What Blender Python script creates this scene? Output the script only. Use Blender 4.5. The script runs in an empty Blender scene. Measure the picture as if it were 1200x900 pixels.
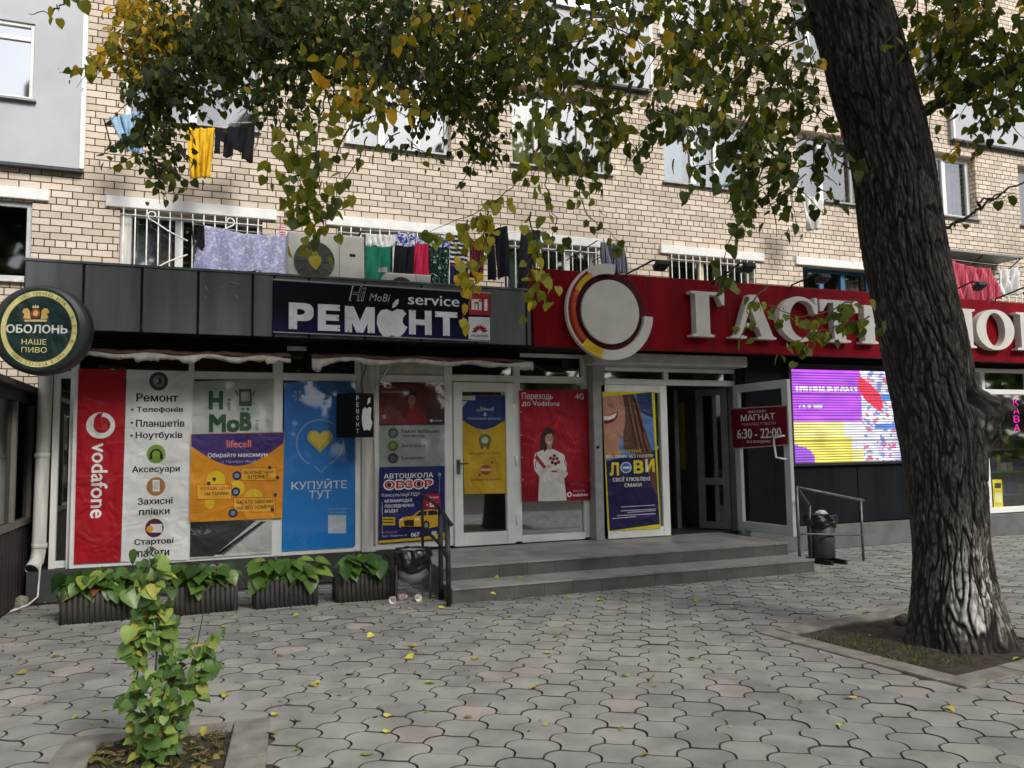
import bpy, bmesh, math, random
import numpy as np
from mathutils import Vector, Matrix, noise
from mathutils.geometry import delaunay_2d_cdt

random.seed(7)
rng = np.random.default_rng(7)
S = bpy.context.scene
COL = S.collection

# ------------------------------------------------------------------ camera, world, sun, exposure
FOC, CAM_H = 930.0, 1.53                       # focal length in photo pixels (1200 wide), eye height
YAW, PITCH, ROLL = (math.radians(a) for a in (21.05, 4.6, -0.9))
_cy, _sy, _cp, _sp = math.cos(YAW), math.sin(YAW), math.cos(PITCH), math.sin(PITCH)
FWD = Vector((_sy*_cp, _cy*_cp, _sp))
_r0 = Vector((_cy, -_sy, 0)); _u0 = _r0.cross(FWD)
RGT = math.cos(ROLL)*_r0 + math.sin(ROLL)*_u0
UPV = -math.sin(ROLL)*_r0 + math.cos(ROLL)*_u0
EYE = Vector((0, 0, CAM_H))
cam = bpy.data.cameras.new('camera')
cam.sensor_width = 36; cam.sensor_fit = 'HORIZONTAL'; cam.lens = 36*FOC/1200
cam.clip_start = 0.05; cam.clip_end = 2000
camo = bpy.data.objects.new('camera', cam); COL.objects.link(camo)
camo.matrix_world = Matrix(((RGT.x, UPV.x, -FWD.x, 0), (RGT.y, UPV.y, -FWD.y, 0), (RGT.z, UPV.z, -FWD.z, CAM_H), (0, 0, 0, 1)))
S.camera = camo

SUN_EL, SUN_AZ = math.radians(38), math.radians(160)   # azimuth clockwise from +Y: behind the camera, to the right
w = bpy.data.worlds.new('World'); S.world = w; w.use_nodes = True
nt = w.node_tree; bg = nt.nodes['Background']
sky = nt.nodes.new('ShaderNodeTexSky'); sky.sky_type = 'NISHITA'; sky.sun_disc = False
sky.sun_elevation = SUN_EL; sky.sun_rotation = SUN_AZ
sky.air_density = 1.0; sky.dust_density = 2.5; sky.ozone_density = 1.0
hs = nt.nodes.new('ShaderNodeHueSaturation'); hs.inputs['Saturation'].default_value = 0.30
nt.links.new(sky.outputs[0], hs.inputs['Color']); nt.links.new(hs.outputs[0], bg.inputs['Color'])
bg.inputs['Strength'].default_value = 0.125
sl = bpy.data.lights.new('sun', 'SUN'); sl.energy = 1.15; sl.angle = math.radians(14); sl.color = (1.0, 0.965, 0.92)
so = bpy.data.objects.new('sun', sl); COL.objects.link(so); so.location = (8, -10, 20)
_sd = Vector((math.sin(SUN_AZ)*math.cos(SUN_EL), math.cos(SUN_AZ)*math.cos(SUN_EL), math.sin(SUN_EL)))
so.rotation_euler = _sd.to_track_quat('Z', 'Y').to_euler()
S.view_settings.view_transform = 'Standard'; S.view_settings.look = 'None'
S.view_settings.exposure = 0.88; S.view_settings.gamma = 1
S.render.engine = 'CYCLES'
S.cycles.use_denoising = True
S.cycles.max_bounces = 8; S.cycles.transparent_max_bounces = 16
S.cycles.sample_clamp_indirect = 4

# ------------------------------------------------------------------ pixel <-> place
def ray(px, py): return FWD + RGT*((px-600)/FOC) - UPV*((py-450)/FOC)
def at(px, py, Y=None, Z=None, X=None):
    d = ray(px, py)
    if Y is not None: t = Y/d.y
    elif X is not None: t = X/d.x
    else: t = (Z-CAM_H)/d.z
    return EYE + d*t
YG, YE, YW, YF, YB = 9.6, 9.45, 9.25, 8.9, 12.3    # shop glazing, entrance, right wall, fascia, brick wall

# ------------------------------------------------------------------ materials
def lin(c):
    return tuple(((v/255)/12.92 if v/255 <= 0.04045 else ((v/255+0.055)/1.055)**2.4) for v in c[:3])
_m = {}
def new_mat(name):
    m = bpy.data.materials.new(name); m.use_nodes = True
    return m, m.node_tree, m.node_tree.nodes['Principled BSDF']
def paint(name, c, rough=0.55, var=0.12, scale=6, metal=0.0, bump=0.0, spec=0.5, streak=False, ripple=0.0):
    """plain coat with slight uneven wear"""
    if name in _m: return _m[name]
    m, t, b = new_mat(name); L = lin(c); N = t.nodes.new
    b.inputs['Roughness'].default_value = rough; b.inputs['Metallic'].default_value = metal
    b.inputs['Specular IOR Level'].default_value = spec
    tc = N('ShaderNodeTexCoord'); nz = N('ShaderNodeTexNoise'); nz.inputs['Scale'].default_value = scale; nz.inputs['Detail'].default_value = 6
    mpn = N('ShaderNodeMapping'); mpn.inputs['Scale'].default_value = (5.0, 5.0, 0.45) if streak else (1, 1, 1)
    t.links.new(tc.outputs['Object'], mpn.inputs['Vector']); t.links.new(mpn.outputs[0], nz.inputs['Vector'])
    mx = N('ShaderNodeMix'); mx.data_type = 'RGBA'
    mr = N('ShaderNodeMapRange'); mr.inputs['From Min'].default_value = 0.35; mr.inputs['From Max'].default_value = 0.7
    t.links.new(nz.outputs[0], mr.inputs['Value']); t.links.new(mr.outputs[0], mx.inputs[0])
    mx.inputs[6].default_value = (*[v*(1+var) for v in L], 1); mx.inputs[7].default_value = (*[v*(1-var*1.6) for v in L], 1)
    t.links.new(mx.outputs[2], b.inputs['Base Color'])
    if bump:
        bp = N('ShaderNodeBump'); bp.inputs['Strength'].default_value = bump; bp.inputs['Distance'].default_value = 0.01
        n2 = N('ShaderNodeTexNoise'); n2.inputs['Scale'].default_value = scale*8; n2.inputs['Detail'].default_value = 5
        t.links.new(tc.outputs['Object'], n2.inputs['Vector'])
        t.links.new(n2.outputs[0], bp.inputs['Height']); t.links.new(bp.outputs[0], b.inputs['Normal'])
    if ripple:
        bp = N('ShaderNodeBump'); bp.inputs['Strength'].default_value = ripple; bp.inputs['Distance'].default_value = 0.08
        n2 = N('ShaderNodeTexNoise'); n2.inputs['Scale'].default_value = 3.5; n2.inputs['Detail'].default_value = 2; n2.inputs['Distortion'].default_value = 0.8
        t.links.new(tc.outputs['Object'], n2.inputs['Vector']); t.links.new(n2.outputs[0], bp.inputs['Height']); t.links.new(bp.outputs[0], b.inputs['Normal'])
    _m[name] = m; return m
def ink(c, rough=0.5):
    return paint('print_%d_%d_%d' % tuple(c), c, rough, 0.10, 2.6, spec=0.3, ripple=0.7)
def emit(name, c, k):
    if name in _m: return _m[name]
    m, t, b = new_mat(name); b.inputs['Base Color'].default_value = (0, 0, 0, 1)
    b.inputs['Emission Color'].default_value = (*lin(c), 1); b.inputs['Emission Strength'].default_value = k
    _m[name] = m; return m
def glass(name, tint=(0.75, 0.8, 0.8), refl=0.12):
    if name in _m: return _m[name]
    m = bpy.data.materials.new(name); m.use_nodes = True; t = m.node_tree; t.nodes.clear(); N = t.nodes.new
    o = N('ShaderNodeOutputMaterial'); mx = N('ShaderNodeMixShader'); tr = N('ShaderNodeBsdfTransparent'); gl = N('ShaderNodeBsdfGlossy')
    tr.inputs[0].default_value = (*tint, 1); gl.inputs['Roughness'].default_value = 0.03; gl.inputs[0].default_value = (0.95, 0.97, 1, 1)
    lw = N('ShaderNodeLayerWeight'); lw.inputs[0].default_value = 0.25
    mp = N('ShaderNodeMapRange'); mp.inputs['To Min'].default_value = refl; mp.inputs['To Max'].default_value = 0.9
    t.links.new(lw.outputs['Fresnel'], mp.inputs['Value']); t.links.new(mp.outputs[0], mx.inputs[0])
    t.links.new(tr.outputs[0], mx.inputs[1]); t.links.new(gl.outputs[0], mx.inputs[2]); t.links.new(mx.outputs[0], o.inputs[0])
    _m[name] = m; return m

def brick_material():
    m, t, b = new_mat('silicate_brick'); N = t.nodes.new; K = t.links.new
    tc = N('ShaderNodeTexCoord'); sp = N('ShaderNodeSeparateXYZ'); K(tc.outputs['Object'], sp.inputs[0])
    ad = N('ShaderNodeMath'); ad.operation = 'ADD'; K(sp.outputs[0], ad.inputs[0]); K(sp.outputs[1], ad.inputs[1])
    wn = N('ShaderNodeTexNoise'); wn.inputs['Scale'].default_value = 2.2; K(tc.outputs['Object'], wn.inputs['Vector'])
    wz = N('ShaderNodeMath'); wz.operation = 'MULTIPLY_ADD'; wz.inputs[1].default_value = 0.016; K(wn.outputs[0], wz.inputs[0]); K(sp.outputs[2], wz.inputs[2])
    cb = N('ShaderNodeCombineXYZ'); K(ad.outputs[0], cb.inputs[0]); K(wz.outputs[0], cb.inputs[1])
    def br(wd):
        k = N('ShaderNodeTexBrick'); K(cb.outputs[0], k.inputs['Vector'])
        k.inputs['Scale'].default_value = 1; k.inputs['Brick Width'].default_value = wd; k.inputs['Row Height'].default_value = 0.1
        k.inputs['Mortar Size'].default_value = 0.0075; k.inputs['Mortar Smooth'].default_value = 0.25; k.inputs['Bias'].default_value = 0
        k.inputs['Color1'].default_value = (*lin((231, 215, 196)), 1); k.inputs['Color2'].default_value = (*lin((203, 187, 167)), 1)
        k.inputs['Mortar'].default_value = (*lin((66, 56, 48)), 1); return k
    b1, b2 = br(0.26), br(0.13)
    row = N('ShaderNodeMath'); row.operation = 'MULTIPLY'; row.inputs[1].default_value = 10; K(wz.outputs[0], row.inputs[0])
    fl = N('ShaderNodeMath'); fl.operation = 'FLOOR'; K(row.outputs[0], fl.inputs[0])
    md = N('ShaderNodeMath'); md.operation = 'MODULO'; md.inputs[1].default_value = 6; K(fl.outputs[0], md.inputs[0])
    eq = N('ShaderNodeMath'); eq.operation = 'COMPARE'; eq.inputs[1].default_value = 2; eq.inputs[2].default_value = 0.3; K(md.outputs[0], eq.inputs[0])
    mx = N('ShaderNodeMix'); mx.data_type = 'RGBA'; K(eq.outputs[0], mx.inputs[0]); K(b1.outputs['Color'], mx.inputs[6]); K(b2.outputs['Color'], mx.inputs[7])
    mf = N('ShaderNodeMix'); mf.data_type = 'FLOAT'; K(eq.outputs[0], mf.inputs[0]); K(b1.outputs['Fac'], mf.inputs[2]); K(b2.outputs['Fac'], mf.inputs[3])
    nz = N('ShaderNodeTexNoise'); nz.inputs['Scale'].default_value = 0.5; nz.inputs['Detail'].default_value = 8; nz.inputs['Roughness'].default_value = 0.65; K(tc.outputs['Object'], nz.inputs['Vector'])
    rp = N('ShaderNodeMapRange'); rp.inputs['From Min'].default_value = 0.3; rp.inputs['From Max'].default_value = 0.7; rp.inputs['To Min'].default_value = 0.78; rp.inputs['To Max'].default_value = 1.1; K(nz.outputs[0], rp.inputs['Value'])
    n3 = N('ShaderNodeTexNoise'); n3.inputs['Scale'].default_value = 45; n3.inputs['Detail'].default_value = 4; K(tc.outputs['Object'], n3.inputs['Vector'])
    r3 = N('ShaderNodeMapRange'); r3.inputs['To Min'].default_value = 0.72; r3.inputs['To Max'].default_value = 1.25; K(n3.outputs[0], r3.inputs['Value'])
    mm = N('ShaderNodeMath'); mm.operation = 'MULTIPLY'; K(rp.outputs[0], mm.inputs[0]); K(r3.outputs[0], mm.inputs[1])
    mu = N('ShaderNodeVectorMath'); mu.operation = 'SCALE'; K(mx.outputs[2], mu.inputs[0]); K(mm.outputs[0], mu.inputs['Scale'])
    K(mu.outputs[0], b.inputs['Base Color']); b.inputs['Roughness'].default_value = 0.9; b.inputs['Specular IOR Level'].default_value = 0.2
    inv = N('ShaderNodeMath'); inv.operation = 'MULTIPLY_ADD'; inv.inputs[1].default_value = -1; K(mf.outputs[0], inv.inputs[0])
    sc = N('ShaderNodeMath'); sc.operation = 'MULTIPLY'; sc.inputs[1].default_value = 0.25; K(n3.outputs[0], sc.inputs[0]); K(sc.outputs[0], inv.inputs[2])
    bp = N('ShaderNodeBump'); bp.inputs['Strength'].default_value = 0.9; bp.inputs['Distance'].default_value = 0.012; K(inv.outputs[0], bp.inputs['Height']); K(bp.outputs[0], b.inputs['Normal'])
    return m
BRICK = brick_material()

def attr_material(name, stops, attr='tone', rough=0.9, transl=0.0, bump=0.0, noise_scale=30, noise_amt=0.25):
    m = bpy.data.materials.new(name); m.use_nodes = True; t = m.node_tree; N = t.nodes.new; K = t.links.new; b = t.nodes['Principled BSDF']
    a = N('ShaderNodeAttribute'); a.attribute_name = attr
    cr = N('ShaderNodeValToRGB'); e = cr.color_ramp.elements
    while len(e) < len(stops): e.new(0.5)
    for k, (p, c) in enumerate(stops): e[k].position = p; e[k].color = (*lin(c), 1)
    K(a.outputs['Fac'], cr.inputs[0])
    tc = N('ShaderNodeTexCoord'); nz = N('ShaderNodeTexNoise'); nz.inputs['Scale'].default_value = noise_scale; nz.inputs['Detail'].default_value = 6; K(tc.outputs['Object'], nz.inputs['Vector'])
    mr = N('ShaderNodeMapRange'); mr.inputs['From Min'].default_value = 0.3; mr.inputs['From Max'].default_value = 0.7; mr.inputs['To Min'].default_value = 1-noise_amt; mr.inputs['To Max'].default_value = 1+noise_amt; K(nz.outputs[0], mr.inputs['Value'])
    mu = N('ShaderNodeVectorMath'); mu.operation = 'SCALE'; K(cr.outputs[0], mu.inputs[0]); K(mr.outputs[0], mu.inputs['Scale'])
    K(mu.outputs[0], b.inputs['Base Color']); b.inputs['Roughness'].default_value = rough
    if bump:
        bp = N('ShaderNodeBump'); bp.inputs['Strength'].default_value = bump; bp.inputs['Distance'].default_value = 0.006
        n2 = N('ShaderNodeTexNoise'); n2.inputs['Scale'].default_value = noise_scale*6; n2.inputs['Detail'].default_value = 6; K(tc.outputs['Object'], n2.inputs['Vector'])
        K(n2.outputs[0], bp.inputs['Height']); K(bp.outputs[0], b.inputs['Normal'])
    if transl:
        tl = N('ShaderNodeBsdfTranslucent'); mx = N('ShaderNodeMixShader'); mx.inputs[0].default_value = transl
        v2 = N('ShaderNodeVectorMath'); v2.operation = 'SCALE'; v2.inputs['Scale'].default_value = 1.6; K(mu.outputs[0], v2.inputs[0]); K(v2.outputs[0], tl.inputs[0])
        K(b.outputs[0], mx.inputs[1]); K(tl.outputs[0], mx.inputs[2]); K(mx.outputs[0], t.nodes['Material Output'].inputs[0])
    return m
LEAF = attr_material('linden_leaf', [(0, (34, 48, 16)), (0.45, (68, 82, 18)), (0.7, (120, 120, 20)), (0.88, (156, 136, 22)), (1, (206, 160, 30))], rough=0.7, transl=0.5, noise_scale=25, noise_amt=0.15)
HOSTA = attr_material('broad_leaf', [(0, (34, 60, 26)), (0.5, (72, 106, 40)), (0.85, (136, 158, 72)), (1, (146, 92, 46))], rough=0.38, transl=0.2, noise_scale=18, noise_amt=0.2)
VINE = attr_material('vine_leaf', [(0, (36, 62, 30)), (0.5, (84, 116, 50)), (0.9, (138, 160, 74)), (1, (176, 160, 74))], rough=0.5, transl=0.3, noise_scale=25, noise_amt=0.18)
FALLEN = attr_material('fallen_leaf', [(0, (88, 70, 46)), (0.3, (128, 116, 62)), (0.6, (170, 164, 66)), (1, (206, 194, 70))], rough=0.6, transl=0.1)
PAVER = attr_material('concrete_paver', [(0, (118, 117, 113)), (0.4, (137, 136, 130)), (0.8, (144, 144, 133)), (1, (149, 140, 133))], rough=0.85, bump=0.7, noise_scale=3.2, noise_amt=0.26)
BARK = attr_material('bark', [(0, (16, 14, 13)), (0.5, (48, 44, 39)), (0.8, (96, 91, 84)), (0.9, (158, 154, 148)), (1, (206, 203, 197))], rough=0.95, bump=0.9, noise_scale=22, noise_amt=0.3)
DARKBARK = paint('twig_bark', (58, 50, 42), 0.9, 0.2, 20, bump=0.5)

WHITE = paint('white_pvc', (236, 236, 232), 0.4, 0.06, 3)
OLDWHITE = paint('old_white_paint', (205, 203, 196), 0.7, 0.2, 3, bump=0.25, streak=True)
LINW = paint('lintel_whitewash', (236, 235, 231), 0.8, 0.06, 9, bump=0.25)
CLAD = paint('white_cladding', (184, 185, 189), 0.6, 0.07, 1.5)
GREYP = paint('graphite_panel', (92, 95, 97), 0.5, 0.22, 1.2, spec=0.3, streak=True)
GREYW = paint('graphite_wall', (24, 28, 31), 0.5, 0.2, 1.2, spec=0.1, streak=True)
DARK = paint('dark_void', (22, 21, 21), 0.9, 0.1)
ROOM = paint('room_plaster', (118, 114, 108), 0.9, 0.1)
CONC = paint('old_concrete', (128, 124, 114), 0.92, 0.22, 7, bump=0.7)
SHADED_RISER = paint('shaded_riser_tile', (86, 84, 80), 0.6, 0.2, 3, bump=0.2)  # darker than the treads: the risers' shade is put into the tile colour
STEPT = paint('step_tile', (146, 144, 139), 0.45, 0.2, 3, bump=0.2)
STEEL = paint('brushed_steel', (112, 112, 112), 0.45, 0.2, 10, metal=0.6)
IRON = paint('black_iron', (40, 40, 40), 0.6, 0.2, 10, metal=0.4, bump=0.3)
ZINC = paint('zinc_sheet', (150, 152, 152), 0.5, 0.15, 4, metal=0.5)
REDP = paint('red_composite_panel', (122, 6, 22), 0.45, 0.16, 1.0, spec=0.1, streak=True)
GL_SHOP = glass('shop_glass', (0.55, 0.6, 0.6), 0.4)
GL_WIN = glass('window_glass', (0.72, 0.77, 0.8), 0.16)
GL_BAL = glass('balcony_glass', (0.3, 0.34, 0.38), 0.5)
GL_DARK = glass('dark_glass', (0.35, 0.38, 0.4), 0.10)

# ------------------------------------------------------------------ mesh builder
class MB:
    def __init__(s): s.v, s.f, s.mi, s.mats, s.tone, s.smooth = [], [], [], [], [], set()
    def m(s, mat):
        if mat not in s.mats: s.mats.append(mat)
        return s.mats.index(mat)
    def add(s, vs, fs, mat, smooth=False, tone=0.0):
        b = len(s.v); k = s.m(mat); s.v += [tuple(p) for p in vs]
        for f in fs:
            if smooth: s.smooth.add(len(s.f))
            s.f.append([b+i for i in f]); s.mi.append(k); s.tone.append(tone)
        return s
    def box(s, x0, x1, y0, y1, z0, z1, mat):
        vs = [(x, y, z) for z in (z0, z1) for y in (y0, y1) for x in (x0, x1)]
        return s.add(vs, [(0, 2, 3, 1), (4, 5, 7, 6), (0, 1, 5, 4), (2, 6, 7, 3), (0, 4, 6, 2), (1, 3, 7, 5)], mat)
    def obox(s, c, ax, ay, az, mat):
        """box from its centre and three half-axis vectors"""
        c = Vector(c); ax, ay, az = Vector(ax), Vector(ay), Vector(az)
        vs = [c+i*ax+j*ay+k*az for k in (-1, 1) for j in (-1, 1) for i in (-1, 1)]
        return s.add(vs, [(0, 2, 3, 1), (4, 5, 7, 6), (0, 1, 5, 4), (2, 6, 7, 3), (0, 4, 6, 2), (1, 3, 7, 5)], mat)
    def tube(s, pts, r, mat, seg=8, cap=True, smooth=True):
        pts = [Vector(p) for p in pts]; n = len(pts)
        rs = r if isinstance(r, (list, tuple)) else [r]*n
        vs, fs = [], []; prev = None
        for i, p in enumerate(pts):
            d = (pts[min(i+1, n-1)]-pts[max(i-1, 0)]).normalized()
            a = Vector((0, 0, 1)) if abs(d.z) < 0.9 else Vector((1, 0, 0))
            if prev is not None: a = prev
            e1 = (a - d*a.dot(d)).normalized(); e2 = d.cross(e1); prev = e1
            for k in range(seg):
                t = 2*math.pi*k/seg; vs.append(p + rs[i]*(math.cos(t)*e1+math.sin(t)*e2))
        for i in range(n-1):
            for k in range(seg): fs.append((i*seg+k, i*seg+(k+1) % seg, (i+1)*seg+(k+1) % seg, (i+1)*seg+k))
        if cap: fs += [tuple(range(seg-1, -1, -1)), tuple((n-1)*seg+k for k in range(seg))]
        return s.add(vs, fs, mat, smooth)
    def lathe(s, c, prof, mat, seg=24, axis=(0, 0, 1), smooth=True):
        a = Vector(axis).normalized(); e1 = a.orthogonal().normalized(); e2 = a.cross(e1); c = Vector(c); vs, fs = [], []
        for r, h in prof:
            for k in range(seg):
                t = 2*math.pi*k/seg; vs.append(c + a*h + (e1*math.cos(t)+e2*math.sin(t))*r)
        for i in range(len(prof)-1):
            for k in range(seg): fs.append((i*seg+k, i*seg+(k+1) % seg, (i+1)*seg+(k+1) % seg, (i+1)*seg+k))
        return s.add(vs, fs, mat, smooth)
    def prism(s, pts, d, mat, smooth=False):
        """closed outline (3D points) pushed along d"""
        pts = [Vector(p) for p in pts]; d = Vector(d); n = len(pts)
        vs = pts + [p+d for p in pts]
        fs = [tuple(range(n)), tuple(range(2*n-1, n-1, -1))]
        s.add(vs, fs, mat)
        b = len(s.v)-2*n; k = s.m(mat)
        for i in range(n):
            j = (i+1) % n; s.f.append([b+i, b+n+i, b+n+j, b+j]); s.mi.append(k); s.tone.append(0.0)
        return s
    def build(s, name, parent=None, smooth_all=False, recalc=True, tones=False):
        off = Vector((0, 0, 0)); p = parent
        while p is not None: off += p.location; p = p.parent
        me = bpy.data.meshes.new(name)
        me.from_pydata([tuple(Vector(v)-off) for v in s.v], [], s.f)
        for m in s.mats: me.materials.append(m)
        me.polygons.foreach_set('material_index', s.mi)
        sm = np.zeros(len(s.f), dtype=bool)
        if smooth_all: sm[:] = True
        elif s.smooth: sm[list(s.smooth)] = True
        me.polygons.foreach_set('use_smooth', sm)
        if tones:
            a = me.attributes.new('tone', 'FLOAT', 'FACE'); a.data.foreach_set('value', np.array(s.tone, dtype=np.float32))
        if recalc:
            bm = bmesh.new(); bm.from_mesh(me); bmesh.ops.recalc_face_normals(bm, faces=bm.faces); bm.to_mesh(me); bm.free()
        me.update()
        o = bpy.data.objects.new(name, me); COL.objects.link(o)
        if parent is not None: o.parent = parent
        return o
def bevel(o, wd=0.006, seg=2):
    b = o.modifiers.new('bevel', 'BEVEL'); b.width = wd; b.segments = seg; b.limit_method = 'ANGLE'; b.angle_limit = math.radians(40)
    return o
def tag(o, label, cat, group=None):
    o['label'] = label; o['category'] = cat
    if group: o['group'] = group
    return o
def struct(o, kind='structure'): o['kind'] = kind; return o
def thing(name, loc, label, cat, group=None):
    o = bpy.data.objects.new(name, None); COL.objects.link(o); o.location = loc; o.empty_display_size = 0.2
    return tag(o, label, cat, group)

# ------------------------------------------------------------------ flat printed panels
_tg = {}
def text_geo(txt, bold, shear):
    k = (txt, shear)
    if k not in _tg:
        cu = bpy.data.curves.new('lettering', 'FONT'); cu.body = txt; cu.shear = shear; cu.resolution_u = 3; cu.fill_mode = 'NONE'
        o = bpy.data.objects.new('lettering', cu); COL.objects.link(o)
        dg = bpy.context.evaluated_depsgraph_get(); e = o.evaluated_get(dg); me = e.to_mesh()
        P_ = np.array([(v.co.x, v.co.y) for v in me.vertices]); E_ = [tuple(d.vertices) for d in me.edges]
        e.to_mesh_clear(); bpy.data.objects.remove(o); bpy.data.curves.remove(cu)
        # directed outlines: the vertices of one outline follow each other
        st = 0; dirs = []; idx = set()
        nxt = {}
        for p, q in E_: nxt.setdefault(p, []).append(q); nxt.setdefault(q, []).append(p)
        i = 0
        while i < len(P_):
            j = i
            while j+1 < len(P_) and (j+1) in nxt.get(j, []): j += 1
            dirs += [(x, x+1) for x in range(i, j)]+[(j, i)]; i = j+1
        A_ = P_[[d[0] for d in dirs]]; B_ = P_[[d[1] for d in dirs]]
        r = delaunay_2d_cdt([Vector(p) for p in P_], dirs, [], 0, 1e-5)
        V = [(v.x, v.y) for v in r[0]]; F = []
        for f_ in r[2]:
            c = np.mean([V[x] for x in f_], axis=0)
            up = (A_[:, 1] <= c[1]) & (B_[:, 1] > c[1]); dn = (A_[:, 1] > c[1]) & (B_[:, 1] <= c[1])
            side = (B_[:, 0]-A_[:, 0])*(c[1]-A_[:, 1])-(c[0]-A_[:, 0])*(B_[:, 1]-A_[:, 1])
            if int((up & (side > 0)).sum())-int((dn & (side < 0)).sum()) != 0: F.append(tuple(f_))
        _tg[k] = (V, F)
    return _tg[k]
class Panel:
    """printed sheet in the plane through O spanned by U (right) and V (up); drawn in photo pixels on that plane"""
    STEP = 0.0011
    def __init__(s, O, U=(1, 0, 0), V=(0, 0, 1), thick=0.006):
        s.O, s.U, s.V = Vector(O), Vector(U).normalized(), Vector(V).normalized(); s.N = s.U.cross(s.V); s.mb = MB(); s.thick = thick
    def uv(s, px, py):
        d = ray(px, py); t = (s.O-EYE).dot(s.N)/d.dot(s.N); p = EYE+d*t-s.O
        return p.dot(s.U), p.dot(s.V)
    def P(s, u, v, l): return s.O+s.U*u+s.V*v+s.N*(l*s.STEP)
    def slab(s, quad, c):
        q = [s.uv(*p) for p in quad]
        s.mb.prism([s.P(u, v, 0) for u, v in q], -s.N*s.thick, ink(c) if isinstance(c, tuple) else c); return s
    def slab_uv(s, u0, u1, v0, v1, c):
        s.mb.prism([s.P(u, v, 0) for u, v in ((u0, v0), (u1, v0), (u1, v1), (u0, v1))], -s.N*s.thick, ink(c) if isinstance(c, tuple) else c); return s
    def poly(s, pts, c, l=1, uv=False):
        q = pts if uv else [s.uv(*p) for p in pts]
        s.mb.add([s.P(u, v, l) for u, v in q], [tuple(range(len(q)))], ink(c) if isinstance(c, tuple) else c); return s
    def rect(s, x0, y0, x1, y1, c, l=1): return s.poly([(x0, y1), (x1, y1), (x1, y0), (x0, y0)], c, l)
    def frame_px(s, cx, cy):
        """metres per pixel around a point on the sheet"""
        u0, v0 = s.uv(cx, cy); ua, va = s.uv(cx+1, cy); ub, vb = s.uv(cx, cy-1)
        return u0, v0, abs(ua-u0), abs(vb-v0)
    def disc(s, cx, cy, r, c, l=1, ry=None, seg=28, a0=0, a1=360):
        u, v, ku, kv = s.frame_px(cx, cy); ry = r if ry is None else ry
        full = abs(a1-a0) >= 360
        pts = [(u+ku*r*math.cos(math.radians(a0+(a1-a0)*i/seg)), v+kv*ry*math.sin(math.radians(a0+(a1-a0)*i/seg))) for i in range(seg if full else seg+1)]
        return s.poly(pts, c, l, uv=True)
    def ring(s, cx, cy, r0, r1, c, l=1, a0=0, a1=360, seg=32):
        u, v, ku, kv = s.frame_px(cx, cy); vs, fs = [], []
        for i in range(seg+1):
            t = math.radians(a0+(a1-a0)*i/seg)
            for r in (r0, r1): vs.append(s.P(u+ku*r*math.cos(t), v+kv*r*math.sin(t), l))
        for i in range(seg): fs.append((2*i, 2*i+1, 2*i+3, 2*i+2))
        s.mb.add(vs, fs, ink(c) if isinstance(c, tuple) else c); return s
    def text(s, txt, cx, cy, wpx, hpx, c, bold=0.0, shear=0.0, l=2, rot=0, emis=None):
        V, F = text_geo(txt, bold, shear)
        xs = [p[0] for p in V]; ys = [p[1] for p in V]; d = abs(bold); x0, x1, y0, y1 = min(xs)-d, max(xs)+d, min(ys)-d, max(ys)+d
        u, v, ku, kv = s.frame_px(cx, cy)
        sh = [(0, 0)]
        if d > 0.07: sh = [(d*math.cos(i*math.pi/4), d*math.sin(i*math.pi/4)) for i in range(8)]
        elif d > 0.03: sh = [(0, 0), (d, d), (-d, d), (d, -d), (-d, -d)]
        elif d > 0: sh = [(-d, 0), (d, 0), (0, d*0.7), (0, -d*0.7)] if d > 0.012 else [(-d, 0), (d, 0)]
        mat_ = emis or (ink(c) if isinstance(c, tuple) else c)
        for q, (ox, oy) in enumerate(sh):
            vs = []; lq = l+0.09*q
            for x, y in V:
                a = (x+ox-(x0+x1)/2)/(x1-x0); b = (y+oy-(y0+y1)/2)/(y1-y0)
                if rot == 0: vs.append(s.P(u+a*wpx*ku, v+b*hpx*kv, lq))
                elif rot == -90: vs.append(s.P(u+b*wpx*ku, v-a*hpx*kv, lq))
            s.mb.add(vs, F, mat_)
        return s
    def build(s, name, label=None, cat=None, group=None, parent=None):
        o = s.mb.build(name, parent, recalc=False)
        if label: tag(o, label, cat, group)
        return o

# ------------------------------------------------------------------ ground and pavement
gm = paint('sand_joint', (76, 73, 67), 0.95, 0.25, 8, bump=0.6)
g = MB(); g.add([(-300, -300, -0.013), (300, -300, -0.013), (300, 300, -0.013), (-300, 300, -0.013)], [(0, 1, 2, 3)], gm)
struct(g.build('ground'))

lm = paint('lawn_grass', (70, 88, 40), 0.95, 0.35, 5, bump=1.0)
g = MB(); g.add([(-80, -11, -0.006), (90, -11, -0.006), (90, -4.5, -0.006), (-80, -4.5, -0.006)], [(0, 1, 2, 3)], lm); struct(g.build('lawn'))
g = MB(); g.add([(-80, -22, -0.006), (90, -22, -0.006), (90, -11.2, -0.006), (-80, -11.2, -0.006)], [(0, 1, 2, 3)], paint('asphalt', (62, 62, 62), 0.9, 0.2, 3)); struct(g.build('road'))
g = MB(); g.box(-80, 90, -11.19, -11.02, -0.03, 0.1, CONC); struct(g.build('kerb'))
PIT_R = [Vector((4.39, 3.71)), 9.0]     # right tree pit: front-left outer corner, degrees
def rot2(a): a = math.radians(a); return Vector((math.cos(a), math.sin(a))), Vector((-math.sin(a), math.cos(a)))
PU, PV = rot2(7.0)
PO = Vector((4.40, 3.70)); PW, PD = 1.75, 1.75
LU, LV = rot2(-6.0)
LO = at(318, 843, Z=0).to_2d(); LW, LD = 1.05, 1.3   # left bed: far right outer corner
def in_right(p): d = p-PO; return 0.07 < d.dot(PU) < PW-0.07 and 0.07 < d.dot(PV) < PD-0.07
def in_left(p): d = p-LO; return -LW+0.07 < d.dot(LU) < -0.08 and -LD < d.dot(LV) < -0.04

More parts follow.
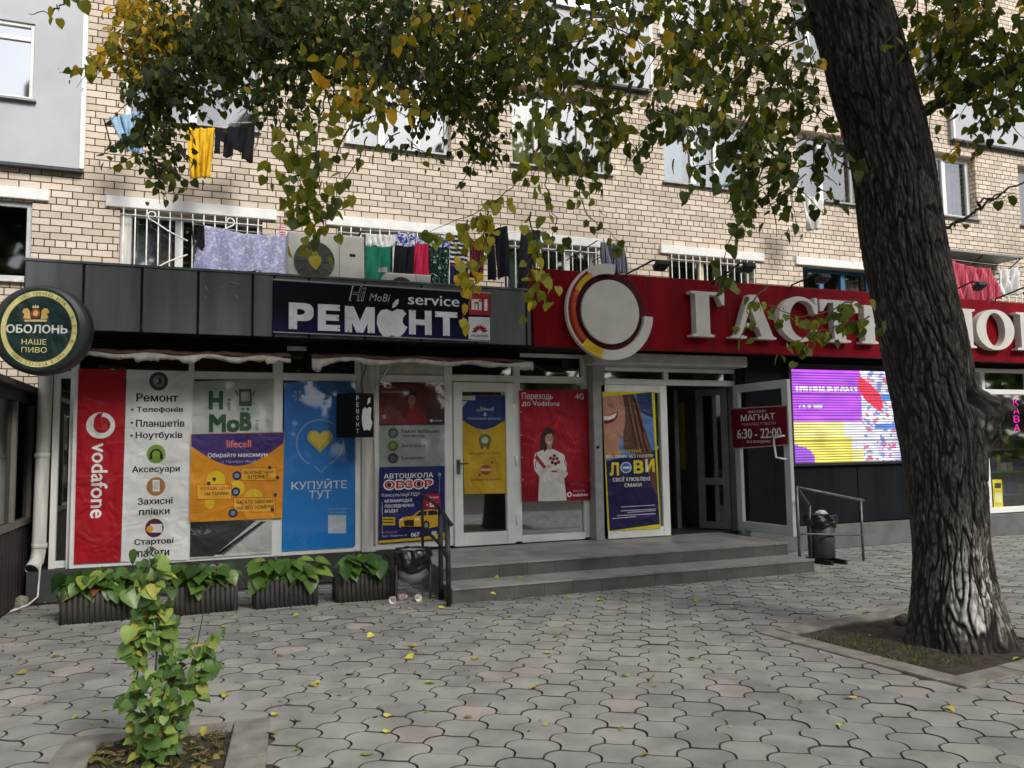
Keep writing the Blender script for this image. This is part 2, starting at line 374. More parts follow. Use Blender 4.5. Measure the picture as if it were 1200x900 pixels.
def pavement():
    p, s = 0.25, 0.2165; h = p/math.sqrt(3)
    d = Vector((math.sin(math.radians(31)), math.cos(math.radians(31)))); n = Vector((d.y, -d.x))
    A = [(-h/2, p/2), (h/2, p/2), (h, 0), (h/2, -p/2), (-h/2, -p/2), (-h, 0)]
    out = []
    for i in range(6):
        a, b = Vector(A[i]), Vector(A[(i+1) % 6]); k = 7 if i in (1, 2, 4, 5) else 3
        e = b-a; nn = Vector((-e.y, e.x)).normalized(); nn = nn if nn.y > 0 else -nn
        for j in range(k):
            t = j/k; q = a+e*t
            if i in (1, 2, 4, 5): q += nn*0.030*math.sin(math.pi*t)
            else: q += nn*-0.006*math.sin(math.pi*t)
            out.append(q)
    out = np.array([(q.x, q.y) for q in out]); m = len(out)
    V, F, T, M_ = [], [], [], []
    for ci in range(-60, 75):
        for ri in range(-20, 75):
            c = n*(ci*s)+d*(ri*p+(ci % 2)*p/2)
            if not (-6.2 < c.x < 15.5 and 1.6 < c.y < 9.42): continue
            if c.x > 2.4 and c.x < 6.7 and c.y > 7.8: continue
            if in_right(c) or in_left(c): continue
            if rng.random() < 0.02: z_drop = 0.004
            else: z_drop = 0.0
            tone = float(np.clip(rng.normal(0.42, 0.15) + 0.35*noise.noise((c.x*0.5, c.y*0.5, 3)), 0, 1))
            if rng.random() < 0.03: tone = 0.97
            z = rng.normal(0, 0.0015) + 0.007*noise.noise((c.x*0.35, c.y*0.35, 0)); tx, ty = rng.normal(0, 0.008, 2); z -= z_drop
            b = len(V)
            for sc_, dz in ((0.948, 0.0), (0.960, -0.004), (0.964, -0.03)):
                for x, y in out*sc_:
                    q = c+n*x+d*y; V.append((q.x, q.y, z+dz+tx*x+ty*y))
            F.append([b+m-1-i for i in range(m)]); T.append(tone); M_.append(0)
            for r in (0, 1):
                for i in range(m):
                    j = (i+1) % m; F.append((b+r*m+i, b+r*m+j, b+(r+1)*m+j, b+(r+1)*m+i)); T.append(tone*0.9); M_.append(1)
    mb = MB(); mb.m(PAVER); mb.m(gm); mb.v = V; mb.f = F; mb.mi = M_; mb.tone = T
    struct(mb.build('pavement', tones=True))
pavement()

def kerb(O, U, V, u0, u1, v0, v1, name='kerb'):
    mb = MB(); O3 = Vector((O.x, O.y, 0)); U3 = Vector((U.x, U.y, 0)); V3 = Vector((V.x, V.y, 0))
    c = O3+U3*(u0+u1)/2+V3*(v0+v1)/2+Vector((0, 0, -0.018+random.uniform(-0.004, 0.005)))
    mb.obox(c, U3*((u1-u0)/2-0.004), V3*((v1-v0)/2-0.004), (random.uniform(-0.001, 0.001), 0, 0.035), CONC)
    struct(bevel(mb.build(name), 0.008, 2))
k = 0.19
for a, b in ((0, 0.62), (0.62, 1.2), (1.2, PW)): kerb(PO, PU, PV, a, b, 0, k)
for a, b in ((k, 0.8), (0.8, 1.35), (1.35, PD)): kerb(PO, PU, PV, 0, k, a, b)
for a, b in ((k, 0.9), (0.9, PD)): kerb(PO, PU, PV, PW-k, PW, a, b)
kerb(PO, PU, PV, k, 0.9, PD-k, PD); kerb(PO, PU, PV, 0.9, PW-k, PD-k, PD)
for a, b in ((-0.6, 0), (-1.3, -0.6)): kerb(LO, LU, LV, -0.2, 0, a, b)
kerb(LO, LU, LV, -0.62, -0.2, -0.14, 0); kerb(LO, LU, LV, -LW, -0.62, -0.14, 0); kerb(LO, LU, LV, -LW, -LW+0.2, -1.3, -0.14)
soilm = paint('garden_soil', (62, 52, 42), 0.95, 0.4, 14, bump=1.0)
def soil(O, U, V, u0, u1, v0, v1, name):
    mb = MB(); n = 26; vs = []; fs = []
    for j in range(n+1):
        for i in range(n+1):
            q = O+U*(u0+(u1-u0)*i/n)+V*(v0+(v1-v0)*j/n); e = min(i, j, n-i, n-j)
            vs.append((q.x, q.y, 0.004+(0.02*noise.noise((q.x*5, q.y*5, 1))+0.012*noise.noise((q.x*17, q.y*17, 4)) if e > 0 else -0.006)))
    for j in range(n):
        for i in range(n): a = j*(n+1)+i; fs.append((a, a+1, a+n+2, a+n+1))
    mb.add(vs, fs, soilm, smooth=True); struct(mb.build(name))
soil(PO, PU, PV, k, PW-k, k, PD-k, 'soil'); soil(LO, LU, LV, -LW+0.2, -0.2, -1.3, -0.14, 'soil')

# ------------------------------------------------------------------ apartment building
bx, bz = (-9.0, 24.0), (0.0, 15.2)
BLD = thing('apartment_building', (6, YB, 0), 'five storey pale brick apartment block rising behind the shop fronts', 'building')
lowW = [(-1.2, 0.74), (1.86, 3.78), (4.62, 6.4), (7.84, 9.76), (10.9, 12.75), (14.2, 16.1), (17.4, 19.2)]
upW = [(-1.18, 0.66), (2.0, 3.72), (4.8, 6.7), (7.81, 9.84), (10.9, 12.45), (14.25, 15.8), (17.15, 18.8)]
Z1, T1, Z2, T2 = 3.55, 5.02, 6.38, 7.78
holes = [(a, b, Z1, T1) for a, b in lowW] + [(a, b, Z2, T2) for a, b in upW]
for fl in (1, 2): holes += [(a, b, Z2+2.83*fl, T2+2.83*fl) for a, b in upW]
holes += [(-4.3, -2.28, 3.9, 5.0)]
def holed_wall(mb, Y, x0, x1, z0, z1, hl, depth, mat):
    xs = sorted({x0, x1, *[h[0] for h in hl], *[h[1] for h in hl]}); zs = sorted({z0, z1, *[h[2] for h in hl], *[h[3] for h in hl]})
    for i in range(len(xs)-1):
        for j in range(len(zs)-1):
            cx, cz = (xs[i]+xs[i+1])/2, (zs[j]+zs[j+1])/2
            if any(h[0] < cx < h[1] and h[2] < cz < h[3] for h in hl): continue
            mb.add([(xs[i], Y, zs[j]), (xs[i+1], Y, zs[j]), (xs[i+1], Y, zs[j+1]), (xs[i], Y, zs[j+1])], [(0, 1, 2, 3)], mat)
    for a, b, c, d in hl:
        for q in ([(a, c), (b, c)], [(b, c), (b, d)], [(b, d), (a, d)], [(a, d), (a, c)]):
            (p0, r0), (p1, r1) = q
            mb.add([(p0, Y, r0), (p0, Y+depth, r0), (p1, Y+depth, r1), (p1, Y, r1)], [(0, 1, 2, 3)], mat)
mb = MB(); holed_wall(mb, YB, bx[0], bx[1], bz[0], bz[1], holes, 0.38, BRICK)
mb.add([(bx[0], YB, 0), (bx[0], YB+11, 0), (bx[0], YB+11, bz[1]), (bx[0], YB, bz[1])], [(0, 1, 2, 3)], BRICK)
mb.add([(bx[1], YB, 0), (bx[1], YB+11, 0), (bx[1], YB+11, bz[1]), (bx[1], YB, bz[1])], [(0, 1, 2, 3)], BRICK)
mb.add([(bx[0], YB+11, 0), (bx[1], YB+11, 0), (bx[1], YB+11, bz[1]), (bx[0], YB+11, bz[1])], [(0, 1, 2, 3)], BRICK)
mb.build('wall', BLD, recalc=False)
mb = MB(); mb.box(bx[0]-0.3, bx[1]+0.3, YB-0.4, YB+11.3, bz[1]+0.002, bz[1]+0.25, CONC); mb.build('roof', BLD)
mb = MB()
for z in (3.0, 5.75, 8.58, 11.4): mb.box(bx[0]+0.1, bx[1]-0.1, YB+0.42, YB+10.9, z-0.2, z, ROOM)
mb.box(bx[0]+0.1, bx[1]-0.1, YB+4.0, YB+4.1, 0, 15, ROOM); mb.build('floor_slab', BLD)

BLUEF = paint('blue_window_paint', (52, 112, 148), 0.5, 0.12, 5)
def cloth_curve(x0, x1, z0, z1, y, amp, n, mat, mb):
    k = 60; vs = []; fs = []
    for i in range(k+1):
        t = i/k; x = x0+(x1-x0)*t; yy = y+amp*math.sin(t*n*6.28+1.3*math.sin(t*9))
        vs += [(x, yy, z0), (x, yy-amp*0.2, z1)]
    for i in range(k): fs.append((2*i, 2*i+2, 2*i+3, 2*i+1))
    mb.add(vs, fs, mat, smooth=True)
def window(par, a, b, z0, z1, Y, mull, fm=WHITE, curtain=None, gl=GL_WIN, fw=0.07, sill=True, dep=0.16, transom=None, blind=False):
    e = 0.003; y0, y1 = Y+dep, Y+dep+0.07; a, b, z0, z1 = a+e, b-e, z0+e, z1-e
    f = MB(); f.box(a, a+fw, y0, y1, z0, z1, fm); f.box(b-fw, b, y0, y1, z0, z1, fm)
    f.box(a+fw, b-fw, y0, y1, z0, z0+fw, fm); f.box(a+fw, b-fw, y0, y1, z1-fw, z1, fm)
    for q in mull:
        x = a+(b-a)*q; f.box(x-0.055, x+0.055, y0-0.006, y1-0.006, z0+fw, z1-fw, fm)
    if transom: f.box(a+fw, b-fw, y0+0.004, y1-0.02, z0+(z1-z0)*transom-0.03, z0+(z1-z0)*transom+0.03, fm)
    fo = bevel(f.build('window', par), 0.005, 1)
    p = MB(); p.add([(a+fw, y0+0.035, z0+fw), (b-fw, y0+0.035, z0+fw), (b-fw, y0+0.035, z1-fw), (a+fw, y0+0.035, z1-fw)], [(0, 1, 2, 3)], gl)
    p.build('pane', fo, recalc=False)
    if curtain:
        q = MB()
        for c0, c1, cm in curtain: cloth_curve(a+fw+(b-a-2*fw)*c0, a+fw+(b-a-2*fw)*c1, z0+fw+0.01, z1-fw, y0+0.17, 0.03, 8*(c1-c0), cm, q)
        q.build('curtain', fo, recalc=False)
    if blind:
        q = MB(); q.add([(a+fw, y0+0.06, z0+fw), (b-fw, y0+0.06, z0+fw), (b-fw, y0+0.06, z1-fw), (a+fw, y0+0.06, z1-fw)], [(0, 1, 2, 3)], paint('grey_blind', (136, 142, 148), 0.8)); q.build('blind', fo, recalc=False)
    if sill:
        s_ = MB(); s_.box(a-0.05, b+0.05, Y-0.07, Y+dep-0.004, z0-0.035, z0-0.006, ZINC if sill == 1 else OLDWHITE); s_.build('sill', fo)
    return fo
CW = paint('white_curtain', (112, 115, 118), 0.9, 0.08); CY = paint('olive_curtain', (150, 148, 92), 0.9, 0.08); CT = paint('teal_curtain', (92, 130, 138), 0.9, 0.15, 12)
CG = paint('lace_curtain', (120, 120, 118), 0.9, 0.2, 14); CD = paint('grey_curtain', (120, 122, 126), 0.9, 0.15)
window(BLD, *upW[0], Z2, T2, YB, (0.5,), curtain=[(0, 0.45, CG), (0.72, 0.98, CG)])
window(BLD, *upW[1], Z2, T2, YB, (0.34, 0.68), curtain=[(0, 1, CW)])
window(BLD, *upW[2], Z2, T2, YB, (0.28, 0.72), curtain=[(0, 0.28, CY), (0.3, 0.5, CY)], fm=OLDWHITE)
window(BLD, *upW[3], Z2, T2, YB, (0.36, 0.62), curtain=[(0, 0.6, CT), (0.62, 0.9, CT)])
window(BLD, *upW[4], Z2, T2, YB, (0.45,), curtain=[(0, 0.4, CW)])
window(BLD, *upW[5], Z2, T2, YB, (0.5,), curtain=[(0.5, 1, CD)], fw=0.1)
window(BLD, *upW[6], Z2, T2, YB, (0.5,), curtain=[(0, 0.5, CG)])
for fl in (1, 2):
    for i, (a, b) in enumerate(upW):
        window(BLD, a, b, Z2+2.83*fl, T2+2.83*fl, YB, (0.5,) if i % 2 else (0.34, 0.68), curtain=[(0, 0.5+0.07*(i % 5), (CW, CG, CD, CT, CY)[(i+fl) % 5])])
window(BLD, *lowW[0], Z1, T1, YB, (0.4,), curtain=[(0, 0.35, CG), (0.5, 0.72, CD)])
window(BLD, *lowW[1], Z1, T1, YB, (0.5,), curtain=[(0.1, 1, CW)])
window(BLD, *lowW[2], Z1, T1, YB, (0.4, 0.7), curtain=[(0, 0.3, CW)])
window(BLD, *lowW[3], Z1, T1, YB, (0.42,), fm=paint('cream_frame', (218, 210, 176), 0.5, 0.1, 4))
window(BLD, *lowW[4], Z1, T1, YB, (0.32, 0.62), fm=BLUEF, curtain=[(0.62, 0.95, CG)])
window(BLD, *lowW[5], Z1, T1, YB, (0.5,)); window(BLD, *lowW[6], Z1, T1, YB, (0.5,))
window(BLD, -4.3, -2.28, 3.9, 5.0, YB, (0.5,), fm=paint('pale_grey_frame', (196, 198, 200), 0.5), gl=GL_DARK, sill=2, dep=0.05)
for a, b in lowW[:5] + [(-4.3, -2.28)]:
    mb = MB(); mb.box(a-0.18, b+0.2, YB-0.05, YB+0.1, T1+0.002, T1+0.165, LINW); bevel(mb.build('lintel', BLD), 0.012, 2)
BAR = paint('white_grille_paint', (236, 235, 230), 0.6, 0.12, 10)
for n_, (a, b) in enumerate(lowW[:4]):
    mb = MB(); y = YB-0.03
    x = a+0.05; i = 0
    while x < b:
        mb.tube([(x, y, Z1+0.02), (x, y, T1-0.004)], 0.009, BAR, 6); x += 0.152; i += 1
    for z in (Z1+0.1, Z1+0.62, T1-0.1): mb.tube([(a, y-0.014, z), (b, y-0.014, z)], 0.009, BAR, 6)
    if n_ == 0:
        c = Vector((a+0.95, y-0.02, Z1+0.95))
        for sx in (-1, 1):
            for sz in (-1, 1):
                pts = [c+Vector((sx*0.05, 0, sz*0.1)), c+Vector((sx*0.3, 0, sz*0.22)), c+Vector((sx*0.52, 0, sz*0.36))]
                ce = c+Vector((sx*0.52, 0, sz*0.44))
                pts += [ce+0.08*(1-0.07*j)*Vector((sx*math.sin(j*0.6), 0, -sz*math.cos(j*0.6))) for j in range(1, 11)]
                mb.tube(pts, 0.011, BAR, 6)
    mb.build('window_grille', BLD)
mb = MB(); mb.box(-1.205+0.008, -1.05, YB+0.09, YB+0.155, Z1+0.01, T1-0.02, OLDWHITE); mb.build('side_board', BLD)
# balconies
def balcony(x0, x1, z0, win, par):
    h = 2.55; y0 = 12.18
    mb = MB(); hl = [win] if win else []
    holed_wall(mb, y0, x0, x1, z0+0.12, z0+h, hl, 0.08, CLAD)
    for x in (x0, x1): mb.add([(x, y0, z0+0.12), (x, YB, z0+0.12), (x, YB, z0+h), (x, y0, z0+h)], [(0, 1, 2, 3)], CLAD)
    mb.add([(x0, y0, z0+h), (x1, y0, z0+h), (x1, YB, z0+h), (x0, YB, z0+h)], [(0, 1, 2, 3)], ZINC)
    mb.box(x0, x1, y0+0.004, YB-0.002, z0+0.08, z0+0.118, paint('bottom_rail', (70, 70, 72), 0.6))
    for x in (x0, x1): mb.box(x-0.03, x+0.03, y0-0.012, y0+0.05, z0+0.12, z0+h, WHITE)
    o = mb.build('wall_cladding', par, recalc=False)
    if win: window(o, win[0], win[1], win[2], win[3], y0, (), dep=0.025, fw=0.05, gl=GL_BAL, transom=0.8, blind=True)
    return o
YC = 12.18
balcony(-5.2, at(98, 120, Y=YC).x, at(95, 201, Y=YC).z-0.08, (-4.6, at(40, 70, Y=YC).x, at(40, 118, Y=YC).z, at(40, 28, Y=YC).z), BLD)
balcony(5.3, at(763, 60, Y=YC).x, at(740, 103, Y=YC).z-0.08, (5.6, 7.2, 9.3, 10.2), BLD)
balcony(at(1118, 150, Y=YC).x, 19.5, at(1160, 171, Y=YC).z-0.08, (15.6, 18.4, 9.2, 10.3), BLD)
# little metal canopy and grille at the far right lower window
mb = MB(); a = at(1105, 290, Y=11.7); b = at(1200, 299, Y=11.7)
mb.box(a.x, b.x, 11.7, YB-0.002, a.z-0.05, a.z-0.01, ZINC)
for x in (a.x+0.05, (a.x+b.x)/2, b.x-0.05): mb.tube([(x, 11.75, a.z-0.06), (x, YB, a.z-0.4)], 0.015, IRON, 6)
mb.build('canopy', BLD)
mb = MB()
for i in range(14):
    x = 14.2+i*0.2; mb.tube([(x, 11.85, 3.4), (x, 11.85, 4.85)], 0.009, BAR, 6)
for z in (3.6, 4.3, 4.8): mb.tube([(14.1, 11.85, z), (17.0, 11.85, z)], 0.011, BAR, 6)
mb.build('window_grille', BLD)

# ------------------------------------------------------------------ phone repair shop
SHOP = thing('repair_shop', (1.2, YG, 0), 'white framed phone repair shop front under the grey fascia', 'shop')
XL, XM = -1.30, 4.80     # left end of glazing, seam to the grocery
mb = MB(); mb.box(-1.72, 2.26, YG-0.02, YG+0.2, 0, 0.325, paint('plinth_paint', (58, 58, 58), 0.7, 0.2, 4, bump=0.4))
mb.build('plinth', SHOP)
def vx(px, py=540, Y=YG): return at(px, py, Y=Y).x
def vz(py, px, Y=YG): return at(px, py, Y=Y).z
f = MB(); yA, yB = YG, YG+0.09
ZB, ZT, ZR = 0.33, 2.36, 2.72
def post(pa, pb, mat=WHITE, z0=ZB, z1=ZR, dy=0.0): f.box(vx(pa), vx(pb), yA-dy, yB, z0, z1, mat)
xs_post = [(84, 90), (219, 226), (319, 331), (416, 423), (440, 445), (521, 531), (603, 611), (684, 690)]
for a, b in xs_post: post(a, b)
rails = [(90, 219), (226, 319), (331, 416), (445, 521)]
for a, b in rails:
    f.box(vx(a), vx(b), yA+0.004, yB-0.004, ZB, ZB+0.075, WHITE)
    f.box(vx(a), vx(b), yA+0.004, yB-0.004, ZT, ZT+0.09, WHITE)
for a, b in ((531, 603), (611, 684)):
    f.box(vx(a), vx(b), yA+0.004, yB-0.004, ZT+0.02, ZT+0.11, WHITE)
f.box(vx(611), vx(684), yA+0.004, yB-0.004, 0.31, 0.40, WHITE)
f.box(vx(84), vx(690), yA+0.004, yB-0.004, ZR, ZR+0.05, WHITE)
bevel(f.build('window_frame', SHOP), 0.006, 2)
f = MB(); f.box(vx(423), vx(440), YG-0.05, YG+0.12, ZB-0.01, ZR-0.02, OLDWHITE); bevel(f.build('pillar', SHOP), 0.01, 2)
f = MB(); f.box(vx(690)+0.002, vx(703)+0.02, YE-0.02, YG+0.1, 0.30, ZR+0.1, paint('grey_jamb', (150, 152, 150), 0.5)); bevel(f.build('pillar', SHOP), 0.01, 2)
def pane(par, a, b, z0, z1, Y, mat=GL_SHOP):
    p = MB(); p.add([(a, Y, z0), (b, Y, z0), (b, Y, z1), (a, Y, z1)], [(0, 1, 2, 3)], mat); return p.build('pane', par, recalc=False)
GL_CLR = glass('clear_glass', (0.96, 0.97, 0.97), 0.02)
for q_, (a, b) in enumerate(rails): pane(SHOP, vx(a), vx(b), ZB+0.075, ZT, YG+0.045 if q_ == 0 else YG-0.022, GL_SHOP if q_ == 0 else GL_CLR); pane(SHOP, vx(a), vx(b), ZT+0.09, ZR, YG+0.045, GL_DARK)
pane(SHOP, vx(531), vx(603), ZT+0.11, ZR, YG+0.045, GL_DARK); pane(SHOP, vx(611), vx(684), ZT+0.11, ZR, YG+0.045, GL_DARK)
pane(SHOP, vx(611), vx(684), 0.40, ZT+0.02, YG+0.045)
mb = MB(); mb.box(vx(445), vx(521), YG+0.03, YG+0.04, ZT+0.09, ZR, paint('transom_board', (196, 192, 178), 0.6, 0.1)); mb.build('transom_panel', SHOP)
# narrow left return pane
f = MB(); xa, xb = at(60, 550, Y=9.75).x, at(86, 550, Y=9.75).x
f.box(xa, xa+0.06, 9.75, 9.83, 0.3, 2.72, WHITE); f.box(xb-0.04, xb+0.03, 9.69, 9.83, 0.3, 2.72, WHITE); f.box(xa+0.06, xb-0.04, 9.754, 9.82, 0.33, 0.4, WHITE); f.box(xa+0.06, xb-0.04, 9.754, 9.82, 2.36, 2.44, WHITE)
f.build('window_frame', SHOP); pane(SHOP, xa+0.06, xb-0.04, 0.4, 2.36, 9.79, GL_SHOP)
# door
dx0, dx1 = vx(531.5), vx(602.5)
d = MB(); zb, zt = 0.315, ZT+0.012
dw = 0.115
d.box(dx0, dx0+dw, YG-0.03, YG+0.05, zb, zt, WHITE); d.box(dx1-dw, dx1, YG-0.03, YG+0.05, zb, zt, WHITE)
d.box(dx0+dw, dx1-dw, YG-0.027, YG+0.047, zb, zb+0.16, WHITE); d.box(dx0+dw, dx1-dw, YG-0.027, YG+0.047, zt-0.12, zt, WHITE)
DOOR = bevel(d.build('door', SHOP), 0.008, 2); pane(DOOR, dx0+dw, dx1-dw, zb+0.16, zt-0.12, YG+0.01)
h = MB(); hz = vz(546, 540)
h.box(dx0+0.03, dx0+0.075, YG-0.045, YG-0.031, hz-0.1, hz+0.08, STEEL); h.tube([(dx0+0.05, YG-0.04, hz+0.03), (dx0+0.05, YG-0.085, hz+0.03), (dx0+0.17, YG-0.085, hz+0.03)], 0.01, STEEL)
h.build('handle', DOOR)
for zz in (0.55, 1.3, 2.1):
    h = MB(); h.tube([(dx1+0.01, YG-0.04, zz), (dx1+0.01, YG-0.04, zz+0.12)], 0.013, WHITE); h.build('hinge', DOOR)
# interior, roof
mb = MB(); mb.box(-1.72, XM-0.05, YG+0.2, YB-0.02, 0.2, 0.3, ROOM); mb.build('floor', SHOP)
mb = MB(); mb.box(-1.72, -1.66, YG+0.25, YB-0.02, 0.3, 2.9, ROOM); mb.box(XM-0.05, XM+0.02, YE+0.4, YB-0.02, 0.3, 2.9, ROOM); mb.box(-1.66, XM-0.05, YB-0.12, YB-0.03, 0.3, 2.9, ROOM); mb.build('inner_wall', SHOP)
mb = MB(); mb.box(0.2, 3.0, 11.0, 11.5, 0.302, 1.3, paint('counter', (150, 140, 120), 0.6)); mb.box(0.2, 3.0, 11.9, 12.1, 0.302, 2.3, paint('rear_shelf', (120, 116, 110), 0.7)); mb.build('counter', SHOP)
ROOFM = paint('roof_felt', (70, 70, 70), 0.95, 0.2, 5)
mb = MB(); mb.box(-1.72, XM, YF+0.1, YB-0.004, 2.92, 3.3, ROOFM); mb.build('roof', SHOP)
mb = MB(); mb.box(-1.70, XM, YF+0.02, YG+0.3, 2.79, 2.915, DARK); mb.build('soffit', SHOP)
# fascia panels
gx = [at(27, 345, Y=YF).x, vx(97.5, 345, YF), vx(166, 350, YF), vx(232, 355, YF), vx(296, 355, YF), vx(321, 355, YF), vx(362, 358, YF), vx(428, 360, YF), vx(494, 365, YF), vx(558, 370, YF), vx(617, 372, YF), vx(623.5, 372, YF)]
for i in range(len(gx)-1):
    mb = MB(); mb.box(gx[i]+0.012, gx[i+1]-0.012, YF+random.uniform(0, 0.004), YF+0.03, 2.775, 3.445+random.uniform(-0.004, 0.004), GREYP); bevel(mb.build('fascia_panel', SHOP), 0.006, 2)
mb = MB(); mb.box(gx[0], gx[-1], YF+0.032, YF+0.09, 2.785, 3.44, DARK); mb.box(gx[0], gx[-1], YF-0.005, YF+0.1, 3.45, 3.475, GREYP); mb.build('fascia_backing', SHOP)
mb = MB()
for (xa, za, xb, zb_) in ((240, 335, 245, 343), (256, 338, 262, 336), (276, 345, 279, 352), (240, 347, 243, 351), (268, 330, 280, 333)):
    p, q = at(xa, za, Y=YF-0.003), at(xb, zb_, Y=YF-0.003); mb.tube([p, q], 0.004, paint('scratch', (150, 150, 148), 0.6), 5)
mb.build('scuff_mark', SHOP)
# conduit
mb = MB(); cxx = vx(437.5)
mb.tube([(cxx, YG-0.07, 0.4), (cxx, YG-0.07, 2.1), (cxx+0.02, YG-0.07, 2.3), (cxx+0.22, YG-0.1, 2.62), (cxx+0.3, YG-0.1, 2.78)], 0.011, OLDWHITE, 7)
mb.tube([(cxx-0.12, YG-0.07, 2.1), (cxx-0.16, YG-0.075, 2.35), (cxx-0.08, YG-0.07, 2.6), (cxx, YG-0.07, 2.75)], 0.006, IRON, 6); mb.build('conduit', SHOP)

# ------------------------------------------------------------------ grocery
GRO = thing('grocery_store', (8.0, YW, 0), 'grocery shop with a red fascia, dark panel wall and an open glass entrance', 'shop')
rx0 = gx[-1]+0.01; rx1 = 15.0
mb = MB(); mb.box(rx0, rx1, YF-0.02, YF+0.09, 2.765, 3.735, REDP)
bevel(mb.build('fascia', GRO), 0.006, 2)
for x in (5.3, 6.6, 7.9, 9.2, 10.5, 11.8, 13.1):
    mb = MB(); mb.box(x-0.003, x+0.003, YF-0.0225, YF-0.0205, 2.767, 3.733, paint('red_seam', (80, 10, 18), 0.5)); mb.build('joint', GRO)
mb = MB(); mb.box(XM+0.002, rx1, YF+0.1, YB-0.004, 2.92, 3.35, ROOFM); mb.build('roof', GRO)
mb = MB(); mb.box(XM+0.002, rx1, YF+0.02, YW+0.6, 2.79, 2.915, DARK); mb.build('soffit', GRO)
# dark wall with the led screen, panels and plinth
wx0, wx1 = at(876, 540, Y=YW).x, at(1128, 540, Y=YW).x
edges = [wx0, at(930, 540, Y=YW).x-0.06, at(1005, 560, Y=YW).x, at(1070, 560, Y=YW).x, wx1]
for a, b in zip(edges[:-1], edges[1:]):
    mb = MB(); mb.box(a+0.006, b-0.006, YW+random.uniform(0, 0.003), YW+0.04, 0.36, 2.785, GREYW); bevel(mb.build('wall_panel', GRO), 0.005, 2)
mb = MB(); mb.box(wx0, wx1, YW+0.042, YW+0.2, 0.02, 2.785, DARK); mb.build('wall_core', GRO)
mb = MB(); mb.box(6.9, rx1, YW-0.05, YW+0.038, 0.0, 0.345, paint('plinth_render', (96, 98, 98), 0.85, 0.15, 4, bump=0.4)); bevel(mb.build('plinth', GRO), 0.01, 2)
# shutter box
a = at(694, 424, Y=9.2); b = at(872, 424, Y=9.2)
mb = MB(); mb.box(a.x, b.x, 9.12, YE, 2.60, 2.755, paint('shutter_box', (190, 190, 186), 0.5, 0.08)); bevel(mb.build('shutter_box', GRO), 0.02, 2)
# entrance frame
f = MB(); ex = lambda p, q=540: at(p, q, Y=YE).x
ea, eb, ec, ed = ex(697), ex(783), ex(866), ex(876)
f.box(ea, ea+0.1, YE, YE+0.1, 0.3, 2.6, WHITE); f.box(ec, ed, YE, YE+0.1, 0.3, 2.6, WHITE)
f.box(ea+0.1, ec, YE+0.003, YE+0.09, 2.545, 2.6, WHITE); f.box(ea+0.1, ec, YE+0.003, YE+0.09, 2.36, 2.44, WHITE)
f.box(eb-0.02, eb+0.05, YE+0.006, YE+0.086, 2.44, 2.545, WHITE)
bevel(f.build('entrance_frame', GRO), 0.006, 2)
pane(GRO, ea+0.1, ec, 2.44, 2.545, YE+0.05, GL_DARK)
# fixed door leaf carrying the yellow-blue poster
d = MB(); l0, l1 = ea+0.102, eb; y0, y1 = YE-0.02, YE+0.05; zb, zt = 0.31, 2.355
d.box(l0, l0+0.09, y0, y1, zb, zt, WHITE); d.box(l1-0.11, l1, y0, y1, zb, zt, WHITE); d.box(l0+0.09, l1-0.11, y0+0.003, y1-0.003, zb, zb+0.13, WHITE); d.box(l0+0.09, l1-0.11, y0+0.003, y1-0.003, zt-0.1, zt, WHITE)
LEAFD = bevel(d.build('door', GRO), 0.008, 2); pane(LEAFD, l0+0.09, l1-0.11, zb+0.13, zt-0.1, YE+0.02)
h = MB(); p = at(700.5, 524, Y=YE-0.03); h.lathe(p, [(0.0, 0.02), (0.018, 0.018), (0.02, 0)], IRON, 12, axis=(0, -1, 0)); h.build('handle', LEAFD)
# open leaf
hin = Vector((ec-0.06, YE-0.03, 0)); fre = at(932, 629, Z=0.33); fre.z = 0
DU = (fre-hin).normalized(); DL = (fre-hin).length; DN = DU.cross(Vector((0, 0, 1)))
def leaf_box(mb, u0, u1, z0, z1, n0, n1, mat):
    c = hin+DU*(u0+u1)/2+DN*(n0+n1)/2+Vector((0, 0, (z0+z1)/2)); mb.obox(c, DU*(u1-u0)/2, DN*(n1-n0)/2, (0, 0, (z1-z0)/2), mat)
d = MB(); zb, zt = 0.33, 2.37
ALU = paint('grey_white_pvc', (190, 192, 190), 0.42, 0.06, 3)
leaf_box(d, 0, 0.11, zb, zt, -0.03, 0.03, ALU); leaf_box(d, DL-0.11, DL, zb, zt, -0.03, 0.03, ALU); leaf_box(d, 0.11, DL-0.11, zb, zb+0.13, -0.027, 0.027, ALU); leaf_box(d, 0.11, DL-0.11, zt-0.11, zt, -0.027, 0.027, ALU)
OPEN = bevel(d.build('door', GRO), 0.008, 2)
p_ = MB(); q = [hin+DU*u+Vector((0, 0, z)) for u, z in ((0.11, zb+0.13), (DL-0.11, zb+0.13), (DL-0.11, zt-0.11), (0.11, zt-0.11))]
p_.add(q, [(0, 1, 2, 3)], glass('door_glass', (0.66, 0.7, 0.72), 0.12)); p_.build('pane', OPEN, recalc=False)
h = MB()
def dpt(u, n, z): return hin+DU*u+DN*n+Vector((0, 0, z))
hz0 = 1.33
h.tube([dpt(DL-0.06, 0.03, hz0+0.3), dpt(DL-0.06, 0.075, hz0+0.3), dpt(DL-0.2, 0.095, hz0+0.28), dpt(DL-0.21, 0.095, hz0+0.22), dpt(DL-0.18, 0.095, hz0+0.02), dpt(DL-0.06, 0.075, hz0), dpt(DL-0.06, 0.03, hz0)], 0.014, WHITE); h.build('handle', OPEN)
INF = paint('dull_pvc', (104, 106, 104), 0.5)
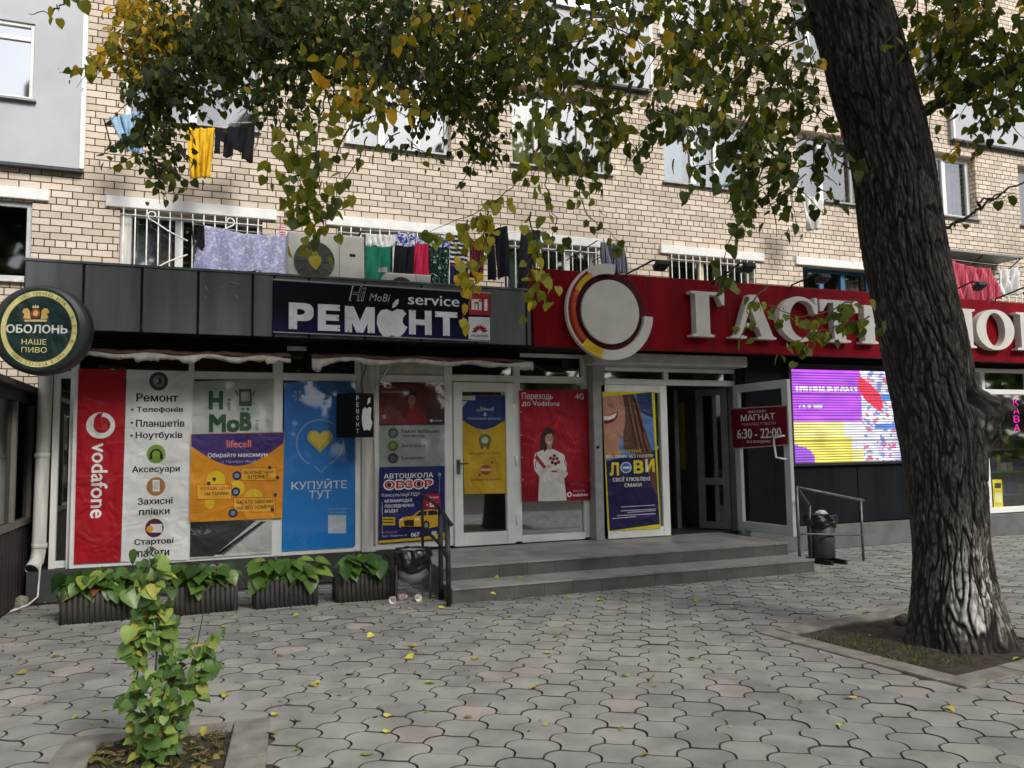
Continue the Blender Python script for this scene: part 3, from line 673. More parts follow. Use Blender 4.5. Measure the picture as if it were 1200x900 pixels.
# inner half-open door and vestibule
d = MB(); i0 = Vector((at(818, 540, Y=10.0).x, 10.0, 0)); i1 = Vector((at(852, 540, Y=9.65).x+0.02, 9.62, 0)); IU = (i1-i0).normalized(); IL = (i1-i0).length; IN = IU.cross(Vector((0, 0, 1)))
def ib(u0, u1, z0, z1):
    c = i0+IU*(u0+u1)/2+Vector((0, 0, (z0+z1)/2)); d.obox(c, IU*(u1-u0)/2, IN*0.025, (0, 0, (z1-z0)/2), INF)
ib(0, 0.1, 0.32, 2.35); ib(IL-0.1, IL, 0.32, 2.35); ib(0.1, IL-0.1, 0.32, 0.42); ib(0.1, IL-0.1, 2.25, 2.35); ib(0.1, IL-0.1, 0.95, 1.05)
ID = d.build('door', GRO); p_ = MB(); p_.add([i0+IU*u+Vector((0, 0, z)) for u, z in ((0.1, 0.42), (IL-0.1, 0.42), (IL-0.1, 2.25), (0.1, 2.25))], [(0, 1, 2, 3)], GL_DARK); p_.build('pane', ID, recalc=False)
d = MB(); xj = at(792, 540, Y=10.2).x; d.box(xj, xj+0.07, 10.2, 10.27, 0.31, 2.35, INF); d.box(xj+0.14, xj+0.19, 10.4, 10.47, 0.31, 2.35, INF); d.build('inner_frame', GRO)
mb = MB(); mb.box(XM+0.02, rx1-0.1, YE+0.1, YB-0.02, 0.2, 0.3, paint('store_floor', (70, 66, 62), 0.4)); mb.build('floor', GRO)
mb = MB(); mb.box(XM+0.02, rx1-0.1, YB-0.1, YB-0.03, 0.3, 2.9, ROOM); mb.box(wx0-0.02, wx0+0.02, YW+0.2, YB-0.2, 0.3, 2.9, ROOM); mb.box(rx1-0.1, rx1, YW+0.2, YB-0.02, 0.0, 2.9, ROOM); mb.build('inner_wall', GRO)
YEL = paint('yellow_price_rail', (206, 178, 40), 0.5)
for px_ in (797, 846):
    mb = MB(); x = at(px_, 500, Y=10.75).x; mb.box(x, x+0.14, 10.75, 10.78, 1.15, 2.2, YEL); mb.build('hanging_banner', GRO)
mb = MB(); mb.box(5.9, 7.6, 11.7, 12.1, 0.302, 1.2, paint('dark_fridge', (40, 42, 44), 0.4)); mb.build('fridge', GRO)
# right shop window
f = MB(); rwx = lambda p, q=520: at(p, q, Y=YW).x
ra, rb = rwx(1136), rwx(1262); rz0, rz1 = 0.36, 2.70
f.box(ra-0.02, ra+0.06, YW, YW+0.09, rz0, rz1, WHITE); f.box(rb-0.06, rb, YW, YW+0.09, rz0, rz1, WHITE); f.box(ra+0.06, rb-0.06, YW+0.003, YW+0.087, rz0, rz0+0.09, WHITE); f.box(ra+0.06, rb-0.06, YW+0.003, YW+0.087, rz1-0.06, rz1, WHITE)
f.box(ra+0.06, rb-0.06, YW+0.004, YW+0.086, 2.28, 2.36, WHITE); xm = rwx(1153, 450); f.box(xm-0.035, xm+0.035, YW+0.005, YW+0.085, 2.36, rz1-0.06, WHITE); f.box(xm-0.03, xm+0.03, YW+0.005, YW+0.085, rz0+0.09, 2.28, WHITE)
xm2 = xm+1.05; f.box(xm2-0.03, xm2+0.03, YW+0.005, YW+0.085, rz0+0.09, rz1-0.06, WHITE)
RW = bevel(f.build('window', GRO), 0.006, 2); pane(RW, ra+0.06, rb-0.06, rz0+0.09, rz1-0.06, YW+0.045, GL_SHOP)
mb = MB(); mb.box(rb, rx1, YW, YW+0.1, 0.345, 2.78, GREYW); mb.build('wall_panel', GRO)
mb = MB(); goods = [paint('pack_%d' % i, c, 0.5, 0.1) for i, c in enumerate(((170, 60, 50), (60, 90, 140), (200, 180, 90), (90, 130, 80), (210, 210, 205), (120, 70, 110)))]
shelfm = paint('shelf_metal', (150, 150, 148), 0.5)
for z in (0.55, 0.95, 1.35, 1.75): mb.box(ra+0.1, rb-0.1, 10.1, 10.5, z, z+0.03, shelfm)
SHELF = mb.build('shelf', GRO); mb = MB()
for z in (0.58, 0.98, 1.38, 1.78):
    x = ra+0.15
    while x < rb-0.25:
        w_ = random.uniform(0.07, 0.18); mb.box(x, x+w_, 10.15, 10.4, z+0.001, z+random.uniform(0.14, 0.3), random.choice(goods)); x += w_+random.uniform(0.01, 0.06)
mb.build('goods', SHELF)
lamp = MB(); lamp.box(ra+0.3, ra+1.0, 10.9, 11.0, 2.55, 2.58, emit('tube_lamp', (240, 240, 235), 3)); lamp.build('ceiling_lamp', GRO)

# ------------------------------------------------------------------ kiosk at the left edge
KIO = thing('kiosk', (-3.0, 8.5, 0), 'dark brown kiosk wall with pale framed windows at the left edge', 'kiosk')
KB = paint('brown_boarding', (46, 38, 36), 0.7, 0.2, 3)
mb = MB(); hl = []
kx = -1.80
mb.box(-4.2, kx, 6.6, 10.5, 0.0, 0.80, KB)
for i in range(26): y = 6.65+i*0.15; mb.box(kx, kx+0.012, y, y+0.13, 0.02, 0.79, KB)
mb.box(-4.2, kx, 6.6, 10.5, 2.08, 2.2, KB); mb.build('wall', KIO)
mb = MB(); KW = paint('beige_frame', (112, 108, 100), 0.5, 0.1, 4)
for y in (6.62, 7.5, 8.35, 9.2, 10.02, 10.44): mb.box(kx-0.05, kx+0.02, y, y+0.06, 0.865, 2.075, KW)
mb.box(kx-0.06, kx+0.03, 6.6, 10.5, 0.803, 0.862, KW); mb.build('window_frame', KIO)
mb = MB(); mb.add([(kx-0.02, 6.7, 0.86), (kx-0.02, 10.44, 0.86), (kx-0.02, 10.44, 2.08), (kx-0.02, 6.7, 2.08)], [(0, 1, 2, 3)], GL_DARK); mb.build('pane', KIO, recalc=False)
mb = MB(); mb.box(-4.2, -4.12, 6.6, 10.5, 0.80, 2.08, DARK); mb.box(-4.12, kx-0.06, 6.6, 6.66, 0.8, 2.08, DARK); mb.box(-4.12, kx-0.06, 10.44, 10.5, 0.8, 2.08, DARK); mb.build('inner_wall', KIO)
mb = MB(); mb.box(-4.3, kx+0.08, 6.5, 10.55, 2.202, 2.26, paint('kiosk_roof', (60, 58, 56), 0.8)); mb.build('roof', KIO)
mb = MB(); mb.tube([(-1.62, 9.72, 2.7), (-1.64, 9.72, 0.52), (-1.65, 9.69, 0.42), (-1.68, 9.6, 0.35)], 0.068, OLDWHITE, 16, cap=False)
for z in (0.55, 1.5): mb.lathe((-1.635, 9.72, z), [(0.07, 0), (0.076, 0.005), (0.076, 0.05), (0.07, 0.055)], OLDWHITE, 16)
mb.lathe((-1.68, 9.602, 0.351), [(0, 0.0), (0.064, 0.0), (0.066, -0.004)], DARK, 16, axis=(-0.35, -0.75, -0.6)); mb.tube([(-1.60, 9.6, 0.4), (-1.6, 9.5, 0.08), (-1.66, 9.35, 0.03), (-1.76, 9.1, 0.02)], 0.010, OLDWHITE, 6)  # dark disc over the pipe mouth paints the shade inside
tag(mb.build('drainpipe', smooth_all=False), 'dirty white drainpipe between the kiosk and the red banner', 'drainpipe')

# ------------------------------------------------------------------ awnings
VAL = paint('torn_white_canvas', (172, 168, 160), 0.9, 0.25, 7); BRN = paint('brown_awning_canvas', (84, 56, 50), 0.85, 0.2, 5)
def awning(p0, p1, label, seed):
    a, b = at(*p0, Y=9.3), at(*p1, Y=9.3); x0, x1, zc = a.x, b.x, (a.z+b.z)/2
    t = thing('awning', ((x0+x1)/2, 9.3, zc), label, 'awning', 'rolled awnings under the grey fascia')
    mb = MB(); n = 40; prof = [(9.56, 0.10), (9.3, 0.06), (9.06, 0.0), (9.05, -0.04), (9.3, 0.015), (9.56, 0.05)]
    vs, fs = [], []
    for i in range(n+1):
        x = x0+(x1-x0)*i/n; sag = 0.02*math.sin(i*0.5+seed)+0.012*math.sin(i*1.7)
        for y, dz in prof: vs.append((x, y, zc+dz+sag*(9.6-y)))
    for i in range(n):
        for j in range(6): fs.append((i*6+j, i*6+(j+1) % 6, (i+1)*6+(j+1) % 6, (i+1)*6+j))
    mb.add(vs, fs, BRN, smooth=True); mb.build('canvas', t)
    v = MB(); vs, fs = [], []; n = 90
    for i in range(n+1):
        u = i/n; x = x0+(x1-x0)*u; top = zc-0.035+0.014*math.sin(i*0.25+seed)
        ln = 0.045+0.07*max(0, noise.noise((u*9+seed, 0, seed)))+0.016*noise.noise((u*40, seed, 0))
        if noise.noise((u*5+seed*3, 2, 0)) > 0.25: ln *= 1.8
        y = 9.035+0.012*noise.noise((u*30, seed, 4))
        vs += [(x, y, top), (x, y-0.012-0.03*noise.noise((u*14, seed, 8)), top-ln*0.5), (x+0.008*noise.noise((u*50, 0, seed)), y+0.03*noise.noise((u*22, 3, seed)), top-ln)]
    for i in range(n):
        for j in range(2): fs.append((i*3+j, i*3+3+j, i*3+4+j, i*3+1+j))
    v.add(vs, fs, VAL, smooth=True); o = v.build('valance', t, recalc=False)
    so_ = o.modifiers.new('solid', 'SOLIDIFY'); so_.thickness = 0.006
    k_ = MB(); k_.tube([(x0, 9.5, zc+0.11), (x1, 9.5, zc+0.11)], 0.04, IRON, 10)
    for x in (x0+0.3, x1-0.3): k_.box(x-0.02, x+0.02, 9.5, YG-0.002, zc+0.06, zc+0.2, IRON)
    k_.build('roller', t)
awning((100, 411), (338, 420), 'rolled brown awning with a torn white valance above the red and white banners', 1.0)
awning((362, 417), (615, 426), 'rolled brown awning with a ragged white valance above the white shop door', 4.2)

# ------------------------------------------------------------------ posters and signs
W_, K_, R_ = (234, 234, 231), (26, 26, 28), (178, 18, 34)
GP = 'posters on the repair shop glazing'
def P(Y=YG-0.012): return Panel((0, Y, 0))
p = P(); p.slab([(86.5, 661), (141, 658.5), (148, 433), (92, 432)], (172, 20, 36))
p.disc(118, 498.5, 17, W_, 1, ry=15.5); p.disc(119.5, 498, 10, (172, 20, 36), 2, ry=9.5)
p.poly([(109.6, 499), (110.5, 490), (115, 484.5), (122, 483), (119.5, 485.5), (118.8, 490)], (172, 20, 36), 3)
p.text('vodafone', 116.5, 563, 20, 88, W_, 0.02, rot=-90)
p.build('banner', 'tall red phone operator banner with a white ring logo and vertical white lettering', 'banner', GP)

p = P(); p.slab([(141.6, 658.3), (220, 656), (223, 435.5), (148.6, 433)], (232, 232, 229))
p.disc(186, 446.7, 11, (70, 72, 74)); p.ring(186, 446.7, 4, 7, (130, 132, 134), 2); p.disc(183, 446, 3, (170, 170, 170), 3)
for t_, x, y, ww, hh in (('Ремонт', 184.5, 466, 49, 10), ('Телефонів', 187.5, 480.5, 55, 8), ('Планшетів', 188, 496, 57, 9), ('Ноутбуків', 186.6, 510.7, 55, 10), ('Аксесуари', 183, 550.5, 56, 9.5), ('Захисні', 182, 587, 41, 8.5), ('плівки', 181, 599, 36, 8.5), ('Стартові', 180.5, 635, 46, 9), ('пакети', 180, 648.5, 37, 7.5)):
    p.text(t_, x, y, ww, hh, K_, 0.028)
for x, y in ((155, 480), (154.7, 495.5), (154.2, 510.5)): p.disc(x, y, 1.5, (120, 20, 30), 2, seg=10)
p.disc(183, 532, 11, (128, 160, 66)); p.ring(183, 533, 5, 7, K_, 2, 0, 180); p.rect(175.5, 532, 178.5, 538, K_, 2); p.rect(187.5, 532, 190.5, 538, K_, 2)
p.disc(182.7, 570, 11, (166, 122, 72)); p.rect(179, 562.5, 187, 576, (236, 232, 220), 2); p.rect(180.3, 564.5, 185.7, 573.5, (190, 200, 196), 3)
p.disc(181, 618.7, 11, (88, 44, 66)); p.rect(176, 614, 190, 624, (226, 222, 226), 2); p.disc(175.5, 620, 4, (220, 160, 40), 3, seg=14)
p.build('banner', 'white banner listing phone repair services in bold black lettering beside the red banner', 'banner', GP)

p = P(); p.slab([(222, 655), (318, 648.5), (321.5, 444), (226, 447)], (200, 205, 200))
GRN = (62, 98, 66)
p.text('H', 253, 469, 17, 22, GRN, 0.05); p.text('i', 268.5, 474, 4.5, 14, (120, 138, 120), 0.03); p.text('Mo', 263, 496, 36, 21, GRN, 0.04); p.text('B', 288, 494, 14, 22, (70, 104, 74), 0.05); p.text('i', 301, 498, 4.5, 13, (140, 156, 138), 0.03)
p.rect(280, 456, 295, 476, (84, 100, 86), 1); p.rect(282.5, 459, 292.5, 470, (176, 180, 176), 2); p.rect(283, 478, 286, 481, (84, 100, 86), 1); p.rect(289, 478, 292, 481, (84, 100, 86), 1)
for s_ in (-1, 1): p.poly([(287.5+s_*8, 462), (287.5+s_*11, 457), (287.5+s_*12, 458), (287.5+s_*9, 464)], (84, 100, 86), 1)
p.poly([(222.5, 653), (223, 612), (300, 610), (250, 652)], (54, 58, 58), 1)
for i in range(26):
    a_ = random.uniform(3.3, 5.8); cx_, cy_ = 236, 628; r0, r1 = random.uniform(1, 5), random.uniform(8, 17)
    p.poly([(cx_+r0*math.cos(a_), cy_+r0*0.7*math.sin(a_)), (cx_+r1*math.cos(a_), cy_+r1*0.7*math.sin(a_)), (cx_+r1*math.cos(a_+0.07), cy_+r1*0.7*math.sin(a_+0.07))], (150, 156, 156), 2)
p.poly([(252, 650), (306, 611), (312, 611), (262, 650)], (20, 22, 22), 2); p.poly([(258, 650), (309, 612), (310.5, 612), (260, 650)], (120, 124, 124), 3)
p.build('poster', 'grey window film with green shop lettering and a small phone figure', 'poster', GP)

p = Panel((0, YG-0.03, 0)); p.slab([(222, 612), (330.5, 607), (333.5, 506), (224, 508.5)], (222, 146, 36))
pts = [(224.5, 509), (333, 506.5), (332.5, 519)] + [(332-107*t, 519+24*math.sin(math.pi*(t*0.93+0.035))+3*t) for t in [i/14 for i in range(1, 15)]]
p.poly([(224.3, 523)]+[(224.3+108*t, 523-4*t+25*math.sin(math.pi*t)) for t in [i/16 for i in range(1, 17)]]+[(333.2, 506.8), (224.3, 509)], (70, 52, 116), 1)
p.text('lifecell', 280, 520, 29, 9, (232, 130, 110), 0.015); p.text('Обирайте максимум', 279, 533.5, 70, 7, W_, 0.018); p.text('у тарифах lifecell', 280, 541, 40, 4, (190, 180, 210), 0.0)
for x, y, r in ((253, 563, 11), (278, 572, 9), (297, 584, 11), (246, 590, 6)): p.disc(x, y, r, (232, 196, 44), 1)
def tagbox(x0, y0, x1, y1): p.rect(x0-0.8, y0-0.8, x1+0.8, y1+0.8, (196, 92, 30), 2); p.rect(x0, y0, x1, y1, (232, 170, 56), 3)
tagbox(283, 548.5, 324, 562.5); tagbox(231, 568, 271, 585); tagbox(274, 583.5, 322, 599.5)
for t_, x, y, ww in (('БЕЗЛІМІТНИЙ', 303, 553, 34), ('ІНТЕРНЕТ', 302, 558.8, 24), ('КРАЩА ЦІНА', 252.7, 572.5, 35), ('НА ТАРИФИ', 254, 578.5, 27), ('БАГАТО ХВИЛИН', 298.5, 588, 42), ('НА ВСІ НОМЕРИ', 299.6, 594.4, 42)):
    p.text(t_, x, y, ww, 4.2, (60, 36, 20) if y != 572.5 else (150, 40, 40), 0.02, l=4)
for x, y in ((277.6, 557.3), (276.3, 576.3), (273, 601.3)): p.disc(x, y, 5.3, (40, 48, 84), 4); p.disc(x, y, 3, (130, 140, 170), 5, seg=12)
for x, y in ((325, 559.5), (322.5, 580), (244.5, 566.5), (316, 548), (319, 597.5), (251, 561.5)): p.disc(x, y, 2.3, (80, 56, 60), 4, seg=12)
p.build('banner', 'orange and purple mobile tariff banner hung over the grey window film', 'banner', GP)

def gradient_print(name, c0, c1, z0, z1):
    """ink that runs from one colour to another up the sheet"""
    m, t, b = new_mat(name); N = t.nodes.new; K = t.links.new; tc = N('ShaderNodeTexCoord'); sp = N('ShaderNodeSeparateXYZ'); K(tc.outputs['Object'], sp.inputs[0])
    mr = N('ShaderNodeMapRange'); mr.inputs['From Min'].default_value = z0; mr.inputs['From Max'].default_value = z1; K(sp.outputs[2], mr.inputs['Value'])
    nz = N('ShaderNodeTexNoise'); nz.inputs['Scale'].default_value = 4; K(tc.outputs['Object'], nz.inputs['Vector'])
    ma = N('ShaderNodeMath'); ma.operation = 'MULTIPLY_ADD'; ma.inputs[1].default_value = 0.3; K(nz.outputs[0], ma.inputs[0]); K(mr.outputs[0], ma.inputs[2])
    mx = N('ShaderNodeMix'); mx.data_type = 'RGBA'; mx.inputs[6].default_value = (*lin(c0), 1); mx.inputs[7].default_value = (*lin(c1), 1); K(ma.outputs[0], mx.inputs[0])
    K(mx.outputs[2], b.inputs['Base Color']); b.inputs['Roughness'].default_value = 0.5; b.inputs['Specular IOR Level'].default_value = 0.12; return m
p = P(); p.slab([(330.5, 646), (415, 641), (416.5, 447), (333.5, 448)], gradient_print('blue_print', (40, 150, 226), (70, 128, 196), 0.4, 2.3))
LB = (150, 180, 206)
for i in range(6):
    a_ = i*math.pi/3; p.poly([(349+math.cos(a_)*1.5, 464+math.sin(a_)*1.5), (349+math.cos(a_-0.22)*6.5, 464+math.sin(a_-0.22)*6.5), (349+math.cos(a_+0.22)*6.5, 464+math.sin(a_+0.22)*6.5)], LB, 1)
p.text('КИЇВСТАР', 371.5, 465, 27, 4.5, (120, 152, 186), 0.01)
p.ring(375, 519, 26.3, 28, (130, 172, 204), 1, -50-15, 230+15); p.poly([(369, 545.5), (376, 552), (383, 545), (384, 546.5), (376, 554.5), (368, 547)], (130, 172, 204), 1)
hp = [(375+15*math.sin(t)**3, 515.5-(12.2*math.cos(t)-4.6*math.cos(2*t)-1.9*math.cos(3*t)-0.9*math.cos(4*t))) for t in [2*math.pi*i/36 for i in range(36)]]
p.poly(hp, (212, 184, 70), 1); p.poly([(x*0.75+373*0.25, y*0.75+514*0.25-1) for x, y in hp], (226, 204, 104), 2)
p.text('КУПУЙТЕ', 374.5, 567, 65, 12, W_, 0.012); p.text('ТУТ', 375, 579.5, 26, 10, W_, 0.012)
p.text('Детальніше', 395.5, 596.5, 22, 2.6, (190, 206, 220), 0); p.text('про тарифи', 395.5, 600.5, 19, 2.6, (190, 206, 220), 0)
p.rect(384.5, 603.5, 405.5, 625, (206, 214, 220), 2)
p.build('poster', 'tall blue window poster with a yellow heart in a speech bubble', 'poster', GP)

p = P(); p.slab([(444.5, 498), (521, 497), (521, 449), (444.5, 450)], (112, 48, 56))
p.poly([(496, 497), (500, 470), (521, 462), (521, 497)], (86, 60, 64), 1)
p.poly([(445, 497), (445, 480), (456, 474), (468, 482), (478, 497)], (134, 70, 78), 1); p.rect(447, 458, 472, 460.5, (170, 140, 140), 2); p.rect(448, 453, 465, 455, (150, 110, 112), 2)
p.poly([(474, 497.5), (477, 483), (482, 478), (489, 479), (497, 485), (500, 497)], (150, 46, 58), 2); p.disc(482.5, 469, 4.6, (170, 128, 116), 3, ry=6.5); p.disc(482.5, 464, 5.2, (62, 36, 36), 2, ry=4.5); p.rect(480, 473, 485, 479, (160, 118, 106), 2)
p.disc(514, 456.5, 4, (190, 176, 176), 2, seg=16); p.disc(514, 456.5, 2.4, (112, 60, 66), 3, seg=12); p.disc(505.5, 493, 1.8, W_, 2, seg=12); p.rect(508, 492.2, 518, 493.8, (190, 170, 172), 2)
p.build('poster', 'faded dark red poster of a person in red above the grey service list', 'poster', GP)

p = P(); p.slab([(444.5, 547.5), (521, 546), (521, 497.8), (444.5, 498.8)], (178, 184, 182))
for y, c in ((507.6, (84, 100, 106)), (522.5, (104, 128, 60)), (537, (76, 80, 100))): p.disc(460.6, y, 6.2, c); p.disc(460.6, y, 3.3, tuple(v+40 for v in c), 2, seg=14)
for t_, x, y, ww, hh in (('Ремонт мобільних', 492.5, 505, 45, 5.2), ('телефонів', 484, 511, 27, 4.6), ('Аксесуари', 484, 522.5, 28, 4.6), ('Батарейки', 484, 537, 27, 4.6)): p.text(t_, x, y, ww, hh, (56, 60, 64), 0.012)
p.build('poster', 'grey service list with three round icons above the driving school poster', 'poster', GP)

p = P(YG-0.03); NAV = (28, 36, 96)
p.slab([(443.5, 637), (521, 631), (521, 546.6), (444.5, 548)], NAV)
p.text('АВТОШКОЛА', 479, 557.3, 58, 6, W_, 0.02); p.text('ОБЗОР', 479, 567.5, 59, 12.5, W_, 0.085, l=2); p.text('ОБЗОР', 479, 567.5, 56, 9.5, (190, 26, 40), 0.03, l=3)
p.text('Консультації ПДР', 470, 580, 45, 5.2, (220, 210, 220), 0.01, 0.15)
for t_, x, y, ww in (('МІЖНАРОДНІ', 467, 587, 32), ('ПОСВІДЧЕННЯ', 468, 593, 34), ('ВОДІЯ', 458.5, 599, 15)): p.text(t_, x, y, ww, 4.4, W_, 0.025)
p.rect(447.6, 588, 448.2, 629, (180, 180, 200), 2); p.rect(447.5, 606, 463, 615.5, (214, 178, 40), 2); p.rect(449, 608, 461, 609.4, (90, 70, 30), 3); p.rect(449, 611.5, 461, 612.9, (90, 70, 30), 3)
CARY = (222, 176, 48)
p.poly([(468, 618), (467, 611), (471, 606.5), (484, 604.5), (491, 598.5), (505, 596.5), (516, 598), (516.5, 616), (500, 619.5)], CARY, 2)
p.poly([(486, 604.5), (492, 599.5), (500, 598.5), (500, 604)], (40, 42, 50), 3); p.poly([(501.5, 598.4), (511, 598), (514, 603), (501.5, 604)], (40, 42, 50), 3)
p.poly([(473, 610), (485, 609), (485, 616.5), (474, 616.5)], (48, 42, 30), 3); p.poly([(468, 608.5), (472, 607.5), (472, 610), (468, 611)], (240, 236, 220), 3); p.poly([(486.5, 607.5), (492, 606.5), (491, 609.5), (486.5, 610)], (240, 236, 220), 3)
p.disc(499.5, 615.5, 4, (26, 26, 28), 4, ry=5.4); p.disc(499.5, 615.5, 2.2, (150, 150, 150), 5, seg=14, ry=3.2); p.rect(470, 617, 498, 619.5, (18, 18, 26), 3)
p.poly([(496.5, 579), (515.5, 578), (515.5, 595), (496.5, 596)], (176, 22, 42), 4); p.text('Категорія', 506, 583, 15, 2.8, W_, 0.01, l=5); p.text('B', 506.3, 590, 6, 8, W_, 0.04, l=5)
for x in (500.6, 512): p.disc(x, 591.5, 0.9, W_, 5, seg=8)
p.text('м. Миколаїв', 457, 623.5, 17, 2.6, (200, 120, 130), 0.01); p.text('вул. Південна 35', 463, 627.8, 28, 2.8, (190, 190, 210), 0.01); p.text('067', 486.5, 626.5, 10, 5, W_, 0.03); p.text('48 7', 511, 624.5, 12, 5, W_, 0.03)
p.poly([(443.8, 636.8), (443.8, 633.5), (470, 631.5), (495, 629.5), (521, 624), (521, 630.8)], (218, 178, 44), 2); p.disc(515, 556, 2, (130, 160, 170), 2, seg=12); p.rect(514.6, 558, 515.3, 580, (120, 130, 170), 2)
p.build('poster', 'navy driving school poster with a yellow car and red and white lettering', 'poster', GP)

p = Panel((0, YG-0.004, 0)); p.slab([(544.5, 579), (595, 578), (593.5, 463.5), (541, 463.5)], (206, 168, 44))
p.poly([(541.3, 492)]+[(541.3+52.5*t, 492+12*math.sin(math.pi*t)-1.5*t) for t in [i/14 for i in range(1, 15)]]+[(593.4, 463.8), (541.2, 463.8)], (38, 58, 112), 1)
p.rect(541.5, 464, 557, 469, (196, 190, 180), 2); p.poly([(541.5, 478), (541.5, 470), (548, 470)], (200, 204, 206), 2)
for i in range(7): a_ = -0.6+i*0.5; p.poly([(561+1.2*math.cos(a_), 478.5+1.2*math.sin(a_)), (561+4*math.cos(a_-0.2), 478.5+4*math.sin(a_-0.2)), (561+4*math.cos(a_+0.2), 478.5+4*math.sin(a_+0.2))], (150, 170, 50), 2)
p.text('lifecell', 571.5, 479.3, 14, 4, (190, 200, 210), 0.01); p.text('є', 568.5, 485.5, 3, 4, W_, 0.02); p.text('Поповнення рахунку', 567.5, 490.7, 39, 4, (160, 176, 210), 0.01)
p.ring(568.3, 516, 4, 7.5, (96, 124, 96), 2); p.disc(568.3, 516, 4, (210, 200, 150), 2); p.poly([(563.5, 521), (566.5, 522.5), (565.5, 527), (563, 525.5)], (170, 70, 50), 2); p.poly([(570, 522.5), (573, 521), (573.5, 525.5), (571, 527)], (170, 70, 50), 2)
p.text('Без комісії та черги', 568, 531.3, 35, 3.4, (120, 84, 40), 0.012); p.disc(569.5, 550.5, 7, (176, 88, 50), 2, ry=6); p.rect(563, 549, 576, 552, (222, 198, 150), 3); p.disc(576.5, 542, 1.5, (90, 110, 60), 3, seg=8); p.disc(562, 556.5, 1.4, (120, 60, 40), 3, seg=8)
p.text('Завжди на зв’язку', 569.5, 562, 36, 3.4, (120, 84, 40), 0.012)
p.build('poster', 'blue and yellow poster inside the glass of the white door', 'poster', GP)

p = P(YG-0.03); RD = (158, 20, 40)
p.slab([(612, 588.5), (692, 586), (689, 456), (608.5, 457)], RD)
p.poly([(612, 588.2), (692, 585.8), (691.4, 566), (660, 560), (611.5, 572)], (138, 14, 34), 0.6); p.disc(648, 528, 34, (166, 22, 44), 0.4, ry=40); p.disc(648, 526, 22, (176, 26, 48), 0.8, ry=30)
p.text('Переходь', 629.8, 465, 36, 9.5, W_, 0.004); p.text('до Vodafone', 634, 473.3, 44, 7, W_, 0.004); p.text('4G', 679, 464.5, 10, 7, W_, 0.01)
LR = (206, 40, 60)
p.ring(650, 527, 24.2, 25.2, LR, 1, -150, 60); p.ring(650, 527, 24.2, 25.2, LR, 1, 95, 190); p.poly([(649, 501), (658, 484), (656, 490), (653, 502)], LR, 1); p.ring(650, 527, 28, 28.6, (184, 34, 54), 1, -60, 30); p.ring(650, 527, 31, 31.5, (176, 30, 50), 1, -50, 20)
HR = (66, 46, 40); BL = (226, 222, 216); SK = (206, 160, 138)
p.poly([(633, 530), (632, 520), (635.5, 506), (640, 501), (645, 501), (649, 506), (650, 514), (648, 526), (643, 531), (636, 535)], HR, 2)
p.poly([(631, 587.5), (633, 560), (626.5, 551), (625, 540), (627, 531), (634, 528), (641, 526), (647, 526), (654, 529), (661, 533), (664, 544), (665, 556), (661, 561), (664, 586.5)], BL, 3)
p.disc(643.8, 515, 5.2, SK, 4, ry=7.6); p.rect(641, 520, 646.5, 527, (190, 140, 118), 3.5); p.poly([(638.2, 513), (639.5, 505), (645, 503), (649, 507), (649.3, 513), (646, 508), (641, 509)], HR, 5)
p.poly([(641.5, 518.2), (646.5, 518), (644, 520.4)], (235, 228, 224), 5); p.disc(641.8, 513.2, 0.6, (50, 34, 30), 5, seg=8); p.disc(646, 513.1, 0.6, (50, 34, 30), 5, seg=8); p.poly([(643.6, 513.5), (644.9, 516.4), (643.3, 516.4)], (184, 132, 112), 5)
for dx, dy in ((0, 0), (3.5, 1), (7.5, 0.3), (2, 5), (6, 6), (9.5, 4.5), (4.5, -3)): p.disc(645+dx, 537+dy, 2.0, (158, 30, 46) if (dx+dy) % 2 < 1 else (120, 44, 50), 5, seg=10)
p.poly([(626, 536), (629, 533), (640, 547), (637.5, 550)], (176, 50, 60), 4); p.rect(646, 551.5, 653, 553.5, (186, 40, 60), 4); p.disc(651, 544, 2.2, SK, 5, seg=12); p.disc(643, 546.5, 2.2, SK, 5, seg=12)
p.poly([(628, 553), (640, 548), (643, 552), (633, 560)], (206, 200, 194), 4); p.poly([(663, 553), (652, 548), (650, 552), (660, 561)], (206, 200, 194), 4)
for q in range(9): p.poly([(632+q*3.4, 556+q%3), (632.9+q*3.4, 556), (631.6+q*3.5, 586.5), (630.4+q*3.5, 586.6)], (217, 213, 207), 3.3)
for q in range(14): a_ = 0.45*q; p.disc(627.5+1.6*math.sin(a_)+q*0.12, 530+q*1.5, 0.7, (150, 40, 52) if q % 2 else (60, 60, 66), 4.3, seg=6); p.disc(663-1.4*math.sin(a_), 536+q*1.3, 0.7, (150, 40, 52) if q % 2 else (70, 62, 66), 4.3, seg=6)
p.poly([(638.6, 521), (640.2, 522), (640.6, 527), (637, 530)], (46, 32, 28), 5); p.poly([(648.8, 514), (649.8, 520), (648, 526), (646.6, 525)], (86, 60, 48), 5); p.poly([(646.6, 508.5), (649, 513.5), (648.2, 520.5), (646.4, 521.5)], (184, 136, 114), 5)
p.poly([(640.4, 511.6), (643, 511.2), (643, 511.7), (640.4, 512.1)], HR, 6); p.poly([(645, 511.2), (647.3, 511.5), (647.3, 511.9), (645, 511.7)], HR, 6)
p.disc(667, 579.5, 3, W_, 2, seg=18); p.disc(667.3, 579.4, 1.6, RD, 3, seg=12); p.text('vodafone', 680, 579.6, 18, 4, W_, 0.015); p.text('Можливо все', 678.5, 575, 14, 2, (210, 170, 176), 0)
for x, y in ((610.5, 483), (611, 510), (611.6, 536), (612.3, 562), (690.2, 482), (690.8, 510), (691.2, 536), (691.6, 562)): p.disc(x, y, 0.9, (196, 190, 186), 2, seg=10)
p.build('poster', 'red phone operator poster of a woman in a white embroidered blouse', 'poster', GP)

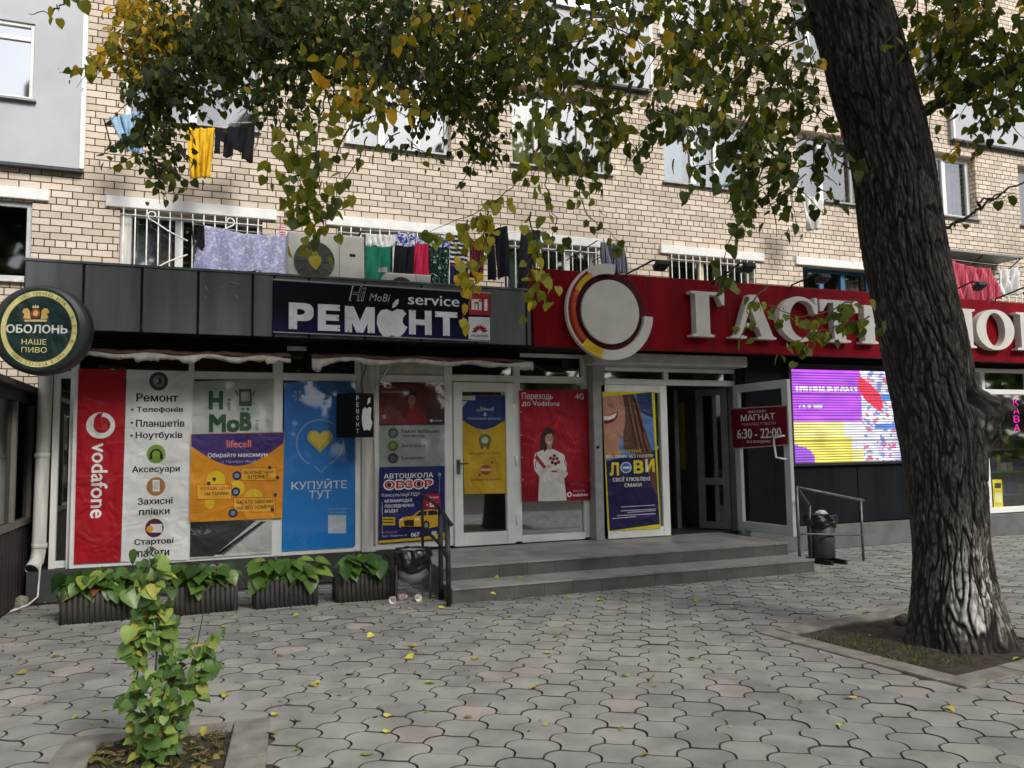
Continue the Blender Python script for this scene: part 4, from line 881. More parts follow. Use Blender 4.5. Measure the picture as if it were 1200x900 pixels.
p = Panel((0, YE-0.026, 0)); YL = (222, 206, 40)
p.slab([(712.3, 622.5), (774, 619.5), (767, 458.8), (705.8, 459.2)], YL)
q0, q1, q2, q3 = (714.5, 622), (773, 614), (763.5, 459.5), (706, 465)
def qq(u, v):   # inside the tilted inner sheet, v from the top
    ax = q3[0]+(q2[0]-q3[0])*u; ay = q3[1]+(q2[1]-q3[1])*u; bx_ = q0[0]+(q1[0]-q0[0])*u; by_ = q0[1]+(q1[1]-q0[1])*u
    return (ax+(bx_-ax)*v, ay+(by_-ay)*v)
Q = lambda pts: [qq(*t) for t in pts]
BLU = (30, 27, 78)
p.poly(Q([(0, 0), (1, 0), (1, 0.5), (0, 0.5)]), (92, 132, 190), 1); p.poly(Q([(0.68, 0), (1, 0), (1, 0.2), (0.75, 0.14)]), (44, 60, 104), 2)
p.poly(Q([(0, 0.48), (1, 0.44), (1, 1), (0, 1)]), BLU, 2)
p.poly(Q([(0.3, 0), (0.62, 0), (0.72, 0.08), (0.78, 0.2), (0.86, 0.34), (0.94, 0.46), (1, 0.62), (0.98, 0.78), (0.88, 0.7), (0.8, 0.56), (0.7, 0.46), (0.5, 0.44), (0.36, 0.4), (0.4, 0.2)]), (98, 66, 52), 3)
p.poly(Q([(0, 0), (0.4, 0), (0.44, 0.1), (0.43, 0.2), (0.37, 0.3), (0.27, 0.36), (0.3, 0.45), (0.02, 0.47), (0, 0.4)]), (188, 134, 112), 4)
for k_ in range(9): u = 0.46+0.05*k_; p.poly(Q([(u, 0.02*k_), (u+0.02, 0.02*k_), (u+0.15, 0.3+0.02*k_), (u+0.2, 0.45), (u+0.17, 0.45), (u+0.11, 0.3+0.02*k_)]) if u < 0.76 else Q([(0.6, 0), (0.62, 0), (0.8, 0.3), (0.78, 0.3)]), (134, 92, 68) if k_ % 2 else (70, 46, 40), 5)
p.poly(Q([(0, 0.135), (0.1, 0.145), (0.24, 0.125), (0.3, 0.12), (0.27, 0.165), (0.18, 0.195), (0.06, 0.205), (0, 0.2)]), (112, 40, 44), 5); p.poly(Q([(0, 0.14), (0.1, 0.15), (0.27, 0.13), (0.22, 0.165), (0.1, 0.178), (0, 0.176)]), (236, 232, 226), 6)
p.poly(Q([(0.08, 0.05), (0.2, 0.06), (0.22, 0.075), (0.16, 0.085), (0.1, 0.075)]), (164, 108, 90), 5); p.poly(Q([(0, 0.24), (0.2, 0.235), (0.3, 0.2), (0.3, 0.26), (0.18, 0.32), (0, 0.33)]), (198, 146, 124), 5)
p.text('БЕЗ ТЮТЮНУ,', 738.5, 529, 28, 4, YL, 0.02, l=7); p.text('БЕЗ ДИМУ, БЕЗ ПОПЕЛУ', 738, 535, 55, 4, W_, 0.02, l=7)
p.text('Л', 719.5, 549.5, 11, 15.5, YL, 0.04, l=7); p.disc(733.3, 547.8, 6.6, (190, 206, 222), 7); p.disc(733.3, 547.8, 5.2, (60, 110, 170), 8); p.rect(729.5, 546.8, 737.5, 549.2, W_, 9); p.text('В', 748, 547, 11.5, 15.5, YL, 0.04, l=7); p.text('И', 761.3, 545.5, 11, 15.5, YL, 0.04, l=7)
p.poly([(756, 538.2), (758.2, 538), (759, 553), (756.8, 553.2)], W_, 8)
p.text('СВОЇ УЛЮБЛЕНІ', 740, 561, 44, 5.6, W_, 0.025, l=7); p.text('СМАКИ', 741.5, 568.3, 20, 4.6, W_, 0.025, l=7)
for y_, x0, x1 in ((592.5, 727, 767), (597, 727, 768), (598.8, 735, 768), (602.5, 723, 768), (606, 717, 745)): p.poly([(x0, y_+1.2), (x1, y_-1.2), (x1, y_-0.2), (x0, y_+2.2)], (190, 190, 210), 7)
p.build('poster', 'yellow edged blue poster of a smiling mouth on the fixed entrance door', 'poster')

# opening hours sign on the open door
p = Panel(hin+DN*0.045, DU, (0, 0, 1), 0.008); SR = (112, 16, 32)
p.slab([(859.5, 526.5), (923, 522), (921, 474.5), (856, 478.5)], SR)
p.poly([(856.5, 480), (921, 476), (921, 474.5), (856, 478.5)], (180, 140, 146), 1); p.poly([(859.5, 526.5), (923, 522), (923, 520.6), (859.5, 525)], (190, 150, 156), 1)
p.text('МАГАЗИН', 887, 482.2, 20, 3, W_, 0.01); p.text('МАГНАТ', 887.7, 488.8, 40, 7.5, W_, 0.02); p.text('РОЗКЛАД РОБОТИ', 888.7, 497, 40, 3.8, (214, 180, 184), 0.005); p.text('6:30 - 22:00', 889, 507.8, 52, 12, W_, 0.022); p.text('БЕЗ ВИХІДНИХ', 889, 517.8, 28, 3.5, W_, 0.01)
p.build('sign', 'dark red opening hours sign hung on the open glass door', 'sign')

# repair sign
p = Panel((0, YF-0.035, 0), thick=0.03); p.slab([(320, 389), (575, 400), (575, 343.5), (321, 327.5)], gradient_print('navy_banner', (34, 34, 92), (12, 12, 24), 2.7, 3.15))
LG = (226, 228, 232)
for t_, x, y, ww, hh in (('Р', 353, 370.5, 29, 31), ('Е', 385.5, 372.3, 26, 31), ('М', 421.7, 374.6, 35, 30.5), ('Н', 492.5, 378, 26.5, 28.5), ('Т', 523, 379.5, 26, 28)): p.text(t_, x, y, ww, hh, LG, 0.055)
def apple(p, cx, cy, w_, h_, c, l=2, bite=True):
    pr = [(0, -0.34), (0.16, -0.42), (0.34, -0.4), (0.46, -0.26)] + ([(0.36, -0.14), (0.34, 0.02), (0.4, 0.12), (0.5, 0.18)] if bite else [(0.5, -0.1), (0.48, 0.15)]) + [(0.4, 0.36), (0.26, 0.5), (0.12, 0.5), (0, 0.46), (-0.14, 0.5), (-0.28, 0.5), (-0.42, 0.32), (-0.5, 0.06), (-0.48, -0.2), (-0.36, -0.38), (-0.18, -0.42)]
    p.poly([(cx+a*w_, cy+b*h_) for a, b in pr], c, l); p.poly([(cx+a*w_, cy+b*h_) for a, b in ((0.0, -0.46), (0.02, -0.6), (0.14, -0.74), (0.22, -0.76), (0.2, -0.6), (0.1, -0.49))], c, l)
apple(p, 459.5, 377, 36, 35, LG)
p.text('service', 508.5, 352.3, 60, 12, LG, 0.012); p.text('Hi', 419, 344, 20, 18, LG, 0.02, 0.3); p.text('Hi', 419.3, 344, 18.5, 16.5, (30, 30, 44), 0, 0.3, l=3); p.text('MoBi', 445, 348.8, 25, 9, (170, 172, 180), 0.005, 0.3)
p.poly([(549.5, 368.8), (574.3, 369.6), (574.3, 344.6), (549.5, 343)], (166, 34, 44), 1)
for x0, x1, y0, y1 in ((552.5, 556, 351, 363), (556, 564, 350.8, 353.8), (561, 564.3, 351.5, 363.5), (557, 559.5, 356, 363.3), (567.5, 571, 350.5, 364)): p.rect(x0, y0, x1, y1, W_, 2)
p.poly([(549, 397.5), (574.3, 398.8), (574.3, 371.8), (549, 371.3)], (214, 214, 216), 1)
for i in range(8):
    a_ = math.radians(12+i*22.3); c_, s_ = math.cos(a_), math.sin(a_); bx_, by_ = 561.8, 389.5
    p.poly([(bx_+c_*2.2, by_-s_*2.2), (bx_+c_*6-s_*1.8, by_-s_*6-c_*1.8), (bx_+c_*9, by_-s_*9-c_*1.2), (bx_+c_*10, by_-s_*10+0.4), (bx_+c_*6+s_*1.5, by_-s_*6+c_*1.5)], (150, 26, 40), 2)
p.text('HUAWEI', 562, 393.6, 19, 3, (40, 30, 34), 0.02)
for x0, y0, x1, y1 in ((320, 326.3, 575.3, 342.6), ): p.poly([(320, 328.2), (575.3, 344.4), (575.3, 342.6), (320, 326.3)], ZINC, 1)
p.poly([(320, 389.6), (575.3, 400.8), (575.3, 399.2), (320, 388.2)], ZINC, 1)
p.build('sign', 'navy repair sign with white capital letters and an apple on the grey fascia', 'sign')

# projecting light box
BX = thing('light_box', at(414, 487, Y=9.25), 'small black projecting light box with a white apple on its side', 'sign')
c = at(416, 487, Y=9.3); ang = math.radians(-32)   # turned so that two faces show
U1 = Vector((math.cos(ang), -math.sin(ang)*-1, 0)); U1 = Vector((math.cos(math.radians(30)), math.sin(math.radians(30)), 0)); N1 = Vector((U1.y, -U1.x, 0))
mb = MB(); mb.obox(c, U1*0.14, N1*0.17, (0, 0, 0.255), paint('black_acrylic', (9, 9, 10), 0.5, spec=0.15)); bevel(mb.build('case', BX), 0.008, 2)
p = Panel(c+N1*0.171, U1, (0, 0, 1)); p.mb = MB()
def lu(u0, u1, v0, v1, cc): p.poly([(u0, v0), (u1, v0), (u1, v1), (u0, v1)], cc, 1, uv=True)
ap = [(0, -0.34), (0.2, -0.42), (0.42, -0.38), (0.36, -0.12), (0.36, 0.05), (0.5, 0.18), (0.4, 0.38), (0.26, 0.5), (0, 0.46), (-0.28, 0.5), (-0.45, 0.3), (-0.5, 0.0), (-0.42, -0.3), (-0.2, -0.42)]
p.poly([(0.035+a*0.16, -0.03-b*0.3) for a, b in ap], (214, 214, 212), 1, uv=True); p.poly([(0.035, 0.12), (0.05, 0.19), (0.09, 0.21), (0.08, 0.15)], (214, 214, 212), 1, uv=True)
for i, ch in enumerate('РЕМОНТ'):
    V_, F_ = text_geo(ch, 0.02, 0); xs = [q[0] for q in V_]; ys = [q[1] for q in V_]
    p.mb.add([p.P(-0.105+((x-min(xs))/(max(xs)-min(xs))-0.5)*0.035, 0.19-i*0.075+((y-min(ys))/(max(ys)-min(ys))-0.5)*0.05, 1) for x, y in V_], F_, ink((214, 214, 212)))
p.build('lettering', parent=None).parent = BX
o = [x for x in COL.objects if x.name.startswith('lettering')][-1]; o.location = -BX.location
mb = MB(); mb.tube([c+Vector((0.05, 0.05, 0.2)), Vector((c.x+0.15, YG-0.05, c.z+0.2))], 0.012, IRON); mb.tube([c+Vector((0.05, 0.05, -0.2)), Vector((c.x+0.15, YG-0.05, c.z-0.2))], 0.012, IRON); mb.build('bracket', BX)

# round beer sign
dc = at(46, 385.5, Y=8.6); BS = thing('beer_sign', dc, 'round dark green beer sign with a cream ring hanging over the kiosk', 'sign')
mb = MB(); R0 = 0.425
mb.lathe(dc+Vector((0, 0.0, 0)), [(0, 0), (R0-0.02, 0), (R0, 0.02), (R0+0.012, 0.06), (R0+0.012, 0.16), (R0, 0.2), (0, 0.2)], paint('sign_case', (40, 44, 42), 0.45, 0.1), 56, axis=(0.16, 1, 0))
mb.build('case', BS)
ax = Vector((0.16, 1, 0)).normalized(); U2 = Vector((ax.y, -ax.x, 0)); p = Panel(dc-ax*0.002, U2, (0, 0, 1))
CRM = (206, 196, 130); DG = (18, 44, 40)
p.disc(46, 385.5, 48, DG, 1, seg=56); p.ring(46, 385.5, 38.6, 44.8, CRM, 2, seg=60); p.ring(46, 385.5, 38.2, 39, (120, 100, 50), 3, seg=60)
GO = (196, 160, 90)
p.disc(42, 367, 5.5, (150, 66, 40), 3); p.disc(42, 367, 3.2, (206, 180, 120), 4, seg=16); p.poly([(38, 361), (39, 357.5), (41, 359.5), (42, 356.5), (43, 359.5), (45, 357.5), (46, 361)], (206, 190, 140), 3)
for s_ in (-1, 1): p.poly([(42+s_*6, 374), (42+s_*7, 364), (42+s_*10, 361), (42+s_*14, 362), (42+s_*16, 366), (42+s_*13, 368), (42+s_*15, 373)], GO, 3)
p.rect(29, 374.5, 55, 377, (190, 170, 110), 3)
p.text('ОБОЛОНЬ', 43.5, 385.5, 72, 10.5, (206, 204, 196), 0.03); p.text('НАШЕ', 40, 400.5, 29, 6.5, CRM, 0.006); p.text('ПИВО', 40, 410, 30, 6.5, CRM, 0.006)
def arc_text(txt, r, a0, a1, flip):
    u, v, ku, kv = p.frame_px(46, 385.5)
    for i, ch in enumerate(txt):
        if ch == ' ': continue
        V_, F_ = text_geo(ch, 0.01, 0); xs = [q[0] for q in V_]; ys = [q[1] for q in V_]; a_ = math.radians(a0+(a1-a0)*i/(len(txt)-1)); e1 = Vector((-math.sin(a_), math.cos(a_)))*(-1 if not flip else 1); e2 = Vector((math.cos(a_), math.sin(a_)))*(1 if not flip else -1)
        q = Vector((math.cos(a_), math.sin(a_)))*r; vs = []
        for x, y in V_:
            w2 = q+e1*((x-(min(xs)+max(xs))/2)*5.2)+e2*((y-0.35)*5.2); vs.append(p.P(u+w2.x*ku, v+w2.y*kv, 4))
        p.mb.add(vs, F_, ink((70, 66, 40)))
arc_text('ПИВО CERVEZA BEER', 41.7, 125, 45, False); arc_text('ПИВО CERVEJA BIERE', 41.7, 225, 315, True); arc_text('BIER', 41.7, 20, -20, False)
o = p.build('face', parent=None); o.parent = BS; o.location = -BS.location
mb = MB(); mb.box(dc.x+0.0, dc.x+0.06, dc.y+0.15, YF+0.05, dc.z+0.12, dc.z+0.2, IRON); mb.build('bracket', BS)

# LED screen
def led():
    x0, x1 = at(927, 480, Y=YW-0.02).x, at(1042, 480, Y=YW-0.02).x+0.25; z1_ = at(926, 433, Y=YW-0.02).z; z0_ = at(936, 543, Y=YW-0.02).z
    t = thing('led_screen', ((x0+x1)/2, YW, z0_), 'lit purple and white LED advertising screen on the dark wall', 'screen')
    mb = MB(); mb.box(x0-0.05, x1+0.05, YW-0.06, YW-0.004, z0_-0.04, z1_+0.09, paint('led_case', (36, 36, 40), 0.5)); bevel(mb.build('case', t), 0.006, 2)
    nx, nz = 96, 72
    def colr(u, v):     # u right, v down
        pu, wh, ye = (0.50, 0.09, 0.85), (0.85, 0.85, 0.95), (0.85, 0.75, 0.12)
        edge = 0.60+0.06*math.sin(v*5)
        c = pu if u < 0.60 else wh
        if u >= 0.6:
            n1 = noise.noise((u*16, v*16, 0)); 
            if n1 > 0.3: c = (0.25, 0.3, 0.6)
            elif n1 < -0.34: c = (0.6, 0.2, 0.3)
            elif noise.noise((u*7, v*9, 3)) > 0.12: c = (0.62, 0.6, 0.85)
            if (0.27 < v < 0.34 and u > 0.74) or (0.58 < v < 0.64 and 0.72 < u < 0.98): c = (0.08, 0.25, 0.75)
            if 0.8 < v < 0.86 and u > 0.78 and n1 > -0.1: c = (0.7, 0.15, 0.3)
        if v > 0.55 and u < 0.60: c = wh if u > 0.44 and v < 0.86 else (0.9, 0.82, 0.35)
        if v > 0.72 and u < 0.5: c = ye
        if (u/0.17)**2+((v-0.97)/0.16)**2 < 1: c = (0.36, 0.1, 0.75)
        ru = 0.6+0.16*(v-0.1)/0.35
        if 0.07 < v < 0.45 and abs(u-(ru+0.02)) < 0.085*math.sin(math.pi*min(1, max(0, (v-0.05)/0.42))): c = (0.85, 0.03, 0.08)
        if 0.18 < v < 0.24 and 0.03 < u < 0.57 and noise.noise((u*60, v*9, 5)) > -0.12: c = (0.9, 0.85, 1)
        if 0.375 < v < 0.415 and 0.03 < u < 0.26 and noise.noise((u*60, v*9, 7)) > -0.12: c = (0.9, 0.85, 1)
        if 0.585 < v < 0.71 and 0.02 < u < 0.43:
            k_ = (u-0.02)/0.41*5.6; c = (0.92, 0.84, 0.2) if (k_ % 1) < 0.72 and not (0.15 < (k_ % 1) < 0.5 and 0.62 < v < 0.675) else c
        return c
    me = bpy.data.meshes.new('screen'); V = []; F = []; C = []
    for j in range(nz):
        za = z1_-(z1_-z0_)*j/nz; zb_ = z1_-(z1_-z0_)*(j+1)/nz; ph = (j*34/nz) % 1
        for i in range(nx):
            xa = x0+(x1-x0)*i/nx; xb = x0+(x1-x0)*(i+1)/nx; b = len(V)
            V += [(xa, YW-0.062, zb_), (xb, YW-0.062, zb_), (xb, YW-0.062, za), (xa, YW-0.062, za)]; F.append((b, b+1, b+2, b+3))
            g_ = (1.22 if ph < 0.5 else 0.36)*(0.88+0.3*noise.noise((i*0.07, j*0.12, 2))); C.append([q*g_ for q in colr((i+0.5)/nx, (j+0.5)/nz)]+[1])
    me.from_pydata([tuple(Vector(v)-t.location) for v in V], [], F)
    a = me.attributes.new('pixel', 'FLOAT_COLOR', 'FACE'); a.data.foreach_set('color', np.array(C, dtype=np.float32).ravel())
    m, tr, b = new_mat('led_pixels'); at_ = tr.nodes.new('ShaderNodeAttribute'); at_.attribute_name = 'pixel'; b.inputs['Base Color'].default_value = (0.02, 0.02, 0.02, 1)
    tr.links.new(at_.outputs['Color'], b.inputs['Emission Color']); b.inputs['Emission Strength'].default_value = 0.75
    me.materials.append(m); o = bpy.data.objects.new('screen', me); COL.objects.link(o); o.parent = t
led()
# neon coffee sign and yellow sheet in the right window
p = Panel((0, YW+0.1, 0)); 
for i, ch in enumerate('КАВА'): p.text(ch, 1190.5+i*0.4, 471+i*10, 7, 8, K_, 0.0, l=1, emis=emit('neon_pink', (240, 40, 160), 2.2))
p.poly([(1183, 505), (1202, 505), (1201, 463), (1182, 463)], (30, 26, 30), 0)
p.build('neon_sign', 'pink glowing vertical coffee sign in the grocery window', 'sign')
p = Panel((0, YW+0.03, 0)); p.slab([(1165, 597), (1176, 597), (1174, 562), (1163, 562)], (206, 190, 60)); p.rect(1165.5, 566, 1173, 572, (70, 60, 40), 1); p.rect(1166, 577, 1174, 589, (226, 220, 160), 1)
p.build('notice', 'narrow yellow notice low in the grocery window', 'notice')

# big letters
SL = thing('store_sign', (9.5, YF-0.1, 2.8), 'white raised serif letters on the red fascia', 'sign')
LM = paint('letter_face', (206, 204, 196), 0.45, 0.06, 3)
def arcpts(cx, cy, rx, ry, a0, a1, n=24): return [(cx+rx*math.cos(math.radians(a0+(a1-a0)*i/n)), cy+ry*math.sin(math.radians(a0+(a1-a0)*i/n))) for i in range(n+1)]
sf, st, th = 0.07, 0.09, 0.28    # serif height, serif overhang, stem
def stemI(x, w_): return [(x, 0), (x+w_+2*st, 0), (x+w_+2*st, sf*0.6), (x+w_+st, sf), (x+w_+st, 1-sf), (x+w_+2*st, 1-sf*0.6), (x+w_+2*st, 1), (x, 1), (x, 1-sf*0.6), (x+st, 1-sf), (x+st, sf), (x, sf*0.6)]
GLY = {
 'Г': [[(0, 0), (0.62, 0), (0.62, sf*0.6), (0.5, sf), (0.5, 1-sf), (0.74, 1-sf), (0.86, 0.72), (0.92, 0.72), (0.92, 1), (0, 1), (0, 1-sf*0.6), (0.12, 1-sf), (0.12, sf), (0, sf*0.6)]],
 'Т': [[(0.22, 0), (0.78, 0), (0.78, sf*0.6), (0.65, sf), (0.65, 1-sf), (0.8, 1-sf), (0.93, 0.72), (1.0, 0.72), (1.0, 1), (0, 1), (0, 0.72), (0.07, 0.72), (0.2, 1-sf), (0.35, 1-sf), (0.35, sf), (0.22, sf*0.6)]],
 'А': [[(0, 0), (0.34, 0), (0.34, sf*0.6), (0.23, sf), (0.3, 0.27), (0.6, 0.27), (0.67, sf), (0.58, sf*0.6), (0.58, 0), (1.0, 0), (1.0, sf*0.6), (0.93, sf), (0.6, 1.0), (0.42, 1.0), (0.13, sf), (0, sf*0.6)], 'hole', [(0.335, 0.35), (0.445, 0.72), (0.565, 0.35)]],
 'Н': [[(0, 0), (0.42, 0), (0.42, sf*0.6), (0.34, sf), (0.34, 0.46), (0.66, 0.46), (0.66, sf), (0.58, sf*0.6), (0.58, 0), (1, 0), (1, sf*0.6), (0.92, sf), (0.92, 1-sf), (1, 1-sf*0.6), (1, 1), (0.58, 1), (0.58, 1-sf*0.6), (0.66, 1-sf), (0.66, 0.57), (0.34, 0.57), (0.34, 1-sf), (0.42, 1-sf*0.6), (0.42, 1), (0, 1), (0, 1-sf*0.6), (0.08, 1-sf), (0.08, sf), (0, sf*0.6)]],
 'М': [[(0, 0), (0.3, 0), (0.3, sf*0.6), (0.21, sf), (0.21, 0.75), (0.46, 0), (0.52, 0), (0.76, 0.75), (0.76, sf), (0.66, sf*0.6), (0.66, 0), (1, 0), (1, sf*0.6), (0.93, sf), (0.93, 1-sf), (1, 1-sf*0.6), (1, 1), (0.72, 1), (0.53, 0.4), (0.33, 1), (0, 1), (0, 1-sf*0.6), (0.09, 1-sf), (0.09, sf), (0, sf*0.6)]],
 'С': [arcpts(0.52, 0.5, 0.52, 0.53, 55, 318, 30)+[(0.93, 0.0), (1.0, 0.0), (0.99, 0.33), (0.93, 0.33)]+arcpts(0.6, 0.5, 0.33, 0.43, 315, 55, 26)+[(0.92, 0.66), (0.98, 0.66), (0.98, 1.0), (0.92, 1.0)]],
 'О': [arcpts(0.5, 0.5, 0.5, 0.53, 0, 348.75, 31), 'hole', arcpts(0.5, 0.5, 0.25, 0.44, 0, 348.75, 31)],
 'Р': [[(0, 0), (0.5, 0), (0.5, sf*0.6), (0.4, sf), (0.4, 0.42), (0.6, 0.42)]+arcpts(0.6, 0.71, 0.38, 0.29, -90, 90, 14)+[(0, 1), (0, 1-sf*0.6), (0.1, 1-sf), (0.1, sf), (0, sf*0.6)], 'hole', [(0.4, 0.5), (0.55, 0.5)]+arcpts(0.55, 0.71, 0.15, 0.21, -90, 90, 10)+[(0.4, 0.92)]],
}
GLY['С'] = [arcpts(0.52, 0.5, 0.52, 0.53, 40, 312, 30)+[(0.95, 0.30)]+arcpts(0.6, 0.5, 0.34, 0.44, 318, 50, 26)+[(0.90, 0.62), (0.97, 0.62), (0.97, 1.02), (0.9, 1.02)]]
def glyph(ch, x0, x1, z0, z1, y0, y1, par):
    bm = bmesh.new(); parts = GLY[ch]; loops = [parts[0]]+([parts[2]] if len(parts) > 1 else []); es = []
    for lp in loops:
        vs = [bm.verts.new((x0+(x1-x0)*a, y0, z0+(z1-z0)*b)) for a, b in lp]
        es += [bm.edges.new((vs[i], vs[(i+1) % len(vs)])) for i in range(len(vs))]
    r = bmesh.ops.triangle_fill(bm, use_beauty=True, use_dissolve=False, edges=es)
    fs = [f_ for f_ in bm.faces]
    ex_ = bmesh.ops.extrude_face_region(bm, geom=fs); bmesh.ops.translate(bm, verts=[v for v in ex_['geom'] if isinstance(v, bmesh.types.BMVert)], vec=(0, y1-y0, 0))
    bmesh.ops.recalc_face_normals(bm, faces=bm.faces)
    me = bpy.data.meshes.new('letter'); bmesh.ops.translate(bm, verts=bm.verts, vec=-par.location); bm.to_mesh(me); bm.free(); me.materials.append(LM)
    o = bpy.data.objects.new('letter', me); COL.objects.link(o); o.parent = par
LP = [('Г', 810.5, 853), ('А', 856, 909), ('С', 913, 960), ('Т', 961.5, 1006), ('Р', 1009, 1047), ('О', 1050, 1094), ('Н', 1097.5, 1143), ('О', 1143.5, 1188), ('М', 1190.5, 1244)]
lz0, lz1 = at(832, 394.7, Y=YF-0.14).z, at(832, 342, Y=YF-0.14).z
for ch, a, b in LP: glyph(ch, at(a, 370, Y=YF-0.14).x, at(b, 375, Y=YF-0.14).x, lz0, lz1, YF-0.14, YF-0.025, SL)
# emblem
ec_ = at(716, 364, Y=YF-0.12); EMB = thing('emblem', ec_, 'big round white disc emblem with a coloured crescent on the red fascia', 'emblem')
def disc_mesh(name, cx, cz, r, y0, y1, mat, seg=64):
    mb = MB(); mb.prism([(cx+r*math.cos(2*math.pi*i/seg), y0, cz+r*math.sin(2*math.pi*i/seg)) for i in range(seg)], (0, y1-y0, 0), mat); o = mb.build(name, EMB); return bevel(o, 0.006, 2)
c0 = at(718.5, 364.5, Y=YF-0.16); rz = (at(719, 326.5, Y=YF-0.16).z-at(719, 402, Y=YF-0.16).z)/2
disc_mesh('disc', c0.x, c0.z, rz, YF-0.10, YF-0.052, LM)
def crescent(name, cx, cz, ro, cx2, cz2, ri, a0, a1, y0, y1, mat, n=60):
    mb = MB(); o_ = []; i_ = []
    for k_ in range(n+1):
        t = math.radians(a0+(a1-a0)*k_/n); o_.append((cx+ro*math.cos(t), cz+ro*math.sin(t))); i_.append((cx2+ri*math.cos(t), cz2+ri*math.sin(t)))
    vs = [(x, y, z) for x, z in o_ for y in (y0, y1)]; b = len(vs); vs += [(x, y, z) for x, z in i_ for y in (y0, y1)]; fs = []
    for k_ in range(n):
        a = 2*k_; fs += [(a, a+2, b+a+2, b+a), (a+1, b+a+1, b+a+3, a+3), (a, a+1, a+3, a+2), (b+a, b+a+2, b+a+3, b+a+1)]
    fs += [(0, b, b+1, 1), (2*n, 2*n+1, b+2*n+1, b+2*n)]
    mb.add(vs, fs, mat); return mb.build(name, EMB)
disc_mesh('backing', c0.x, c0.z, rz*1.3, YF-0.05, YF-0.022, paint('maroon', (70, 8, 20), 0.5, spec=0.2))
def arc_part(name, r0, r1, a0, a1, y0, y1, mat): crescent(name, c0.x-0.01, c0.z, rz*r1, c0.x-0.01, c0.z, rz*r0, a0, a1, y0, y1, mat)
arc_part('ring', 1.19, 1.5, 82, 356, YF-0.115, YF-0.052, LM)
crescent('stripe', c0.x-0.01, c0.z, rz*1.44, c0.x-0.01, c0.z, rz*1.19, 122, 246, YF-0.1175, YF-0.1155, ink((134, 18, 26)))
crescent('stripe', c0.x-0.01, c0.z, rz*1.33, c0.x-0.01, c0.z, rz*1.192, 126, 240, YF-0.1205, YF-0.1185, ink((186, 74, 24)))
crescent('stripe', c0.x-0.01, c0.z, rz*1.36, c0.x-0.01, c0.z, rz*1.194, 119, 152, YF-0.1235, YF-0.1215, ink((206, 164, 36)))
crescent('stripe', c0.x-0.01, c0.z, rz*1.49, c0.x-0.01, c0.z, rz*1.194, 226, 256, YF-0.1235, YF-0.1215, ink((214, 176, 36)))
# floodlights over the red fascia
def flood(px0, px1, label):
    a = at(*px0, Y=YF-0.03); b = at(*px1, Y=8.25)
    t = thing('floodlight', a, label, 'lamp', 'floodlights over the red fascia')
    mb = MB(); mb.tube([a+Vector((0, 0.05, -0.15)), a, (a+b)/2+Vector((0, 0, 0.02)), b+Vector((-0.05, 0.05, 0.02)), b], 0.013, IRON, 7); mb.build('arm', t)
    mb = MB(); mb.obox(b+Vector((0.03, 0.0, -0.05)), (0.085, 0, 0), (0, 0.06, -0.03), (0, 0.012, 0.03), IRON); bevel(mb.build('head', t), 0.01, 2)
    mb = MB(); mb.obox(b+Vector((0.03, 0.017, -0.088)), (0.07, 0, 0), (0, 0.045, -0.0225), (0, 0.001, 0.0025), GL_DARK); mb.build('lens', t)
flood((734, 321), (772, 306), 'black floodlight on an arm right of the round emblem')
flood((836, 330), (874, 309), 'black floodlight on an arm above the first letters, near the fourth window')
flood((928, 334), (962, 322), 'black floodlight on an arm below the blue framed window')
flood((1102, 347), (1146, 331), 'black floodlight just right of the tree trunk, before the pink blanket')
flood((1167, 350), (1206, 338), 'rightmost black floodlight on an arm, cut by the picture edge')

# ------------------------------------------------------------------ air conditioners on the roof
def aircon(x0, x1, z0, z1, y, label, legs=3.3):
    t = thing('air_conditioner', ((x0+x1)/2, y, z0), label, 'air conditioner', 'air conditioners on the shop roof')
    CASE = paint('ac_case', (186, 184, 174), 0.5, 0.1, 4); d_ = 0.33; W2 = x1-x0; H2 = z1-z0
    mb = MB(); mb.box(x0, x1, y, y+d_, z0, z1, CASE); o = bevel(mb.build('case', t), 0.02, 3)
    cx, cz, r = x0+W2*0.34, z0+H2*0.5, min(H2*0.37, W2*0.26)
    mb = MB(); mb.lathe((cx, y-0.004, cz), [(0, 0.0), (r*0.95, 0.0), (r, 0.004), (r, -0.004)], paint('fan_void', (74, 75, 70), 0.7), 40, axis=(0, -1, 0)); mb.build('fan', t)
    mb = MB()
    for k_ in range(1, 9): rr = r*k_/8; mb.tube([(cx+rr*math.cos(2*math.pi*i/32), y-0.016, cz+rr*math.sin(2*math.pi*i/32)) for i in range(33)], 0.0035, paint('fan_grille', (74, 75, 70), 0.6), 5, cap=False)
    for k_ in range(10): a_ = k_*math.pi/5; mb.tube([(cx, y-0.018, cz), (cx+r*math.cos(a_), y-0.018, cz+r*math.sin(a_))], 0.004, paint('fan_grille', (74, 75, 70), 0.6), 5)
    mb.build('fan_grille', t)
    mb = MB(); xs = x0+W2*0.665; mb.box(xs-0.004, xs+0.004, y-0.003, y+0.001, z0+0.01, z1-0.01, paint('ac_gap', (120, 118, 110), 0.6)); mb.box(x0+W2*0.8, x0+W2*0.88, y-0.003, y+0.001, z1-H2*0.38, z1-H2*0.33, DARK)
    mb.build('side_panel', t)
    for x in (x0+0.12, x1-0.12): mb = MB(); mb.box(x-0.03, x+0.03, y+0.02, y+d_-0.02, legs+0.001, z0-0.002, IRON); mb.build('leg', t)
a = at(337, 327, Y=10.2); b = at(427, 276, Y=10.2)
aircon(a.x, b.x, a.z-0.12, at(382, 273.5, Y=10.2).z, 10.2, 'large white air conditioner unit on the roof left of the laundry')
a = at(452, 330, Y=10.0); b = at(505, 323, Y=10.0)
